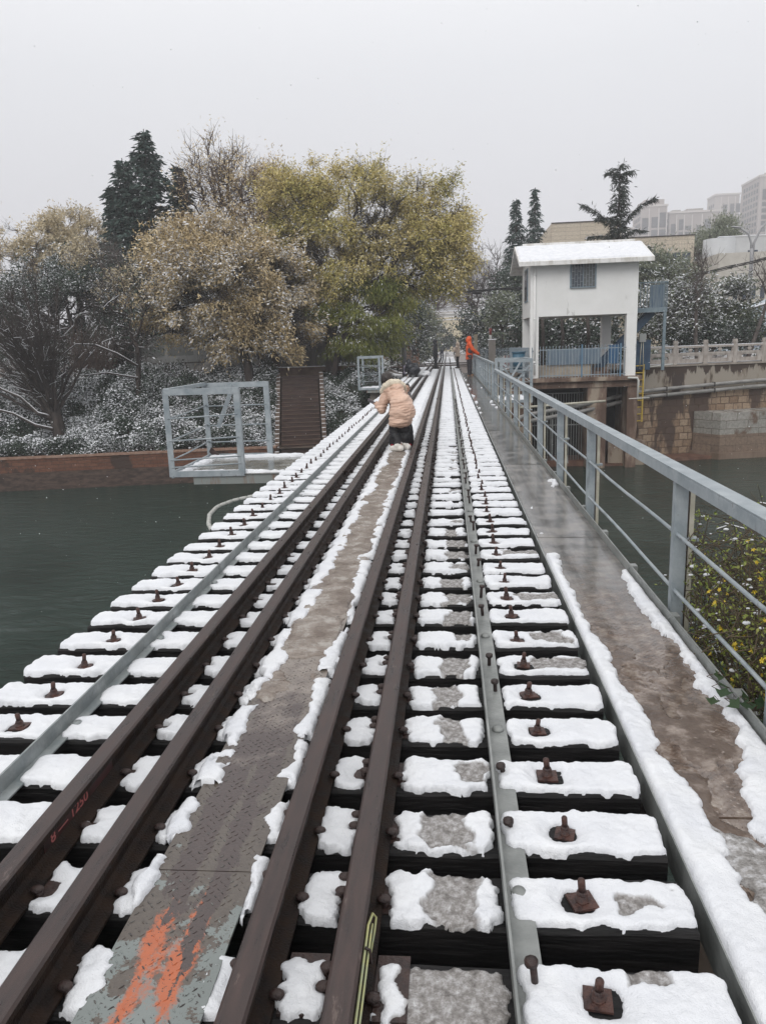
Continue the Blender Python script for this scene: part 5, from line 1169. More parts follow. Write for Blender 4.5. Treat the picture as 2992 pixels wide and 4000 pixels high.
# van and covered car on the left
VW = M('pale_grey_van_paint', (.20, .205, .20), (.26, .265, .26), scale=2, rough=.45)
t = thing('parked_van', 'pale grey van parked behind the bushes at the left, seen through branches', 'van', (-16.9, 41.2, .05))
mb = MB(); O = [(0, .45), (0, 1.6), (.12, 2.25), (.4, 2.42), (3.1, 2.42), (3.6, 2.2), (4.2, 1.45), (4.95, 1.15), (5.0, .45)]
mb.add([(a, 0, b_) for a, b_ in O]+[(a, 1.8, b_) for a, b_ in O], [tuple(range(9)), tuple(range(17, 8, -1))]+[(i, i+9, (i+1) % 9+9, (i+1) % 9) for i in range(9)]); o = mb.build('body', VW, t, bevel=.05)
mb = MB(); mb.box(.3, 1.7, -.012, -.001, 1.35, 2.0); mb.build('window', M('dusty_glass', (.14, .145, .14), rough=.3), t); mb = MB(); mb.box(1.9, 3.3, -.012, -.001, 1.35, 2.0); mb.build('window', bpy.data.materials['dusty_glass'], t)
mb = MB(); mb.box(.1, 4.9, -.02, -.001, .95, 1.0); mb.build('trim_strip', DARKSTEEL, t)
for x in (.95, 4.0): mb = MB(); mb.cyl((x, -.03, .38), (x, .25, .38), .36, 18); w3 = mb.build('wheel', CAB, t); mb = MB(); mb.cyl((x, -.05, .38), (x, -.031, .38), .2, 14); mb.build('rim', GREYPAINT_OLD, w3)
t = thing('covered_car', 'car under a wrinkled grey tarpaulin above the stairs', 'car', (-13.9, 40.9, .05))
me_x, me_y = np.meshgrid(np.linspace(-.05, 1.05, 60), np.linspace(-.05, 1.05, 26), indexing='ij')
pf = np.interp(me_x, [0, .06, .2, .35, .75, .9, 1.0], [.0, .75, .95, 1.45, 1.42, 1.0, .0]); hh = pf*np.clip(1-np.abs(me_y*2-1)**6, 0, 1)
zz = np.maximum(.12, hh)+.05*fbm(me_x*14, me_y*6, 6)*2
V = np.stack([me_x*4.0, me_y*1.7, zz], -1).reshape(-1, 3); idx = np.arange(60*26).reshape(60, 26)
F = np.stack([idx[:-1, :-1], idx[1:, :-1], idx[1:, 1:], idx[:-1, 1:]], -1).reshape(-1, 4)
link('tarpaulin', set_mesh('tarpaulin', V, F, M('grey_tarpaulin', (.15, .14, .125), (.24, .225, .205), scale=3, rough=.5, bump=.8, bscale=5, bdist=.05), None, True), t)
for x in (.8, 3.1): mb = MB(); mb.cyl((x, .05, .22), (x, .3, .22), .26, 14); mb.build('wheel', CAB, t)
t = thing('garden_wall', 'grey wall panels behind the parked van and the tarpaulin', 'wall', (-20, 45.5, 0)); mb = MB()
for i in range(6): mb.box(i*2.2, i*2.2+2.14, 0, .2, 0, 2.3)
mb.build('panels', concrete('dull_wall', (.13, .12, .11), (.20, .19, .18)), t)
mb = MB(); mb.box(-9.6, -4.5, 40.2, 40.4, -.1, .55); mb.box(-9.6, -4.5, 40.15, 40.45, .551, .60); t = mb.build('low_garden_wall', M('brown_low_wall', (.13, .08, .055), (.22, .15, .11), scale=3, rough=.7)); tag(t, 'low brown wall at the top of the stairs under the olive tree', 'wall')
mb = MB(); mb.box(-9.6, -4.5, 40.2, 40.42, .601, .64); mb.build('snow_cover', SNOW, t)
# ================================================================== TREES AND SHRUBS
def seg_tubes(A, B, ra, rb, n=4):
    A = np.asarray(A, float); B = np.asarray(B, float); D = B-A; Ln = np.linalg.norm(D, axis=1, keepdims=True)+1e-9; D = D/Ln
    up = np.where(np.abs(D[:, 2:3]) < .9, [[0, 0, 1.0]], [[1.0, 0, 0]]); a = np.cross(D, up); a /= np.linalg.norm(a, axis=1, keepdims=True); b_ = np.cross(D, a)
    ra = np.asarray(ra, float).reshape(-1, 1); rb = np.asarray(rb, float).reshape(-1, 1)
    rings = []
    for P_, r_ in ((A, ra), (B+D*rb*.3, rb)):
        for k in range(n):
            t = 2*PI*k/n; rings.append(P_+(a*math.cos(t)+b_*math.sin(t))*r_)
    V = np.stack(rings, 1).reshape(-1, 3); N = len(A); base = np.arange(N)[:, None]*2*n
    F = np.concatenate([np.stack([base[:, 0]+k, base[:, 0]+(k+1) % n, base[:, 0]+n+(k+1) % n, base[:, 0]+n+k], -1) for k in range(n)])
    return V, F
def leaf_quads(P_, D, Ln, W_, nrm=None, rs=None):
    D = D/(np.linalg.norm(D, axis=1, keepdims=True)+1e-9)
    if nrm is None: nrm = rs.normal(size=P_.shape)
    s = np.cross(D, nrm); s /= (np.linalg.norm(s, axis=1, keepdims=True)+1e-9)
    Ln = np.asarray(Ln).reshape(-1, 1); W_ = np.asarray(W_).reshape(-1, 1)
    V = np.stack([P_, P_+D*Ln*.45+s*W_*.5, P_+D*Ln, P_+D*Ln*.45-s*W_*.5], 1).reshape(-1, 3)
    F = np.arange(len(P_)*4).reshape(-1, 4); return V, F
def grow(trunk, targets, rs, k1=.35):
    nodes = [np.array(p_, float) for p_ in trunk]; par = [-1]+list(range(len(trunk)-1)); plen = [0.0]
    for i in range(1, len(trunk)): plen.append(plen[-1]+np.linalg.norm(nodes[i]-nodes[i-1])*.25)
    top = nodes[-1]; order = np.argsort(np.linalg.norm(targets-top, axis=1)); NA = np.array(nodes); PLa = np.array(plen); nt_ = len(trunk)
    lo = max(1, nt_-3)
    for j in order:
        t = targets[j]; d = np.linalg.norm(NA-t, axis=1)+k1*PLa
        d[:lo] += 3; d += np.maximum(0, NA[:, 2]-t[2])*.6
        k = int(np.argmin(d)); NA = np.vstack([NA, t]); PLa = np.append(PLa, PLa[k]+np.linalg.norm(NA[k]-t)); par.append(k)
    return NA, np.array(par)
def branch_mesh(trunk, targets, r0, rtip, rs, bend=.12, n=5, pw=.5):
    NA, par = grow(trunk, targets, rs); cnt = np.ones(len(NA))
    for i in range(len(NA)-1, 0, -1):
        if par[i] >= 0: cnt[par[i]] += cnt[i]
    # parents always precede children except sorted insert: fine
    rad = rtip*cnt**pw; rad = np.minimum(rad, r0); rad[:len(trunk)] = np.linspace(r0, max(rad[len(trunk)-1], r0*.55), len(trunk))
    A, B, ra, rb = [], [], [], []
    for i in range(1, len(NA)):
        p_, q = NA[par[i]], NA[i]; r1 = min(rad[par[i]], rad[i]*1.35) if i >= len(trunk) else rad[par[i]]; r2 = rad[i]
        L_ = np.linalg.norm(q-p_); m1 = p_+(q-p_)*.35+rs.normal(size=3)*L_*bend*.6; m2 = p_+(q-p_)*.7+rs.normal(size=3)*L_*bend*.6
        if i < len(trunk): m1 = p_+(q-p_)*.35; m2 = p_+(q-p_)*.7
        rr = np.linspace(r1, r2, 4); c_ = [p_, m1, m2, q]
        for k in range(3): A.append(c_[k]); B.append(c_[k+1]); ra.append(rr[k]); rb.append(rr[k+1])
    return np.array(A), np.array(B), np.array(ra), np.array(rb), NA
def sample_ell(ells, n, rs, shell=.55, depth=.8):
    vol = np.array([e_[2]*e_[3] for e_ in ells]); pr_ = vol/vol.sum(); out = []
    for e_, c_ in zip(ells, rs.multinomial(n, pr_)):
        u = rs.normal(size=(c_, 3)); u /= np.linalg.norm(u, axis=1, keepdims=True); r_ = rs.random(c_)**(shell)
        ry = e_[4] if len(e_) > 4 else e_[2]*depth
        out.append(np.stack([e_[0], 0*e_[0], e_[1]], -1)+u*r_[:, None]*np.array([e_[2], ry, e_[3]]))
    return np.concatenate(out)
def snow_on_segments(A, B, ra, frac, rs, mn=.012):
    """ridges of snow lying on the upper side of near-horizontal branches"""
    D = B-A; L_ = np.linalg.norm(D, axis=1); h = np.abs(D[:, 2])/(L_+1e-9); ok = (h < .75) & (rs.random(len(A)) < frac) & (ra > mn)
    up = np.array([0, 0, 1.0]); A2 = A[ok]+up*ra[ok, None]*.75; B2 = B[ok]+up*ra[ok, None]*.7; r_ = np.maximum(ra[ok]*.62, .010)
    return seg_tubes(A2, B2, r_, r_*.9, 4)
def tree(name, label, cat, base, ells, trunk, nclump, nleaf, leaf, mats, r0=.2, rtip=.012, spread=.4, snow=.2, droop=.4, twigs=6, twl=.5, seed=1, group=None, shell=.5, sn_br=.4, outward=.6, upsnow=True, depth=.8, snl=None, twr=.006, barkmat=None, nside=5):
    rs = np.random.RandomState(seed); t = thing(name, label, cat, base, 0, group)
    tg = sample_ell(ells, nclump, rs, shell, depth)
    A, B, ra, rb, NA = branch_mesh(trunk, tg, r0, rtip, rs, n=nside)
    Vt, Ft = seg_tubes(A, B, ra, rb, nside)
    parts = [(Vt, Ft, np.zeros(len(Ft), int))]
    cen = np.array([np.mean([e_[0] for e_ in ells]), 0, np.mean([e_[1] for e_ in ells])-.8])
    ctr = None
    if twigs:
        P0 = np.repeat(tg, twigs, 0); o_ = P0-cen; o_ /= (np.linalg.norm(o_, axis=1, keepdims=True)+1e-9)
        D = o_*outward+rs.normal(size=P0.shape)*.55+np.array([0, 0, .35]); D /= np.linalg.norm(D, axis=1, keepdims=True); L_ = twl*(.4+rs.random(len(P0)))[:, None]
        Mid = P0+D*L_*.55; D2 = D+rs.normal(size=D.shape)*.35; End = Mid+D2*L_*.5
        V1, F1 = seg_tubes(np.concatenate([P0, Mid]), np.concatenate([Mid, End]), np.r_[np.full(len(P0), twr*1.3), np.full(len(P0), twr)], np.r_[np.full(len(P0), twr), np.full(len(P0), twr*.5)], 3)
        parts.append((V1, F1, np.zeros(len(F1), int)))
        D3 = D+rs.normal(size=D.shape)*.6; E3 = P0+D*L_*.4+D3*L_*.45
        V1, F1 = seg_tubes(P0+D*L_*.4, E3, np.full(len(P0), twr), np.full(len(P0), twr*.5), 3); parts.append((V1, F1, np.zeros(len(F1), int)))
        ctr = np.concatenate([P0+D*L_*.3, Mid, End, E3])
    V, F, mi = join_np(parts)
    tr_ = link('trunk', set_mesh('trunk', V, F, barkmat or BARK, None, True), t)
    if sn_br:
        V, F = snow_on_segments(A, B, ra, sn_br, rs)
        if len(F): link('snow_cover', set_mesh('snow_cover', V, F, SNOWLEAF, None, True), tr_)
    if nleaf:
        src = tg if ctr is None else np.concatenate([tg, ctr]); n_ = nclump*nleaf
        P_ = src[rs.randint(0, len(src), n_)]+rs.normal(size=(n_, 3))*spread
        # leave gaps: drop leaves where a coarse noise is low
        g = fbm(P_[:, 0]*1.1+P_[:, 1]*.9, P_[:, 2]*1.1, seed, 2); P_ = P_[g > -.16]; n_ = len(P_)
        o_ = P_-cen; o_ /= (np.linalg.norm(o_, axis=1, keepdims=True)+1e-9)
        D = o_*.5+rs.normal(size=P_.shape)*.6+np.array([0, 0, -droop])
        L_ = leaf[0]*(.6+.8*rs.random(n_)); W_ = leaf[1]*(.6+.8*rs.random(n_))
        V, F = leaf_quads(P_, D, L_, W_, None, rs); c_ = link('crown', set_mesh('crown', V, F, mats), t)
        if snow:
            k = rs.random(n_) < snow*(1+.8*np.clip(fbm(P_[:, 0]*.8, P_[:, 2]*.8, seed+3, 2)*3, -1, 1))
            Pq = P_[k]; D = D[k].copy(); D[:, 2] *= .45; sl = snl or (leaf[0]*.8, leaf[1]*.9)
            q = len(Pq); N_ = np.tile([0, -.45, .85], (q, 1))+rs.normal(size=(q, 3))*.55
            V, F = leaf_quads(Pq+np.array([0, 0, .015]), D, sl[0]*(.5+.9*rs.random(q)), sl[1]*(.5+.9*rs.random(q)), N_, rs)
            link('snow_cover', set_mesh('snow_cover', V, F, SNOWLEAF), c_)
    return t
BARK = M("dark_wet_bark", (.018, .013, .011), (.06, .045, .038), scale=5, rough=.8, bump=.6, bscale=18, stretch=(1, 1, .3))
BARKB = M("brown_twig_bark", (.05, .03, .022), (.10, .065, .05), scale=5, rough=.8)
BARKG = M("grey_twig_bark", (.07, .055, .05), (.13, .11, .10), scale=5, rough=.8)
SNOWLEAF = M("snow_on_leaves", (.66, .67, .70), (.84, .85, .88), scale=3, rough=.8, spec=.2)
OLIVE = leaf_mat("olive_autumn_leaf", [(.17, .185, .06), (.34, .315, .09), (.52, .43, .15), (.66, .55, .28), (.46, .41, .20)], nscale=.28, namt=.6)
OCHRE = leaf_mat("ochre_autumn_leaf", [(.27, .21, .12), (.45, .34, .18), (.58, .46, .27), (.68, .58, .40)], nscale=.4, namt=.45)
SAND = leaf_mat("pale_sandy_leaf", [(.40, .33, .20), (.55, .46, .30), (.64, .56, .40)], nscale=.4)
DARKG = leaf_mat("dark_evergreen_leaf", [(.022, .034, .024), (.045, .066, .048), (.085, .11, .082)], nscale=.6)
MAGN = leaf_mat("magnolia_leaf", [(.05, .07, .04), (.11, .13, .08), (.2, .2, .14)], nscale=.8)
CONI = leaf_mat("blue_green_conifer", [(.016, .032, .030), (.04, .068, .058), (.085, .12, .10)], nscale=.5)
BROWNC = leaf_mat("browned_conifer", [(.09, .05, .025), (.18, .11, .05), (.25, .16, .08)], nscale=.5)
GREENW = leaf_mat("green_weeping_leaf", [(.06, .085, .018), (.13, .155, .03), (.22, .225, .05), (.26, .25, .07)], nscale=.5, namt=.5)
GREYG = leaf_mat("grey_green_leaf", [(.11, .135, .09), (.20, .225, .155), (.30, .31, .23)], nscale=.5)
def E(bx, bz, *L_): return [(q_[0]-bx, q_[1]-bz)+tuple(q_[2:]) for q_ in L_]
# --- large olive tree
b_ = (-5.9, 39.6, -2.1)
BT = E(b_[0], b_[2], (-1.5, 6.6, 2.9, 3.0), (-4.4, 7.8, 3.0, 2.3), (-7.3, 8.6, 1.9, 2.0), (-3.9, 5.2, 3.0, 2.4), (-7.3, 6.2, 2.3, 2.4), (-.6, 5.3, 1.9, 1.9), (-.2, 7.0, 1.4, 1.7))
tree('olive_tree', 'huge spreading tree with olive-yellow feathery leaves left of the track', 'tree', b_, BT,
     [(0, 0, 0), (-.05, 0, 2.2), (-.1, .1, 4.0), (.25, .1, 5.2), (.9, 0, 6.2)], 560, 270, (.17, .045), OLIVE, r0=.30, rtip=.012, spread=.15, snow=.14, twigs=11, twl=.65, seed=3, twr=.007, snl=(.13, .045), sn_br=.45)
b2 = (-6.0, 38.6, -2.1)
tree('weeping_tree', 'green drooping foliage hanging low around the dark trunks of the olive tree', 'tree', b2, E(b2[0], b2[2], (-3.8, 2.3, 1.9, 1.1), (-5.4, 3.6, 1.6, .9), (-2.9, 3.6, 1.3, 1.0), (-4.6, 1.4, 1.2, .5)),
     [(0, 0, 0), (.25, 0, 2.0), (.6, 0, 3.6), (1.4, 0, 4.9)], 150, 260, (.24, .032), GREENW, r0=.2, spread=.20, snow=.05, droop=1.3, twigs=4, twl=.4, seed=5, sn_br=.2)
# --- brown feathery tree
b_ = (-9.5, 37.2, -2.3)
tree('feathery_tree', 'ochre-brown feathery tree loaded with snow left of the stairs', 'tree', b_, E(b_[0], b_[2], (-10.4, 4.4, 4.0, 2.2), (-11.6, 5.9, 3.0, 1.5), (-8.5, 2.9, 2.2, 1.5), (-13.4, 3.8, 2.0, 1.5), (-10.5, 2.1, 1.8, .9), (-8.8, 5.2, 2.2, 1.5), (-7.9, 2.2, 1.7, 1.1), (-12.6, 2.4, 1.3, .8), (-7.6, 4.2, 1.4, 1.2)),
     [(0, 0, 0), (-.05, 0, 1.8), (-.2, .1, 3.2), (-.6, 0, 4.4)], 520, 240, (.18, .050), OCHRE, r0=.24, spread=.13, snow=.34, twigs=11, twl=.6, seed=8, sn_br=.7, snl=(.17, .06))
# --- sandy tree behind left
b_ = (-23.8, 50, .1)
tree('sandy_tree', 'pale sandy-yellow tree crown against the sky at the far left', 'tree', b_, E(b_[0], b_[2], (-24, 9.3, 2.6, 1.4), (-26.9, 8.3, 2.6, 1.9), (-22, 7.9, 1.5, 1.2), (-24, 7, 3.5, 1.6), (-20.3, 6.4, 1.8, 1.0)),
     [(0, 0, 0), (0, 0, 3), (0, 0, 5.5)], 280, 190, (.22, .06), SAND, r0=.3, spread=.20, snow=.2, seed=11, sn_br=.2)
# --- dark evergreen with snow
b_ = (-20.3, 41.5, 0)
tree('evergreen_tree', 'dark evergreen with snow on every leaf behind the bare willow', 'tree', b_, E(b_[0], b_[2], (-20.5, 4.9, 2.9, 2.1), (-18.2, 4.7, 1.7, 2.0), (-23.2, 3.9, 2.3, 2.2), (-20.3, 2.6, 3.4, 1.3), (-16.6, 3.4, 1.2, 1.6)),
     [(0, 0, 0), (0, 0, 1.5), (0, 0, 3)], 340, 170, (.13, .07), DARKG, r0=.2, spread=.34, snow=.45, droop=.1, twigs=3, seed=14, snl=(.12, .07), shell=.6)
b_ = (-14.2, 43.5, 0)
tree('evergreen_tree', 'snowy dark evergreen between the ochre tree and the tall conifer', 'tree', b_, E(b_[0], b_[2], (-15.2, 5.6, 1.8, 1.6), (-16.2, 3.6, 1.6, 1.8), (-12.6, 3.4, 2.6, 1.8), (-9.5, 3.2, 2.2, 1.6)),
     [(0, 0, 0), (0, 0, 1.5), (0, 0, 3)], 220, 150, (.13, .07), DARKG, r0=.2, spread=.36, snow=.25, droop=.1, twigs=3, seed=15, snl=(.15, .085), shell=.6)
# --- bare tree on the skyline
b_ = (-13.2, 46, 0)
tree('bare_tree', 'bare grey-brown branching tree on the skyline between conifer and olive tree', 'tree', b_, E(b_[0], b_[2], (-13.4, 10.4, 2.3, 2.9), (-11.6, 10.6, 1.9, 2.1), (-12.8, 8, 2.5, 2)),
     [(0, 0, 0), (0, 0, 3), (.1, 0, 5.5), (.2, 0, 7)], 230, 26, (.18, .05), OCHRE, r0=.24, rtip=.016, spread=.3, snow=.05, twigs=6, twl=.9, seed=17, barkmat=BARKB, twr=.011, sn_br=.3, droop=.1)
b_ = (-9.8, 44, 0)
tree('ochre_tree', 'tall thin-leaved ochre tree rising behind the left half of the olive tree', 'tree', b_, E(b_[0], b_[2], (-9.8, 9.4, 1.8, 1.9), (-9.0, 7.6, 2.2, 2.0), (-12.5, 7.2, 2.0, 1.4), (-7.8, 5.4, 1.6, 1.8), (-8.2, 3.6, 1.6, 1.4)),
     [(0, 0, 0), (0, 0, 3), (0, 0, 6)], 230, 170, (.18, .05), OCHRE, r0=.24, spread=.34, snow=.14, twigs=6, twl=.9, seed=18, barkmat=BARKB, twr=.009)
# --- bare willow-like tree, left foreground bank
t = thing('bare_willow', 'leafless willow fanning dark stems from a thick trunk at the left edge', 'tree', (-17.45, 33.4, -2.65))
rs = np.random.RandomState(4); A, B, RA, RB, TP_ = [], [], [], [], []
tk = [(0, 0, -.3), (-.06, 0, .9), (-.18, 0, 1.7), (-.3, 0, 2.3)]
for i in range(3): A.append(tk[i]); B.append(tk[i+1]); RA.append(.34-.04*i); RB.append(.30-.04*i)
for k in range(46):
    a = math.radians(rs.uniform(-62, 34)); L_ = rs.uniform(3.2, 6.6)*(1.0 if a < .3 else .8); p_ = np.array([-.1-.25*rs.random(), rs.normal()*.08, rs.uniform(1.2, 2.4)])
    d = np.array([math.sin(a), rs.normal()*.22, math.cos(a)]); r_ = rs.uniform(.035, .11); N = 7; bend = np.array([rs.normal()*.05-.02, rs.normal()*.05, .07])
    for q in range(N):
        d = d+bend+rs.normal(size=3)*.05; d /= np.linalg.norm(d); q2 = p_+d*L_/N
        A.append(p_); B.append(q2); RA.append(max(.009, r_*(1-q/N))); RB.append(max(.008, r_*(1-(q+1)/N))); 
        for _ in range(5 if q > 0 else 2): TP_.append((p_+(q2-p_)*rs.random(), d))
        p_ = q2
P0 = np.array([x[0] for x in TP_]); D0 = np.array([x[1] for x in TP_])
P0 = np.repeat(P0, 3, 0); D0 = np.repeat(D0, 3, 0); D1 = D0*.9+rs.normal(size=P0.shape)*.38; L1 = (.35+.8*rs.random(len(P0)))[:, None]; M1 = P0+D1*L1*.5; E1 = M1+(D1+rs.normal(size=P0.shape)*.25)*L1*.5
V1, F1 = seg_tubes(A, B, RA, RB, 6); V2, F2 = seg_tubes(np.concatenate([P0, M1]), np.concatenate([M1, E1]), np.r_[np.full(len(P0), .0085), np.full(len(P0), .0065)], np.r_[np.full(len(P0), .0065), np.full(len(P0), .004)], 3)
V, F, mi = join_np([(V1, F1, np.zeros(len(F1), int)), (V2, F2, np.zeros(len(F2), int))]); tr_ = link('trunk', set_mesh('trunk', V, F, BARK, None, True), t)
V, F = snow_on_segments(np.array(A), np.array(B), np.array(RA), .35, rs); V2, F2 = snow_on_segments(M1, E1, np.full(len(M1), .013), .12, rs); V, F, mi = join_np([(V, F, np.zeros(len(F), int)), (V2, F2, np.zeros(len(F2), int))])
link('snow_cover', set_mesh('snow_cover', V, F, SNOWLEAF, None, True), tr_)
def limb(pts, r0_, r1_, parent):
    pts = [Vector(p_) for p_ in pts]; n_ = len(pts); rr = [r0_+(r1_-r0_)*i/(n_-1) for i in range(n_)]
    mb = MB(); mb.tube(pts, rr, 7); o = mb.build('limb', BARK, parent)
    mb = MB(); mb.tube([p_+Vector((0, 0, r_*.9)) for p_, r_ in zip(pts, rr)], [r_*.5 for r_ in rr], 6); mb.build('snow_cover', SNOWLEAF, o)
limb([(-.1, -.1, 1.5), (-.8, -.3, 1.75), (-1.5, -.35, 2.5), (-2.3, -.4, 2.9), (-3.6, -.5, 4.1)], .10, .03, t)
limb([(-.05, -.1, .95), (-1.0, -.3, 1.25), (-1.9, -.4, 1.8), (-2.9, -.5, 2.1), (-4.2, -.6, 2.5)], .08, .025, t)
tree('frosted_tree', 'thin frosted brown tree mixed into the evergreens above the willow', 'tree', (-16.6, 41, 0), E(-16.6, 0, (-17.2, 5.6, 1.6, 1.5), (-15.6, 4.6, 1.3, 1.5), (-18.4, 6.6, 1.2, .9)), [(0, 0, 0), (0, 0, 2), (-.2, 0, 3.6)], 110, 90, (.15, .05), SAND, r0=.14, spread=.16, snow=.4, twigs=7, twl=.7, seed=26, barkmat=BARKG, sn_br=.4)
# --- slender dark tree
b_ = (-14.75, 35.8, -1.7)
tree('slender_tree', 'slender dark bare tree with arching snowy side branches between willow and stairs', 'tree', b_, E(b_[0], b_[2], (-15.5, 3.6, 1.2, 1.5), (-13.9, 3.8, 1.0, 1.6), (-14.6, 2.2, 1.2, 1.0)),
     [(0, 0, 0), (.1, 0, 1.6), (.25, 0, 2.9), (.3, 0, 3.6)], 90, 10, (.16, .07), DARKG, r0=.13, rtip=.012, twigs=5, twl=.7, seed=24, sn_br=.6)
sl = [o for o in bpy.data.objects if o.name == 'slender_tree'][0]
limb([(.25, -.1, 2.7), (-.6, -.3, 3.3), (-1.6, -.4, 3.75), (-2.5, -.4, 3.8), (-3.2, -.5, 3.3)], .06, .025, sl)
limb([(.2, -.1, 2.15), (-1.2, -.3, 2.45), (-2.4, -.4, 2.35), (-3.3, -.5, 2.7)], .045, .02, sl)
# --- wands: clump of upright brown canes
def canes(name, label, base, w_, d_, h, n_, seed, mat_, r_=.012):
    rs = np.random.RandomState(seed); A = []; B = []; P0 = np.stack([rs.uniform(-w_, w_, n_)*.6, rs.uniform(-d_, d_, n_), np.zeros(n_)], -1)
    D = np.stack([P0[:, 0]*.25/w_+rs.normal(size=n_)*.10, rs.normal(size=n_)*.08, np.ones(n_)], -1)*(h*(.5+.5*rs.random(n_)))[:, None]
    M1 = P0+D*.5; E1 = P0+D+np.stack([rs.normal(size=n_)*.3, rs.normal(size=n_)*.2, -np.abs(rs.normal(size=n_))*.15], -1)
    V, F = seg_tubes(np.concatenate([P0, M1]), np.concatenate([M1, E1]), np.r_[np.full(n_, r_), np.full(n_, r_*.8)], np.r_[np.full(n_, r_*.8), np.full(n_, r_*.4)], 3)
    o = link(name, set_mesh(name, V, F, mat_), None, base); tag(o, label, 'shrub'); return o
canes('cane_shrub', 'thicket of upright brown canes left of the parked van', (-18.0, 38.6, -.3), 1.2, .8, 3.6, 420, 31, BARKB)
canes('cane_shrub', 'red-brown upright canes behind the parked van', (-15.3, 43, 0), 2.4, .4, 3.4, 380, 32, BARKB)
canes('cane_shrub', 'thin brown canes in front of the tarpaulin', (-13.2, 37.8, -.6), 1.4, .6, 2.0, 160, 33, BARKB, .009)
# --- conifers
def conifer(name, label, base, spires, mat_, seed, leaf=(.3, .07), snow=.12, droop=.25, group=None, dens=1.0, needledown=.5, up=0.0, r0=.16):
    """spires: list of (x, y, ztop, zbot, maxr, power)"""
    rs = np.random.RandomState(seed); t = thing(name, label, 'tree', base, 0, group); SA = []; SB = []; SR = []; SQ = []; LP = []; LD = []
    for (x, y, zt, zb, mr_, pw) in spires:
        SA.append((x*.3, y*.3, 0)); SB.append((x, y, zt)); SR.append(r0); SQ.append(.02)
        z = zb
        while z < zt-.1:
            f = (zt-z)/(zt-zb); R = mr_*f**pw*rs.uniform(.62, 1.2)
            for k in range(max(4, int(7*dens))):
                a = rs.uniform(0, 2*PI); Lb = R*rs.uniform(.6, 1.1); x0 = x*.3+x*.7*(z/zt)
                p0 = np.array([x0, y*.3+y*.7*(z/zt), z]); d = np.array([math.cos(a), math.sin(a), .12+up]); pts = [p0]
                for q in range(1, 5): pts.append(p0+d*Lb*q/4+np.array([0, 0, -droop*Lb*(q/4)**2]))
                for q in range(4): SA.append(pts[q]); SB.append(pts[q+1]); SR.append(.02*(1-q*.2)); SQ.append(.02*(1-(q+1)*.2))
                m_ = max(6, int(Lb*26*dens)); u = rs.random(m_)**.8*4; i_ = np.minimum(u.astype(int), 3); fr = (u-i_)[:, None]; PP = np.array(pts)
                P_ = PP[i_]*(1-fr)+PP[i_+1]*fr; bd = np.array([math.cos(a), math.sin(a), 0]); sd = np.array([-math.sin(a), math.cos(a), 0])
                LP.append(P_+rs.normal(size=P_.shape)*.05); LD.append(bd*.6+sd*rs.normal(size=(m_, 1))*.8+np.array([0, 0, -needledown])+rs.normal(size=P_.shape)*.2)
            z += rs.uniform(.10, .2)/dens*.9
    V, F = seg_tubes(SA, SB, SR, SQ, 5); tr_ = link('trunk', set_mesh('trunk', V, F, BARK, None, True), t)
    P_ = np.concatenate(LP); D = np.concatenate(LD); n_ = len(P_); V, F = leaf_quads(P_, D, leaf[0]*(.6+.8*rs.random(n_)), leaf[1]*(.6+.8*rs.random(n_)), None, rs)
    c_ = link('crown', set_mesh('crown', V, F, mat_), t)
    k = rs.random(n_) < snow; Pq = P_[k]; q = len(Pq); D = D[k].copy(); D[:, 2] *= .3
    if q: V, F = leaf_quads(Pq+np.array([0, 0, .03]), D, leaf[0]*.7*(.5+.9*rs.random(q)), leaf[1]*(.6+.9*rs.random(q)), np.tile([0, -.3, 1.0], (q, 1))+rs.normal(size=(q, 3))*.3, rs); link('snow_cover', set_mesh('snow_cover', V, F, SNOWLEAF), c_)
    return t
conifer('dark_conifer', 'tall dense dark blue-green conifer with several spires on the left skyline', (-17.3, 45.5, 0), [(.5, 0, 13.9, 3.0, 2.5, .62), (-1.0, .2, 12.5, 3.0, 2.2, .55), (-1.9, .3, 11.0, 3, 1.7, .5)], CONI, 41, leaf=(.36, .11), snow=.05, droop=.1, dens=.95, needledown=.35, up=.12)
conifer('dark_conifer', 'smaller dark conifer spire leaning on the right of the tall one', (-15.2, 45.8, 0), [(.1, 0, 11.9, 3.0, 1.5, .6)], CONI, 42, leaf=(.34, .10), snow=.05, droop=.1, dens=1.0, needledown=.15, up=.15)
conifer('brown_conifer', 'rust-brown conifer foliage between dark conifer and ochre tree', (-14.6, 44.2, 0), [(0, 0, 9.3, 3.0, 1.9, .6), (-1.3, 0, 7.8, 3.0, 1.6, .6)], BROWNC, 43, leaf=(.34, .09), snow=.10, droop=.15, needledown=.3)
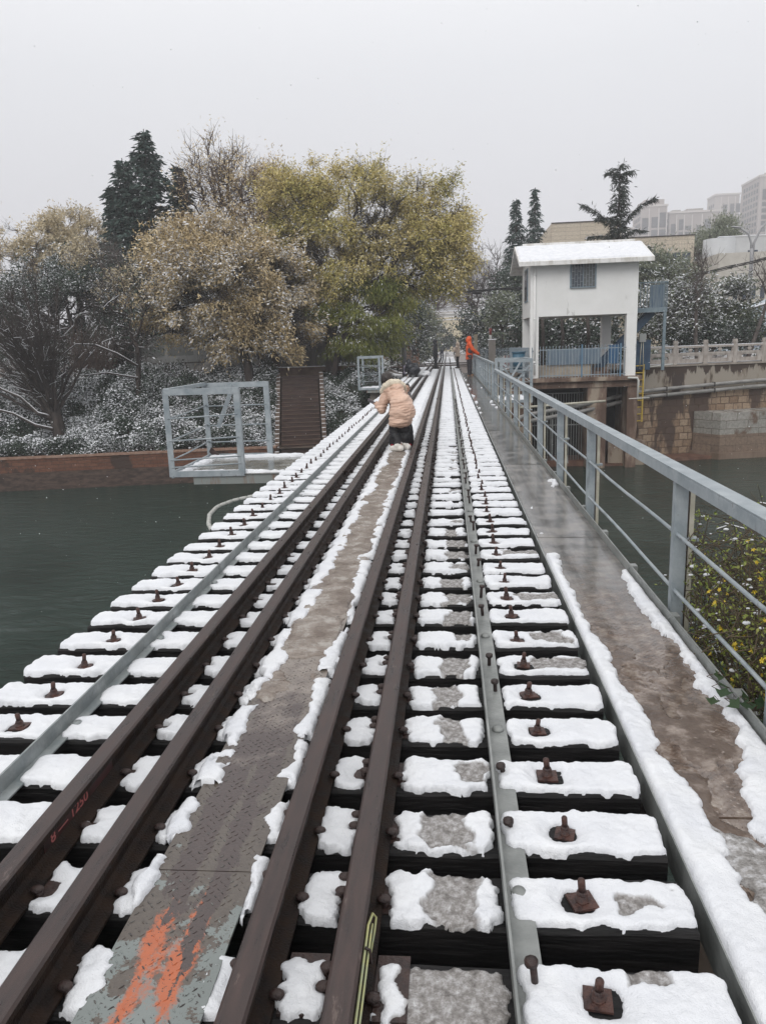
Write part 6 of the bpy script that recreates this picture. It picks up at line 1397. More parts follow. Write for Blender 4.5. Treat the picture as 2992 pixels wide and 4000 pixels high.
# cedar with a star outline
def cedar(label, base, arms, spire, seed):
    rs = np.random.RandomState(seed); t = thing('cedar_tree', label, 'tree', base); SA, SB, SR, SQ, LP, LD = [], [], [], [], [], []
    def limbc(p0, p1, sag, L_=.6, dens=60, r_=.05, w_=1):
        p0 = np.array(p0, float); p1 = np.array(p1, float); N = 8; pts = []
        for i in range(N+1): f = i/N; pts.append(p0+(p1-p0)*f+np.array([0, 0, sag*4*f*(1-f)]))
        for i in range(N): SA.append(pts[i]); SB.append(pts[i+1]); SR.append(r_*(1-i/N*.7)); SQ.append(r_*(1-(i+1)/N*.7))
        m_ = int(np.linalg.norm(p1-p0)*dens); u = rs.random(m_)*N; i_ = np.minimum(u.astype(int), N-1); fr = (u-i_)[:, None]; PP = np.array(pts)
        d = (p1-p0)/np.linalg.norm(p1-p0); s = np.cross(d, [0, 0, 1.0]); s /= np.linalg.norm(s)+1e-9
        P_ = PP[i_]*(1-fr)+PP[i_+1]*fr+s*rs.normal(size=(m_, 1))*.22*w_; LP.append(P_); LD.append(d*.45+s*rs.normal(size=(m_, 1))*.5+np.array([0, 0, -.95])*rs.random((m_, 1))+rs.normal(size=(m_, 3))*.15)
    for (p0, p1, sag) in arms: limbc(p0, p1, sag, dens=150)
    zt, zb, mr_ = spire; z = zb; SA.append(np.array([0, 0, 0.])); SB.append(np.array([0, 0, zt])); SR.append(.2); SQ.append(.03)
    while z < zt:
        f = (zt-z)/(zt-zb)
        for k in range(5):
            a = rs.uniform(0, 2*PI); R = mr_*(.35+.65*f**.7)*rs.uniform(.6, 1.15); limbc((0, 0, z), (R*math.cos(a), R*math.sin(a), z-.1*R+rs.uniform(-.1, .2)), .12*R, dens=60, r_=.025)
        z += .22
    V, F = seg_tubes(SA, SB, SR, SQ, 5); link('trunk', set_mesh('trunk', V, F, BARK, None, True), t)
    P_ = np.concatenate(LP); D = np.concatenate(LD); n_ = len(P_); V, F = leaf_quads(P_, D, .34*(.5+.8*rs.random(n_)), .05*(.6+.8*rs.random(n_)), None, rs); c_ = link('crown', set_mesh('crown', V, F, CEDARM), t)
    k = rs.random(n_) < .13; Pq = P_[k]; q = len(Pq); D = D[k].copy(); D[:, 2] *= .3
    V, F = leaf_quads(Pq+np.array([0, 0, .04]), D, .22*(.5+.9*rs.random(q)), .06*(.6+.9*rs.random(q)), np.tile([0, -.3, 1.0], (q, 1))+rs.normal(size=(q, 3))*.3, rs); link('snow_cover', set_mesh('snow_cover', V, F, SNOWLEAF), c_)
    return t
CEDARM = leaf_mat("cedar_needles", [(.018, .026, .022), (.04, .052, .042), (.075, .085, .07)], nscale=.5)
cedar('star-shaped drooping cedar rising right above the white house roof', (9.95, 48, 0),
      [((0, 0, 7.4), (-2.1, -.3, 9.05), .25), ((0, 0, 7.6), (1.95, -.2, 9.2), .35), ((0, 0, 10.5), (-.75, 0, 10.75), .15), ((0, 0, 10.5), (.75, 0, 10.65), .2), ((0, 0, 7.0), (-1.7, .2, 7.3), .2), ((0, 0, 7.0), (1.4, 0, 7.5), .3), ((0, 0, 6.4), (-2.0, 0, 6.2), .3), ((0, 0, 6.4), (1.8, 0, 6.5), .3), ((0, 0, 8), (-1.2, .4, 8.3), .2), ((0, 0, 5.4), (-1.8, -.4, 4.9), .2), ((0, 0, 5.4), (2.4, -.8, 4.9), .3), ((0, 0, 4.6), (1.6, -.8, 3.9), .3)], (11.1, 3.6, .75), 51)
conifer('fir_tree', 'left of a pair of narrow dark firs behind the white house', (5.3, 62, 0), [(0, 0, 12.0, 3.0, 2.4, 1.0)], CONI, 52, leaf=(.4, .10), snow=.22, droop=.25, group='pair of firs behind the white house', dens=.8, needledown=.6)
conifer('fir_tree', 'right and taller of a pair of narrow dark firs behind the white house', (6.75, 62.5, 0), [(0, 0, 12.8, 3.0, 2.0, 1.0)], CONI, 53, leaf=(.4, .10), snow=.22, droop=.25, group='pair of firs behind the white house', dens=.8, needledown=.6)
# --- right of the track
b_ = (2.6, 62, 0)
tree('bare_tree', 'bare grey tree with wide twigs right of the track beside the firs', 'tree', b_, E(b_[0], b_[2], (2.7, 5.9, 2.5, 2.9), (1.3, 5.1, 1.1, 1.1), (4.2, 5.0, 1.5, 2)),
     [(0, 0, 0), (0, 0, 1.8), (.1, 0, 3)], 190, 0, None, None, r0=.2, rtip=.014, twigs=6, twl=.9, seed=61, barkmat=BARKG, twr=.012, sn_br=.3)
b_ = (-2.2, 76, 0)
tree('bare_tree', 'bare red-brown shrubby tree left of the track under the cable', 'tree', b_, E(b_[0], b_[2], (-2.4, 5.2, 2.2, 1.6), (-1.0, 5.4, 1.4, 1.2)), [(0, 0, 0), (0, 0, 1.8), (0, 0, 3)], 110, 0, None, None, r0=.2, rtip=.016, twigs=6, twl=.9, seed=62, barkmat=BARKB, twr=.014, sn_br=.2)
def ev(lab, b_, ells, n_, seed, mat_=None, snow=.35, leaf=(.17, .09), nl=90, group=None, sp=.34, name='evergreen_shrub', trunkh=1.0, snl=None, cat='shrub'):
    return tree(name, lab, cat, b_, E(b_[0], b_[2], *ells), [(0, 0, 0), (0, 0, trunkh*.6), (0, 0, trunkh)], n_, nl, leaf, mat_ or DARKG, r0=.12, spread=sp, snow=snow, droop=.1, twigs=3, seed=seed, snl=snl or (leaf[0]*.95, leaf[1]*.95), shell=.6, sn_br=0, group=group)
ev('snowy dark evergreen behind the left column of the white house', (4.3, 57, 0), ((4.3, 2.8, 1.9, 2.0), (4.4, 5.2, 1.1, 1.2)), 150, 63, leaf=(.2, .1))
ev('snow-dusted bush beside the track behind the person in the cream coat', (2.1, 60, 0), ((1.9, 2.3, 1.2, 1.7), (2.9, 1.5, 1.3, 1.4)), 90, 64, leaf=(.2, .1))
ev('green leafy tree just left above the white house fence', (3.4, 50, 0), ((3.4, 3.2, .7, 1.3),), 45, 65, mat_=GREYG, snow=.15)
ev('dark evergreen mass seen under the white house', (6.0, 45.5, 0), ((5.2, 2.2, 2.2, 1.1), (8.0, 2.0, 2.2, 1.2), (6.6, 1.2, 3.2, 1.0)), 190, 66, snow=.12, leaf=(.22, .11))
for x, lab in ((4.9, 'leftmost'), (5.9, 'middle'), (7.2, 'rightmost')):
    mb = MB(); mb.tube([(x, 41.5, -.1), (x+.05, 41.5, 1.8), (x-.05, 41.6, 3.0)], [.11, .09, .07], 8); o = mb.build('tree_trunk', BARK); tag(o, lab+' of three dark trunks standing in the shade behind the fence under the white house', 'tree trunk', 'trunks behind the white house')
ev('grey-green feathery trees right behind the white house roof corner', (14.6, 55, 0), ((14.2, 5.8, 1.9, 1.2), (15.6, 5.2, 1.1, 1.0), (12.8, 5.4, 1.5, 1.5), (13.4, 3.6, 2.0, 1.5)), 190, 67, mat_=GREYG, snow=.10, leaf=(.26, .07), name='feathery_tree', cat='tree', trunkh=3)
ev('bamboo-like grey-green trees on the roof terrace above the small hall', (26.4, 84, 6.5), ((26.6, 10.4, 2.6, 1.3), (28.0, 11.5, 1.3, 1.5), (24.3, 10.0, 1.6, 1.0), (28.9, 9.2, 1.0, 1.4)), 200, 68, mat_=GREYG, snow=.02, leaf=(.3, .08), name='bamboo', cat='tree', trunkh=2)
ev('large snowy magnolia behind the balustrade, left one', (12.5, 44, .1), ((12.5, 2.9, 2.2, 1.5), (11.2, 2.5, 1.2, 1.2), (14.0, 2.4, 1.2, 1.0), (12.0, 4.0, 1.1, .9)), 170, 69, mat_=MAGN, snow=.75, leaf=(.20, .09), nl=110, name='magnolia_tree', cat='tree', trunkh=1.4, group='snowy magnolias', sp=.3)
ev('smaller snowy magnolia behind the balustrade beside the leaning bare tree', (15.5, 44, .1), ((15.5, 2.1, 1.25, 1.1), (15.4, 3.3, .7, .8)), 80, 70, mat_=MAGN, snow=.75, leaf=(.20, .09), nl=110, name='magnolia_tree', cat='tree', trunkh=1.0, group='snowy magnolias', sp=.28)
ev('low dark clipped hedge behind the balustrade', (13.6, 43.0, .1), ((13.6, 1.3, 3.6, .45, .5), (17.5, 1.3, 2.5, .45, .5)), 150, 71, snow=.18, leaf=(.12, .07), name='hedge', trunkh=.3)
for (bx, lab, ells, tr_, sd) in ((15.5, 'leaning bare tree at the right picture edge behind the balustrade', ((16.6, 3.2, .9, 1.5), (15.7, 4.3, .9, .8), (17.2, 4.8, .9, 1.1)), [(0, 0, 0), (.25, 0, 1.0), (.55, 0, 2.0), (.8, 0, 2.9)], 72), (13.0, 'thin bare tree standing in front of the left magnolia', ((12.8, 3.6, .5, 1.3), (13.0, 5.0, .6, 1.1)), [(0, 0, 0), (-.15, 0, 1.2), (-.2, 0, 2.4), (-.15, 0, 3.5)], 73)):
    tree('bare_tree', lab, 'tree', (bx, 42.2, .1), E(bx, .1, *ells), tr_, 48, 0, None, None, r0=.13, rtip=.012, twigs=4, twl=.7, seed=sd, barkmat=BARKG, twr=.008, sn_br=.3)
ev('grey snowy bush wall along the left side of the track beyond the bridge', (-2.6, 70, 0), ((-2.2, 2.9, 1.3, 1.9), (-3.2, 4.3, 1.6, 1.6), (-2.6, 1.4, 1.3, 1.3)), 150, 74, snow=.3, leaf=(.24, .12), mat_=GREYG)
ev('dark tree closing the left of the track vista', (-2.2, 115, 0), ((-2.3, 2.8, 1.8, 1.7), (-.6, 2.2, 1.2, 1.1)), 100, 75, snow=.08, leaf=(.34, .16), cat='tree', name='vista_tree')
ev('dark tree closing the right of the track vista', (3.0, 118, 0), ((3.4, 2.5, 1.5, 1.4),), 80, 76, snow=.08, leaf=(.34, .16), cat='tree', name='vista_tree')
ev('snowy bushes behind the camera pole left of the track', (-4.0, 56, -.1), ((-2.6, 1.3, 1.0, 1.7), (-2.1, 3.4, .7, 1.0)), 80, 77, snow=.4, leaf=(.16, .09))
ev('low snowy shrub right of the track behind the striped post', (4.2, 52, 0), ((4.2, .9, 1.6, .8),), 60, 78, snow=.3)
mb = MB()
ev('dark green clipped shrub under the far cage platform', (-3.3, 31.3, -1.6), ((-3.25, -.75, .22, .5),), 30, 79, snow=.02, leaf=(.08, .05), sp=.08, nl=80, trunkh=.3)
ev('dark evergreen filling the space behind the willow at the left picture edge', (-23.5, 44.5, 0), ((-24.0, 2.0, 3.6, 2.2, 1.2), (-19.0, 1.8, 3.0, 1.8, 1.0), (-21.5, 4.6, 3.4, 2.2, 1.2), (-18.0, 5.0, 2.0, 2.0, 1.0), (-27.0, 4.6, 3.0, 2.4, 1)), 420, 91, snow=.22, leaf=(.17, .09), nl=110)
ev('dark shrubbery behind the parked van and the wall panels', (-14.5, 47.5, 0), ((-16.0, 2.6, 3.2, 2.4, 1.0), (-11.0, 2.6, 3.2, 2.4, 1.0), (-7.0, 2.4, 2.2, 2.2, 1.0)), 300, 92, snow=.14, leaf=(.19, .10), nl=110)
ev('dark shrubbery behind the dark trunks of the olive tree', (-5.0, 46, -.2), ((-5.6, 1.2, 1.6, 1.5, .8), (-3.6, 2.4, 1.0, 1.6, .8)), 110, 93, snow=.22, leaf=(.15, .08), nl=100)
# --- bush cover on the slopes (nobody could count it)
def slope_cover(name, label, x0, x1, s0, s1, n_, seed, mat_, hh, leaf, snow, hfun=None):
    rs = np.random.RandomState(seed); X = rs.uniform(x0, x1, n_); s = rs.uniform(s0, s1, n_)
    ok = (np.abs(X+6.45+.167*s) > 1.08) & ~((np.abs(X+.75) < 1.9) & (s > 8.5)) & ~((np.abs(X+.75) < 3.2) & (s > 11))
    X = X[ok]; s = s[ok]; n_ = len(X); lump = np.clip(.5+1.3*fbm(X*.9, s*1.2, seed, 4), 0.04, 1.4)
    z = ground_z(X, s)+lump*hh*rs.random(n_)**.5+.02; P_ = np.stack([X, yb(X)+s, z], -1)
    D = rs.normal(size=P_.shape)+np.array([0, -.4, .5]); V, F = leaf_quads(P_, D, leaf[0]*(.5+rs.random(n_)), leaf[1]*(.5+rs.random(n_)), None, rs)
    mi = np.zeros(len(F), int); k = rs.random(n_) < snow*2.4*np.clip(.42+fbm(X*1.1, s*1.6, seed+9, 4)*1.6, .04, 1); Pq = P_[k]; q = len(Pq)
    Pq[:, 2] += .03; V2, F2 = leaf_quads(Pq, rs.normal(size=(q, 3))*np.array([1, 1, .3]), leaf[0]*(.7+.9*rs.random(q)), leaf[1]*(.9+.9*rs.random(q)), np.tile([0, -.5, 1.0], (q, 1))+rs.normal(size=(q, 3))*.3, rs)
    V, F, mi = join_np([(V, F, mi), (V2, F2, np.ones(len(F2), int))])
    o = link(name, set_mesh(name, V, F, [mat_, SNOWLEAF], mi)); tag(o, label, 'ground cover', kind='stuff'); return o
slope_cover('slope_undergrowth', 'snow-speckled evergreen undergrowth covering the bank left of the stairs', -30, -6.9, .2, 7.5, 230000, 81, DARKG, 1.0, (.095, .05), .52)
slope_cover('slope_undergrowth', 'snow-speckled undergrowth on the bank between stairs and track', -6.9, 2.2, .3, 13, 125000, 82, DARKG, .55, (.095, .05), .48)
slope_cover('trackside_undergrowth', 'snowy low plants beside the track beyond the bridge', -9, -2.5, 12, 40, 26000, 83, GREYG, .5, (.16, .09), .7)
slope_cover('trackside_undergrowth', 'snowy low plants behind the picket fence', 2.7, 14, 11, 28, 26000, 84, GREYG, .5, (.16, .09), .6)
ev('rounded snowy bush on the bank in front of the parked van', (-13.9, 36.2, -1.4), ((-14.0, -.1, .45, .8), (-12.9, -.5, .7, .5)), 70, 85, snow=.4, sp=.15, leaf=(.10, .06))
# --- winter jasmine with yellow flowers and ivy, right foreground
rs = np.random.RandomState(9); t = thing('winter_jasmine', 'tangled winter jasmine with yellow flowers hanging behind the near railing', 'shrub', (0, 0, 0))
n_ = 4200; A = []; B = []; RA = []; RB = []; tips = []
for i in range(n_):
    th = rs.uniform(0, 2*PI); rr = rs.random()**.5; x = 2.05+.85*rr*math.cos(th); y = 3.7+1.25*rr*math.sin(th); p_ = np.array([x, y, rs.uniform(-.9, .45)])
    cap = .86-.26*((x-2.1)/.9)**2-.22*((y-3.7)/1.2)**2
    d = np.array([rs.normal()*.5-.15, rs.normal()*.5-.05, rs.normal()*.45+.15]); d /= np.linalg.norm(d)
    L_ = rs.uniform(.2, .5); pts = [p_]
    for k in range(4):
        d = d+rs.normal(size=3)*.22+np.array([0, 0, -.10]); d /= np.linalg.norm(d); q = pts[-1]+d*L_/4
        q[2] = min(q[2], cap); q[0] = max(q[0], 1.33); pts.append(q)
    for k in range(4): A.append(pts[k]); B.append(pts[k+1]); RA.append(.0032-.0004*k); RB.append(.0028-.0004*k)
    tips.append(pts)
V, F = seg_tubes(A, B, RA, RB, 4); link('stems', set_mesh('stems', V, F, M('jasmine_stem', (.05, .035, .022), (.11, .08, .045), scale=6, rough=.7), None, True), t)
A = np.array(A); B = np.array(B); ok_ = rs.random(len(A)) < .004; V, F = seg_tubes(A[ok_]+np.array([0, 0, .006]), B[ok_]+np.array([0, 0, .006]), np.full(ok_.sum(), .005), np.full(ok_.sum(), .003), 5)
link('snow_cover', set_mesh('snow_cover', V, F, SNOW, None, True), t)
TP = np.array([p_[rs.randint(1, 5)] for p_ in tips for _ in range(6)]); m_ = len(TP)
V, F = leaf_quads(TP+rs.normal(size=TP.shape)*.012, rs.normal(size=TP.shape)+np.array([0, 0, -.3]), .026*(.6+.8*rs.random(m_)), .011*(.6+.8*rs.random(m_)), None, rs)
link('foliage', set_mesh('foliage', V, F, leaf_mat('jasmine_leaf', [(.12, .18, .035), (.23, .27, .06), (.33, .33, .10)])), t)
FM = MB()
for k in range(5):
    a = 2*PI*k/5; c_, s_ = math.cos(a), math.sin(a); pp = [(0, 0, 0), (.006, -.0035, .002), (.013, -.0055, .003), (.018, 0, .001), (.013, .0055, .003), (.006, .0035, .002)]
    FM.add([(x*c_-y*s_, x*s_+y*c_, z) for x, y, z in pp], [tuple(range(6))])
FM.tube([(0, 0, -.016), (0, 0, 0)], [.002, .0035], 6)
FME = FM.mesh('flower', M('yellow_petal', (.62, .43, .02), (.78, .60, .06), scale=30, rough=.6))
top = sorted([p_[-1] for p_ in tips if p_[-1][2] > -.5], key=lambda q: q[0]+.5*abs(q[1]-3.6)+rs.uniform(0, .7))[:95]
for q in top:
    o = link('flower', FME, t, (q[0]-.01, q[1]-.01, q[2]+.005)); o.rotation_euler = (rs.uniform(-1.2, 1.6), rs.uniform(-1.2, .6), rs.uniform(0, 6)); sc = rs.uniform(.55, .95); o.scale = (sc, sc, sc)
# snow lumps in the bush
lm = MB()
for i in range(1100):
    q = tips[rs.randint(0, n_)][rs.randint(1, 5)]; s_ = rs.uniform(.004, .015); lm.ell((q[0], q[1], q[2]+.008), (s_*1.3, s_, s_*.6), 8, 5)
lm.build('snow_lumps', SNOW, t)
IVY = leaf_mat('ivy_leaf', [(.012, .03, .012), (.025, .05, .02), (.05, .075, .03)])
t = thing('ivy', 'dark ivy trailing through the railing foot onto the snowy walkway edge', 'climber', (0, 0, 0))
iv = MB(); ol = [(0, 0), (.35, -.32), (.30, -.62), (.62, -.38), (1.0, 0), (.62, .38), (.30, .62), (.35, .32)]
st = MB()
for i in range(120):
    if i < 9: p_ = np.array([1.10+rs.uniform(-.03, .16), 3.12+rs.uniform(-.14, .12), .03+rs.uniform(0, .10)]); sc = rs.uniform(.045, .065)
    else: p_ = np.array([rs.uniform(1.32, 1.62), rs.uniform(2.2, 3.2), rs.uniform(-.75, .32)]); sc = rs.uniform(.045, .085)
    a = rs.uniform(0, 2*PI); e1 = Vector((math.cos(a), math.sin(a), -.4)).normalized(); nn = Vector((rs.normal()*.4-.3, rs.normal()*.4-.5, 1)).normalized(); e2 = e1.cross(nn).normalized()
    vs = [Vector(p_)+e1*u*sc+e2*v*sc+nn*(.08*sc*(abs(v)-.2)) for u, v in ol]+[Vector(p_)+e1*.35*sc-nn*.05*sc]
    iv.add(vs, [(8, k, (k+1) % 8) for k in range(8)])
    st.tube([Vector(p_), Vector(p_)-e1*.03+Vector((0, 0, -.02)), Vector(p_)+Vector((.06, .05, -.07))], .0016, 4)
iv.build('foliage', IVY, t); st.build('stems', BARKB, t)
# ================================================================== PEOPLE
def remesh_build(mb, name, mat_, parent, voxel=.014, smooth=6, fold=0, fs=(9, 22), seed=0):
    me = mb.mesh(name, mat_); o = bpy.data.objects.new(name, me); COL.objects.link(o)
    r_ = o.modifiers.new('r', 'REMESH'); r_.mode = 'VOXEL'; r_.voxel_size = voxel; r_.use_smooth_shade = True
    s_ = o.modifiers.new('s', 'SMOOTH'); s_.iterations = smooth; s_.factor = .5
    dg = bpy.context.evaluated_depsgraph_get(); m2 = bpy.data.meshes.new_from_object(o.evaluated_get(dg)); bpy.data.objects.remove(o)
    m2.name = name; m2.materials.clear(); m2.materials.append(mat_)
    n_ = len(m2.vertices)
    if n_ == 0: m2 = me; n_ = len(me.vertices)
    if fold:
        co = np.empty(n_*3, np.float32); m2.vertices.foreach_get('co', co); co = co.reshape(-1, 3); nr = np.empty(n_*3, np.float32)
        m2.vertex_normals.foreach_get('vector', nr) if hasattr(m2, 'vertex_normals') else None
        nr = nr.reshape(-1, 3); d = 1-np.abs(fbm(co[:, 0]*fs[0]+co[:, 2]*fs[0]*.5+co[:, 1]*4, co[:, 2]*fs[1]-co[:, 0]*fs[0]*.8, seed, 3))*4.5
        co = co+nr*(d[:, None]*fold); m2.vertices.foreach_set('co', co.ravel())
    m2.polygons.foreach_set('use_smooth', np.ones(len(m2.polygons), bool)); m2.update()
    o = link(name, m2, parent); return o
def caps(mb, p, q, r0, r1, n=12):
    p = Vector(p); q = Vector(q); mb.tube([p, p.lerp(q, .25), p.lerp(q, .5), p.lerp(q, .75), q], [r0, r0+(r1-r0)*.22, r0+(r1-r0)*.45, r0+(r1-r0)*.72, r1], n); mb.ell(p, (r0, r0, r0), n, 8); mb.ell(q, (r1, r1, r1), n, 8)
def hand(mb, w_, e_, h, curl=.4, side=1):
    """palm, four fingers, thumb"""
    w_ = Vector(w_); d = (w_-Vector(e_)).normalized(); up = Vector((0, 0, 1)); s = d.cross(up)
    s = s.normalized() if s.length > .1 else Vector((1, 0, 0)); u = s.cross(d).normalized(); k = h/1.7
    c_ = w_+d*.045*k; caps(mb, w_, c_+d*.01*k, .024*k, .028*k, 8)
    for i in range(4):
        b0 = c_+d*.03*k+s*(i-1.5)*.019*k; L_ = (.032, .037, .035, .028)[i]*k; m_ = b0+d*L_-u*curl*.02*k; t_ = m_+d*L_*.6-u*curl*.04*k
        caps(mb, b0-d*.02*k, m_, .0095*k, .009*k, 6); caps(mb, m_, t_, .009*k, .008*k, 6)
    b0 = w_+d*.02*k+s*side*.022*k; m_ = b0+d*.03*k+s*side*.022*k-u*.01*k; caps(mb, b0, m_, .011*k, .010*k, 6); caps(mb, m_, m_+d*.024*k, .010*k, .008*k, 6)
SKIN = M("skin", (.42, .26, .19), rough=.5)
HAIR = M("dark_hair", (.012, .009, .008), (.03, .02, .016), scale=40, rough=.45, stretch=(1, 1, .2), bump=.4, bscale=60)
def cloth(name, c_, c2=None, rough=.6): return M(name, c_, c2 or tuple(x*1.25 for x in c_), scale=7, rough=rough, bump=.5, bscale=22, bdist=.006)
def person(label, loc, rz, h, P, wear, cat='person', group=None, voxel=.016):
    """P overrides joints, in units of h; facing +y"""
    J = dict(pel=(0, 0, .53), che=(0, 0, .72), nek=(0, .005, .835), hed=(0, .015, .925), sl=(-.112, 0, .80), sr=(.112, 0, .80), el=(-.14, -.02, .63), er=(.14, -.02, .63), hl=(-.14, .04, .48), hr=(.14, .04, .48),
             hpl=(-.05, 0, .51), hpr=(.05, 0, .51), kl=(-.055, .01, .285), kr=(.055, .01, .285), al=(-.055, -.005, .045), ar=(.055, -.005, .045), dl=(0, 1), dr=(0, 1), look=(0, 1, 0))
    J.update(P); v = {k: Vector(q)*h for k, q in J.items() if k not in ('dl', 'dr', 'look')}
    t = thing('person', label, cat, loc, rz, group)
    f = h
    b = MB(); H_ = v['hed']; lk = Vector(J['look']).normalized()
    b.ell(H_, (.046*f, .056*f, .066*f), 16, 12); caps(b, v['nek'], H_, .032*f, .032*f, 10)
    b.ell(H_+lk*.056*f-Vector((0, 0, .008*f)), (.009*f, .012*f, .014*f), 8, 6)                    # nose
    b.ell(H_+lk*.036*f-Vector((0, 0, .045*f)), (.026*f, .024*f, .018*f), 10, 8)                   # chin
    sd = lk.cross(Vector((0, 0, 1))).normalized() if abs(lk.z) < .95 else Vector((1, 0, 0))
    for s in (-1, 1): b.ell(H_+sd*s*.046*f, (.008*f, .010*f, .016*f), 8, 6)                       # ears
    caps(b, v['pel'], v['che'], .075*f, .085*f); caps(b, v['che'], v['nek'], .08*f, .035*f)
    for s_, a, c_, e_ in (('l', 'sl', 'el', 'hl'), ('r', 'sr', 'er', 'hr')):
        caps(b, v['che'], v[a], .05*f, .035*f); caps(b, v[a], v[c_], .030*f, .024*f, 10); caps(b, v[c_], v[e_], .023*f, .016*f, 10); hand(b, v[e_], v[c_], h, .5, 1 if s_ == 'l' else -1)
    for hp, k_, a_, d_ in (('hpl', 'kl', 'al', 'dl'), ('hpr', 'kr', 'ar', 'dr')):
        caps(b, v['pel'], v[hp], .06*f, .05*f); caps(b, v[hp], v[k_], .048*f, .034*f); caps(b, v[k_], v[a_], .033*f, .022*f); caps(b, v[a_], v[a_]+Vector((*J[d_], 0))*.09*f-Vector((0, 0, .028*f)), .02*f, .016*f, 8)
    remesh_build(b, 'body', SKIN, t, voxel*.62, 2)
    for s in (-1, 1):
        m_ = MB(); m_.ell(H_+lk*.049*f+sd*s*.018*f+Vector((0, 0, .006*f)), (.006*f, .006*f, .004*f), 8, 6); m_.build('eye', HAIR, t)
    tr_ = MB(); r_ = wear.get('leg', .052)
    for hp, k_, a_ in (('hpl', 'kl', 'al'), ('hpr', 'kr', 'ar')):
        caps(tr_, v[hp], v[k_], (r_+.012)*f, r_*.9*f); caps(tr_, v[k_], v[a_]+Vector((0, 0, .012*f)), r_*.9*f, r_*wear.get('cuff', .8)*f)
    tr_.ell(v['pel'], (.09*f, .075*f, .07*f)); remesh_build(tr_, 'trousers', wear['trousers'], t, voxel, 4, .004, (7, 16), 2)
    jk = MB(); w_ = wear.get('bulk', .1); hem = wear.get('hem', .42)
    ch, pe = v['che'], v['pel']
    for i in range(5):
        q = ch.lerp(pe, i/4); jk.ell(q, (w_*1.02*f, w_*.78*f, .075*f), 16, 10)
    jk.ell(v['nek'].lerp(ch, .45), (w_*1.0*f, w_*.68*f, .055*f), 16, 10)
    if hem < J['pel'][2]:
        z = J['pel'][2]*f
        while z > hem*f: jk.ell((pe.x, pe.y, z), (w_*1.04*f, w_*.82*f, .04*f), 16, 8); z -= .03*f
    for a, c_, e_ in (('sl', 'el', 'hl'), ('sr', 'er', 'hr')):
        caps(jk, v[a], v[c_], (w_*.48)*f, w_*.42*f); caps(jk, v[c_], v[c_].lerp(v[e_], .9), w_*.42*f, w_*.32*f); caps(jk, v['nek'].lerp(ch, .5), v[a], .05*f, w_*.5*f)
    for e_ in wear.get('extra', ()): jk.ell(Vector(e_[0])*f, [x*f for x in e_[1]], 16, 10)
    j_ = remesh_build(jk, 'jacket', wear['jacket'], t, voxel, 5, wear.get('fold', .005), wear.get('fs', (8, 24)), 5)
    if wear.get('hood'):
        hd = MB(); hd.ell(H_-lk*.018*f+Vector((0, 0, .006*f)), (.066*f, .07*f, .082*f), 16, 12); hd.ell(v['nek'].lerp(H_, .2), (.065*f, .06*f, .05*f), 14, 8); hd.ell(H_-lk*.05*f-Vector((0, 0, .02*f)), (.055*f, .05*f, .07*f))
        remesh_build(hd, 'hood', wear.get('hoodm', wear['jacket']), j_, voxel*.7, 3)
    else:
        hr_ = MB(); hr_.ell(H_-lk*.012*f+Vector((0, 0, .014*f)), (.052*f, .058*f, .064*f), 16, 12); remesh_build(hr_, 'hair', HAIR, t, voxel*.6, 2, .002)
    for s_, a_, d_ in (('l', 'al', 'dl'), ('r', 'ar', 'dr')):
        sh = MB(); d = Vector((*J[d_], 0)).normalized(); a = v[a_]; g = Vector((a.x, a.y, a.z-.018*f))
        caps(sh, g-d*.02*f, g+d*.085*f, .030*f, .024*f, 10); caps(sh, a+Vector((0, 0, wear.get('boot', .01)*f)), g, .030*f, .032*f, 10)
        remesh_build(sh, 'boot' if wear.get('boot', 0) > .03 else 'shoe', wear['shoes'], t, voxel*.8, 3)
    return t
BLKC = cloth("black_cloth", (.010, .010, .012)); NAVY = cloth("navy_black_coat", (.012, .014, .02), rough=.45)
# woman in the tan-pink puffer coat, bent forward
PINKC = M("tan_pink_shiny_puffer", (.54, .35, .26), (.68, .47, .36), scale=5, rough=.34, bump=.9, bscale=14, bdist=.012, stretch=(.7, .7, 2.2), spec=.6)
FUR = M("cream_fur_trim", (.56, .48, .37), (.74, .67, .55), scale=22, rough=.95, bump=1.0, bscale=120, bdist=.006)
t = thing('person', 'woman in a shiny tan-pink puffer coat with cream fur hood bending over between the rails', 'person', (-.735, 11.17, .035))
b = MB()
b.ell((-.165, .40, 1.00), (.068, .075, .088), 16, 12); b.ell((-.175, .485, .955), (.035, .03, .03), 10, 8); b.ell((-.165, .505, .99), (.012, .014, .018), 8, 6)
for s in (-1, 1): b.ell((-.155+s*.066, .43, .99), (.01, .015, .022), 8, 6)
caps(b, (-.10, .33, .90), (-.15, .40, .96), .05, .045); caps(b, (.03, .05, .60), (-.06, .30, .84), .12, .11); caps(b, (-.06, .30, .84), (-.10, .33, .90), .10, .05)
caps(b, (-.06, .28, .84), (-.19, .28, .83), .06, .05); caps(b, (-.19, .28, .83), (-.265, .26, .62), .045, .036); caps(b, (-.265, .26, .62), (-.33, .38, .665), .034, .024); hand(b, (-.33, .38, .665), (-.265, .26, .62), 1.45, .7, -1)
caps(b, (-.02, .30, .84), (.09, .32, .80), .06, .05); caps(b, (.09, .32, .80), (.13, .48, .66), .045, .036); caps(b, (.13, .48, .66), (.02, .60, .66), .034, .024); hand(b, (.02, .60, .66), (.13, .48, .66), 1.45, .7, 1)
for hx, kx, ax, ay in ((-.05, -.075, .015, .0), (.10, .085, .10, .10)):
    caps(b, (hx, .06, .56), (kx, .13, .32), .07, .05); caps(b, (kx, .13, .32), (ax, ay, .09), .05, .035); caps(b, (ax, ay, .08), (ax-.04, ay+.11, .03), .03, .024)
remesh_build(b, 'body', SKIN, t, .009, 2)
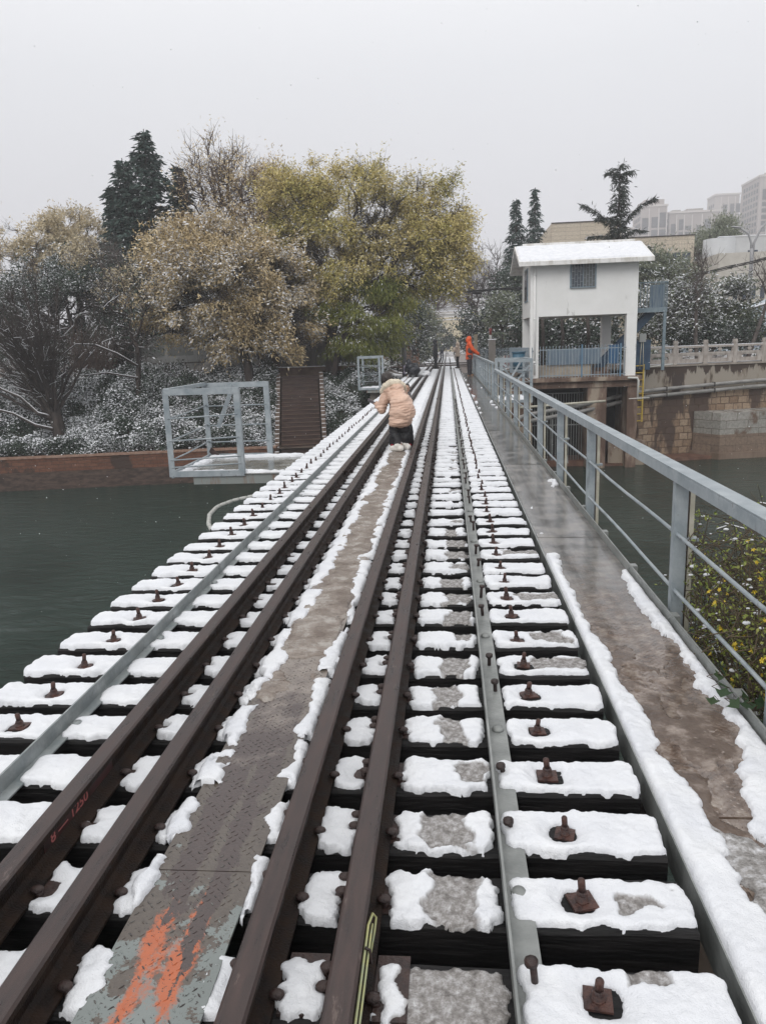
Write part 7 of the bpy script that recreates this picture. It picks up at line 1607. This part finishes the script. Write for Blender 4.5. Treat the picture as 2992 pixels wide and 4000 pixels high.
m_ = MB()
for hx, kx, ax, ay in ((-.045, -.065, -.01, .0), (.10, .085, .085, .10)):
    caps(m_, (hx, .06, .56), (kx, .12, .30), .095, .078); caps(m_, (kx, .12, .30), (ax, ay, .115), .074, .058)
m_.ell((.03, .05, .56), (.15, .13, .10)); remesh_build(m_, 'trousers', BLKC, t, .012, 4, .007, (7, 14), 3)
m_ = MB()
m_.ell((.065, .02, .57), (.195, .19, .19)); m_.ell((.035, .03, .45), (.18, .18, .12)); m_.ell((.05, .06, .68), (.17, .18, .16)); m_.ell((-.015, .17, .79), (.145, .15, .12)); m_.ell((-.075, .25, .86), (.145, .13, .085)); m_.ell((.03, .04, .40), (.175, .17, .06))
caps(m_, (-.06, .27, .85), (-.17, .28, .83), .09, .085); caps(m_, (-.17, .28, .83), (-.255, .25, .60), .083, .070); caps(m_, (-.255, .25, .60), (-.325, .365, .655), .072, .048)
caps(m_, (-.02, .30, .84), (.05, .36, .80), .08, .075); caps(m_, (.05, .36, .80), (.08, .50, .66), .075, .065); caps(m_, (.08, .50, .66), (.02, .58, .66), .065, .05)
jk = remesh_build(m_, 'coat', PINKC, t, .010, 4, .008, (6, 26), 12)
m_ = MB(); m_.tube([(-.235, .32, .78), (-.228, .27, .86), (-.18, .23, .93), (-.095, .205, .98), (.0, .205, .98), (.07, .24, .93), (.085, .29, .87)], [.035, .05, .058, .06, .058, .05, .035], 14)
m_.ell((-.225, .32, .79), (.035, .04, .04)); m_.ell((.09, .31, .865), (.035, .04, .04)); remesh_build(m_, 'fur_trim', FUR, jk, .009, 2, .004, (40, 40), 8)
m_ = MB(); m_.ell((-.01, .16, .905), (.105, .07, .065)); m_.ell((.02, .13, .885), (.06, .05, .035)); remesh_build(m_, 'hood', PINKC, jk, .009, 3, .008, (14, 26), 4)
m_ = MB(); m_.ell((-.17, .36, 1.035), (.098, .10, .105)); m_.ell((-.10, .38, .97), (.07, .06, .07)); m_.ell((-.19, .44, .985), (.05, .05, .06)); remesh_build(m_, 'hair', HAIR, t, .009, 2, .003, (30, 10), 6)
WS = cloth("off_white_sneaker", (.58, .56, .52))
for ax, ay in ((-.015, -.02), (.085, .09)):
    m_ = MB(); caps(m_, (ax+.045, ay-.02, .045), (ax-.085, ay+.04, .04), .05, .042, 10); m_.ell((ax, ay, .08), (.055, .055, .045)); remesh_build(m_, 'shoe', WS, t, .009, 3)
m_ = MB(); m_.bar((-.47, .42, .735), (-.36, .42, .665), .075, .009, up=(0, .6, 1)); o = m_.build('mobile_phone', M('phone_grey', (.16, .14, .15), rough=.25)); o.location = (-.735, 11.17, .035); tag(o, 'grey mobile phone held out by the woman in the puffer coat', 'phone')
m_ = MB(); m_.ell((-.335, .385, .675), (.034, .03, .034)); o = m_.build('glove_cuff', BLKC, t)
# child in front of her
REDB = M("shiny_red_rubber", (.30, .012, .025), (.38, .02, .035), scale=8, rough=.2)
person('small child in red rubber boots standing right in front of the bending woman', (-.72, 11.68, .03), PI, .98, dict(hed=(-.10, .02, .90), nek=(-.07, .01, .80), al=(-.135, 0, .05), ar=(.15, 0, .05), kl=(-.12, .01, .26), kr=(.12, .01, .26)),
       dict(trousers=BLKC, jacket=cloth('silver_grey_quilting', (.10, .095, .10), (.22, .21, .22), .35), shoes=REDB, leg=.068, bulk=.115, boot=.12, hem=.42), voxel=.012)
# others
person('person in a long black hooded coat standing upright between the rails at the far end', (-.77, 48.7, .02), math.radians(-78), 1.83, dict(hl=(-.12, .05, .46), hr=(.12, .05, .46)), dict(trousers=BLKC, jacket=NAVY, shoes=BLKC, hood=True, hem=.38, bulk=.105))
person('person in dark green padded jacket and jeans walking away down the track', (-.60, 79, .05), .1, 1.74, dict(kl=(-.055, .05, .29), al=(-.055, .06, .06), ar=(.055, -.1, .05)), dict(trousers=cloth('dark_jeans', (.03, .035, .05)), jacket=cloth('dark_green_padding', (.045, .055, .055)), shoes=BLKC, bulk=.12, hem=.50))
person('person in a cream hooded jacket and black leggings with hands raised to the face', (.61, 49.1, .02), math.radians(70), 1.60, dict(el=(-.12, .06, .66), er=(.12, .06, .66), hl=(-.03, .14, .77), hr=(.05, .16, .70), look=(0, 1, 0)), dict(trousers=BLKC, jacket=cloth('cream_padded_jacket', (.52, .41, .33), (.60, .49, .41)), shoes=cloth('dark_boot', (.03, .018, .015)), hood=True, bulk=.115, hem=.46, leg=.042, boot=.08))
ORC = cloth('vivid_orange_jacket', (.72, .085, .012), (.82, .12, .02), .45)
t = person('person in a vivid orange hooded jacket leaning a hand on the railing', (1.03, 38.2, -.03), math.radians(-84), 1.88, dict(er=(.12, .08, .67), hr=(.09, .235, .545), el=(-.12, .08, .66), hl=(-.03, .22, .56), kl=(-.04, 0, .285), kr=(.04, .01, .285), al=(-.045, 0, .04), ar=(.045, 0, .04)),
           dict(trousers=cloth('dark_grey_trousers', (.018, .016, .02)), jacket=ORC, shoes=cloth('tan_hiking_shoe', (.22, .13, .07)), hood=True, bulk=.112, hem=.42, leg=.06))
m_ = MB(); m_.ell((.19, .02, 1.22), (.035, .12, .17), 12, 8); m_.build('dark_patch', cloth('dark_patch_cloth', (.06, .03, .03)), t)  # dark patch on the orange jacket under the arm
m_ = MB(); m_.ell((.165, .47, 1.035), (.04, .06, .035), 10, 8); m_.build('glove', BLKC, t)
person('person in a dark navy jacket crouching over the left sleeper ends', (-1.60, 37.3, .02), math.radians(25), 1.72, dict(pel=(0, -.02, .16), che=(-.02, .12, .30), nek=(-.04, .19, .38), hed=(-.07, .25, .42), sl=(-.13, .17, .34), sr=(.11, .17, .34), el=(-.15, .25, .22), er=(.14, .27, .22), hl=(-.10, .32, .10), hr=(.08, .34, .10), hpl=(-.07, 0, .15), hpr=(.07, 0, .15), kl=(-.12, .20, .25), kr=(.12, .20, .25), al=(-.09, .06, .04), ar=(.09, .06, .04)),
       dict(trousers=BLKC, jacket=NAVY, shoes=BLKC, bulk=.125, hem=.5, hood=True, extra=(((0, -.01, .2), (.17, .14, .13)), ((-.03, .1, .3), (.17, .13, .11)))))
person('crouching child in a pale patterned hat and lilac jacket just behind the crouching adult', (-2.02, 38.3, .02), math.radians(-20), 1.25, dict(pel=(0, -.02, .16), che=(-.02, .10, .32), nek=(-.03, .15, .42), hed=(-.03, .18, .50), sl=(-.13, .14, .38), sr=(.11, .14, .38), el=(-.15, .22, .26), er=(.14, .24, .26), hl=(-.10, .30, .14), hr=(.08, .32, .14), hpl=(-.07, 0, .15), hpr=(.07, 0, .15), kl=(-.12, .20, .25), kr=(.12, .20, .25), al=(-.09, .06, .04), ar=(.09, .06, .04)),
       dict(trousers=BLKC, jacket=cloth('lilac_jacket', (.30, .26, .34)), hoodm=M('patterned_hat', (.75, .72, .76), (.30, .22, .33), scale=40, rough=.8, thr=(.48, .52)), shoes=BLKC, bulk=.125, hem=.5, hood=True), voxel=.014)
sp_ = MB(); sp_.ell((0, 0, 0), (.42, .3, .10), 16, 8); sp_.ell((.3, .2, .06), (.2, .25, .14), 14, 8); o = remesh_build(sp_, 'snow_heap', SNOW, None, .02, 3, .01); o.location = (-1.35, 37.9, .1); tag(o, 'white heap of snow beside the crouching person', 'snow heap')
t = person('person with dark hair and beige coat standing under a black umbrella', (-2.50, 50, -.08), math.radians(170), 1.60, dict(er=(.13, .05, .66), hr=(.05, .10, .75), hl=(-.05, .14, .62), el=(-.12, .05, .64)), dict(trousers=cloth('pale_trousers', (.30, .25, .23)), jacket=cloth('beige_brown_coat', (.26, .19, .16)), shoes=BLKC, bulk=.11, hem=.30, leg=.05, boot=.1))
um = thing('umbrella', 'open black umbrella held behind the person in the beige coat', 'umbrella', (-2.38, 49.95, 1.28)); um.rotation_euler = (math.radians(-12), math.radians(38), 0)
m_ = MB(); N = 8; rings = [(0, .30), (.20, .27), (.40, .18), (.52, .04)]; vs = [(0, 0, .31)]
for r_, z in rings[1:]:
    for k in range(N*2):
        a = PI*k/N; s_ = 1 if k % 2 == 0 else .93; vs.append((r_*s_*math.cos(a), r_*s_*math.sin(a), z))
fs = [(0, 1+k, 1+(k+1) % 16) for k in range(16)]
for j in range(2): fs += [(1+j*16+k, 1+j*16+16+k, 1+j*16+16+(k+1) % 16, 1+j*16+(k+1) % 16) for k in range(16)]
m_.add(vs, fs); m_.build('canopy', BLKC, um); m_ = MB(); m_.cyl((0, 0, -.35), (0, 0, .34), .008, 6); m_.build('shaft', DARKSTEEL, um); m_ = MB(); m_.tube([(0, 0, -.35), (0, 0, -.42), (.03, 0, -.44)], .014, 6); m_.build('handle', BARKB, um)
# ================================================================== AIR: haze and falling snow
hm = bpy.data.materials.new("haze"); hm.use_nodes = True; hn = hm.node_tree.nodes; hn.clear()
ho = hn.new('ShaderNodeOutputMaterial'); hv = hn.new('ShaderNodeVolumePrincipled'); hv.inputs['Density'].default_value = .0013; hv.inputs['Color'].default_value = (.93, .93, .96, 1)
hv.inputs['Anisotropy'].default_value = 0.0
hm.node_tree.links.new(hv.outputs[0], ho.inputs['Volume'])
mb = MB(); mb.box(-230, 260, -20, 500, -7.0, 84); o = mb.build('haze', hm); o['kind'] = 'stuff'; o['label'] = 'pale snowy haze over the river and the distant towers'
rs = np.random.RandomState(77)
n_ = 1500; yy = 2.5+34*rs.random(n_)**.7; P_ = np.stack([(rs.random(n_)-.5)*(2+1.25*yy)-.09*yy, yy, 1.55+(rs.random(n_)-.62)*(1.0+1.0*yy)], -1); P_ = P_[P_[:, 2] > -3.9]
sz = P_[:, 1]*.00052*(.5+1.6*rs.random(len(P_))**3)
O6 = np.array([(1, 0, 0), (-1, 0, 0), (0, 1, 0), (0, -1, 0), (0, 0, 1), (0, 0, -1)], float)
R_ = rs.uniform(.6, 1.3, (len(P_), 6, 1)); V = (P_[:, None]+O6[None]*sz[:, None, None]*R_).reshape(-1, 3)
T_ = np.array([(0, 2, 4), (2, 1, 4), (1, 3, 4), (3, 0, 4), (2, 0, 5), (1, 2, 5), (3, 1, 5), (0, 3, 5)]); F = (T_[None]+6*np.arange(len(P_))[:, None, None]).reshape(-1, 3)
o = link('falling_snow', set_mesh('falling_snow', V, F, M('snowflake', (.85, .86, .88), rough=.8))); tag(o, 'scattered snowflakes drifting down over the bridge and the river', 'snowflakes', kind='stuff')
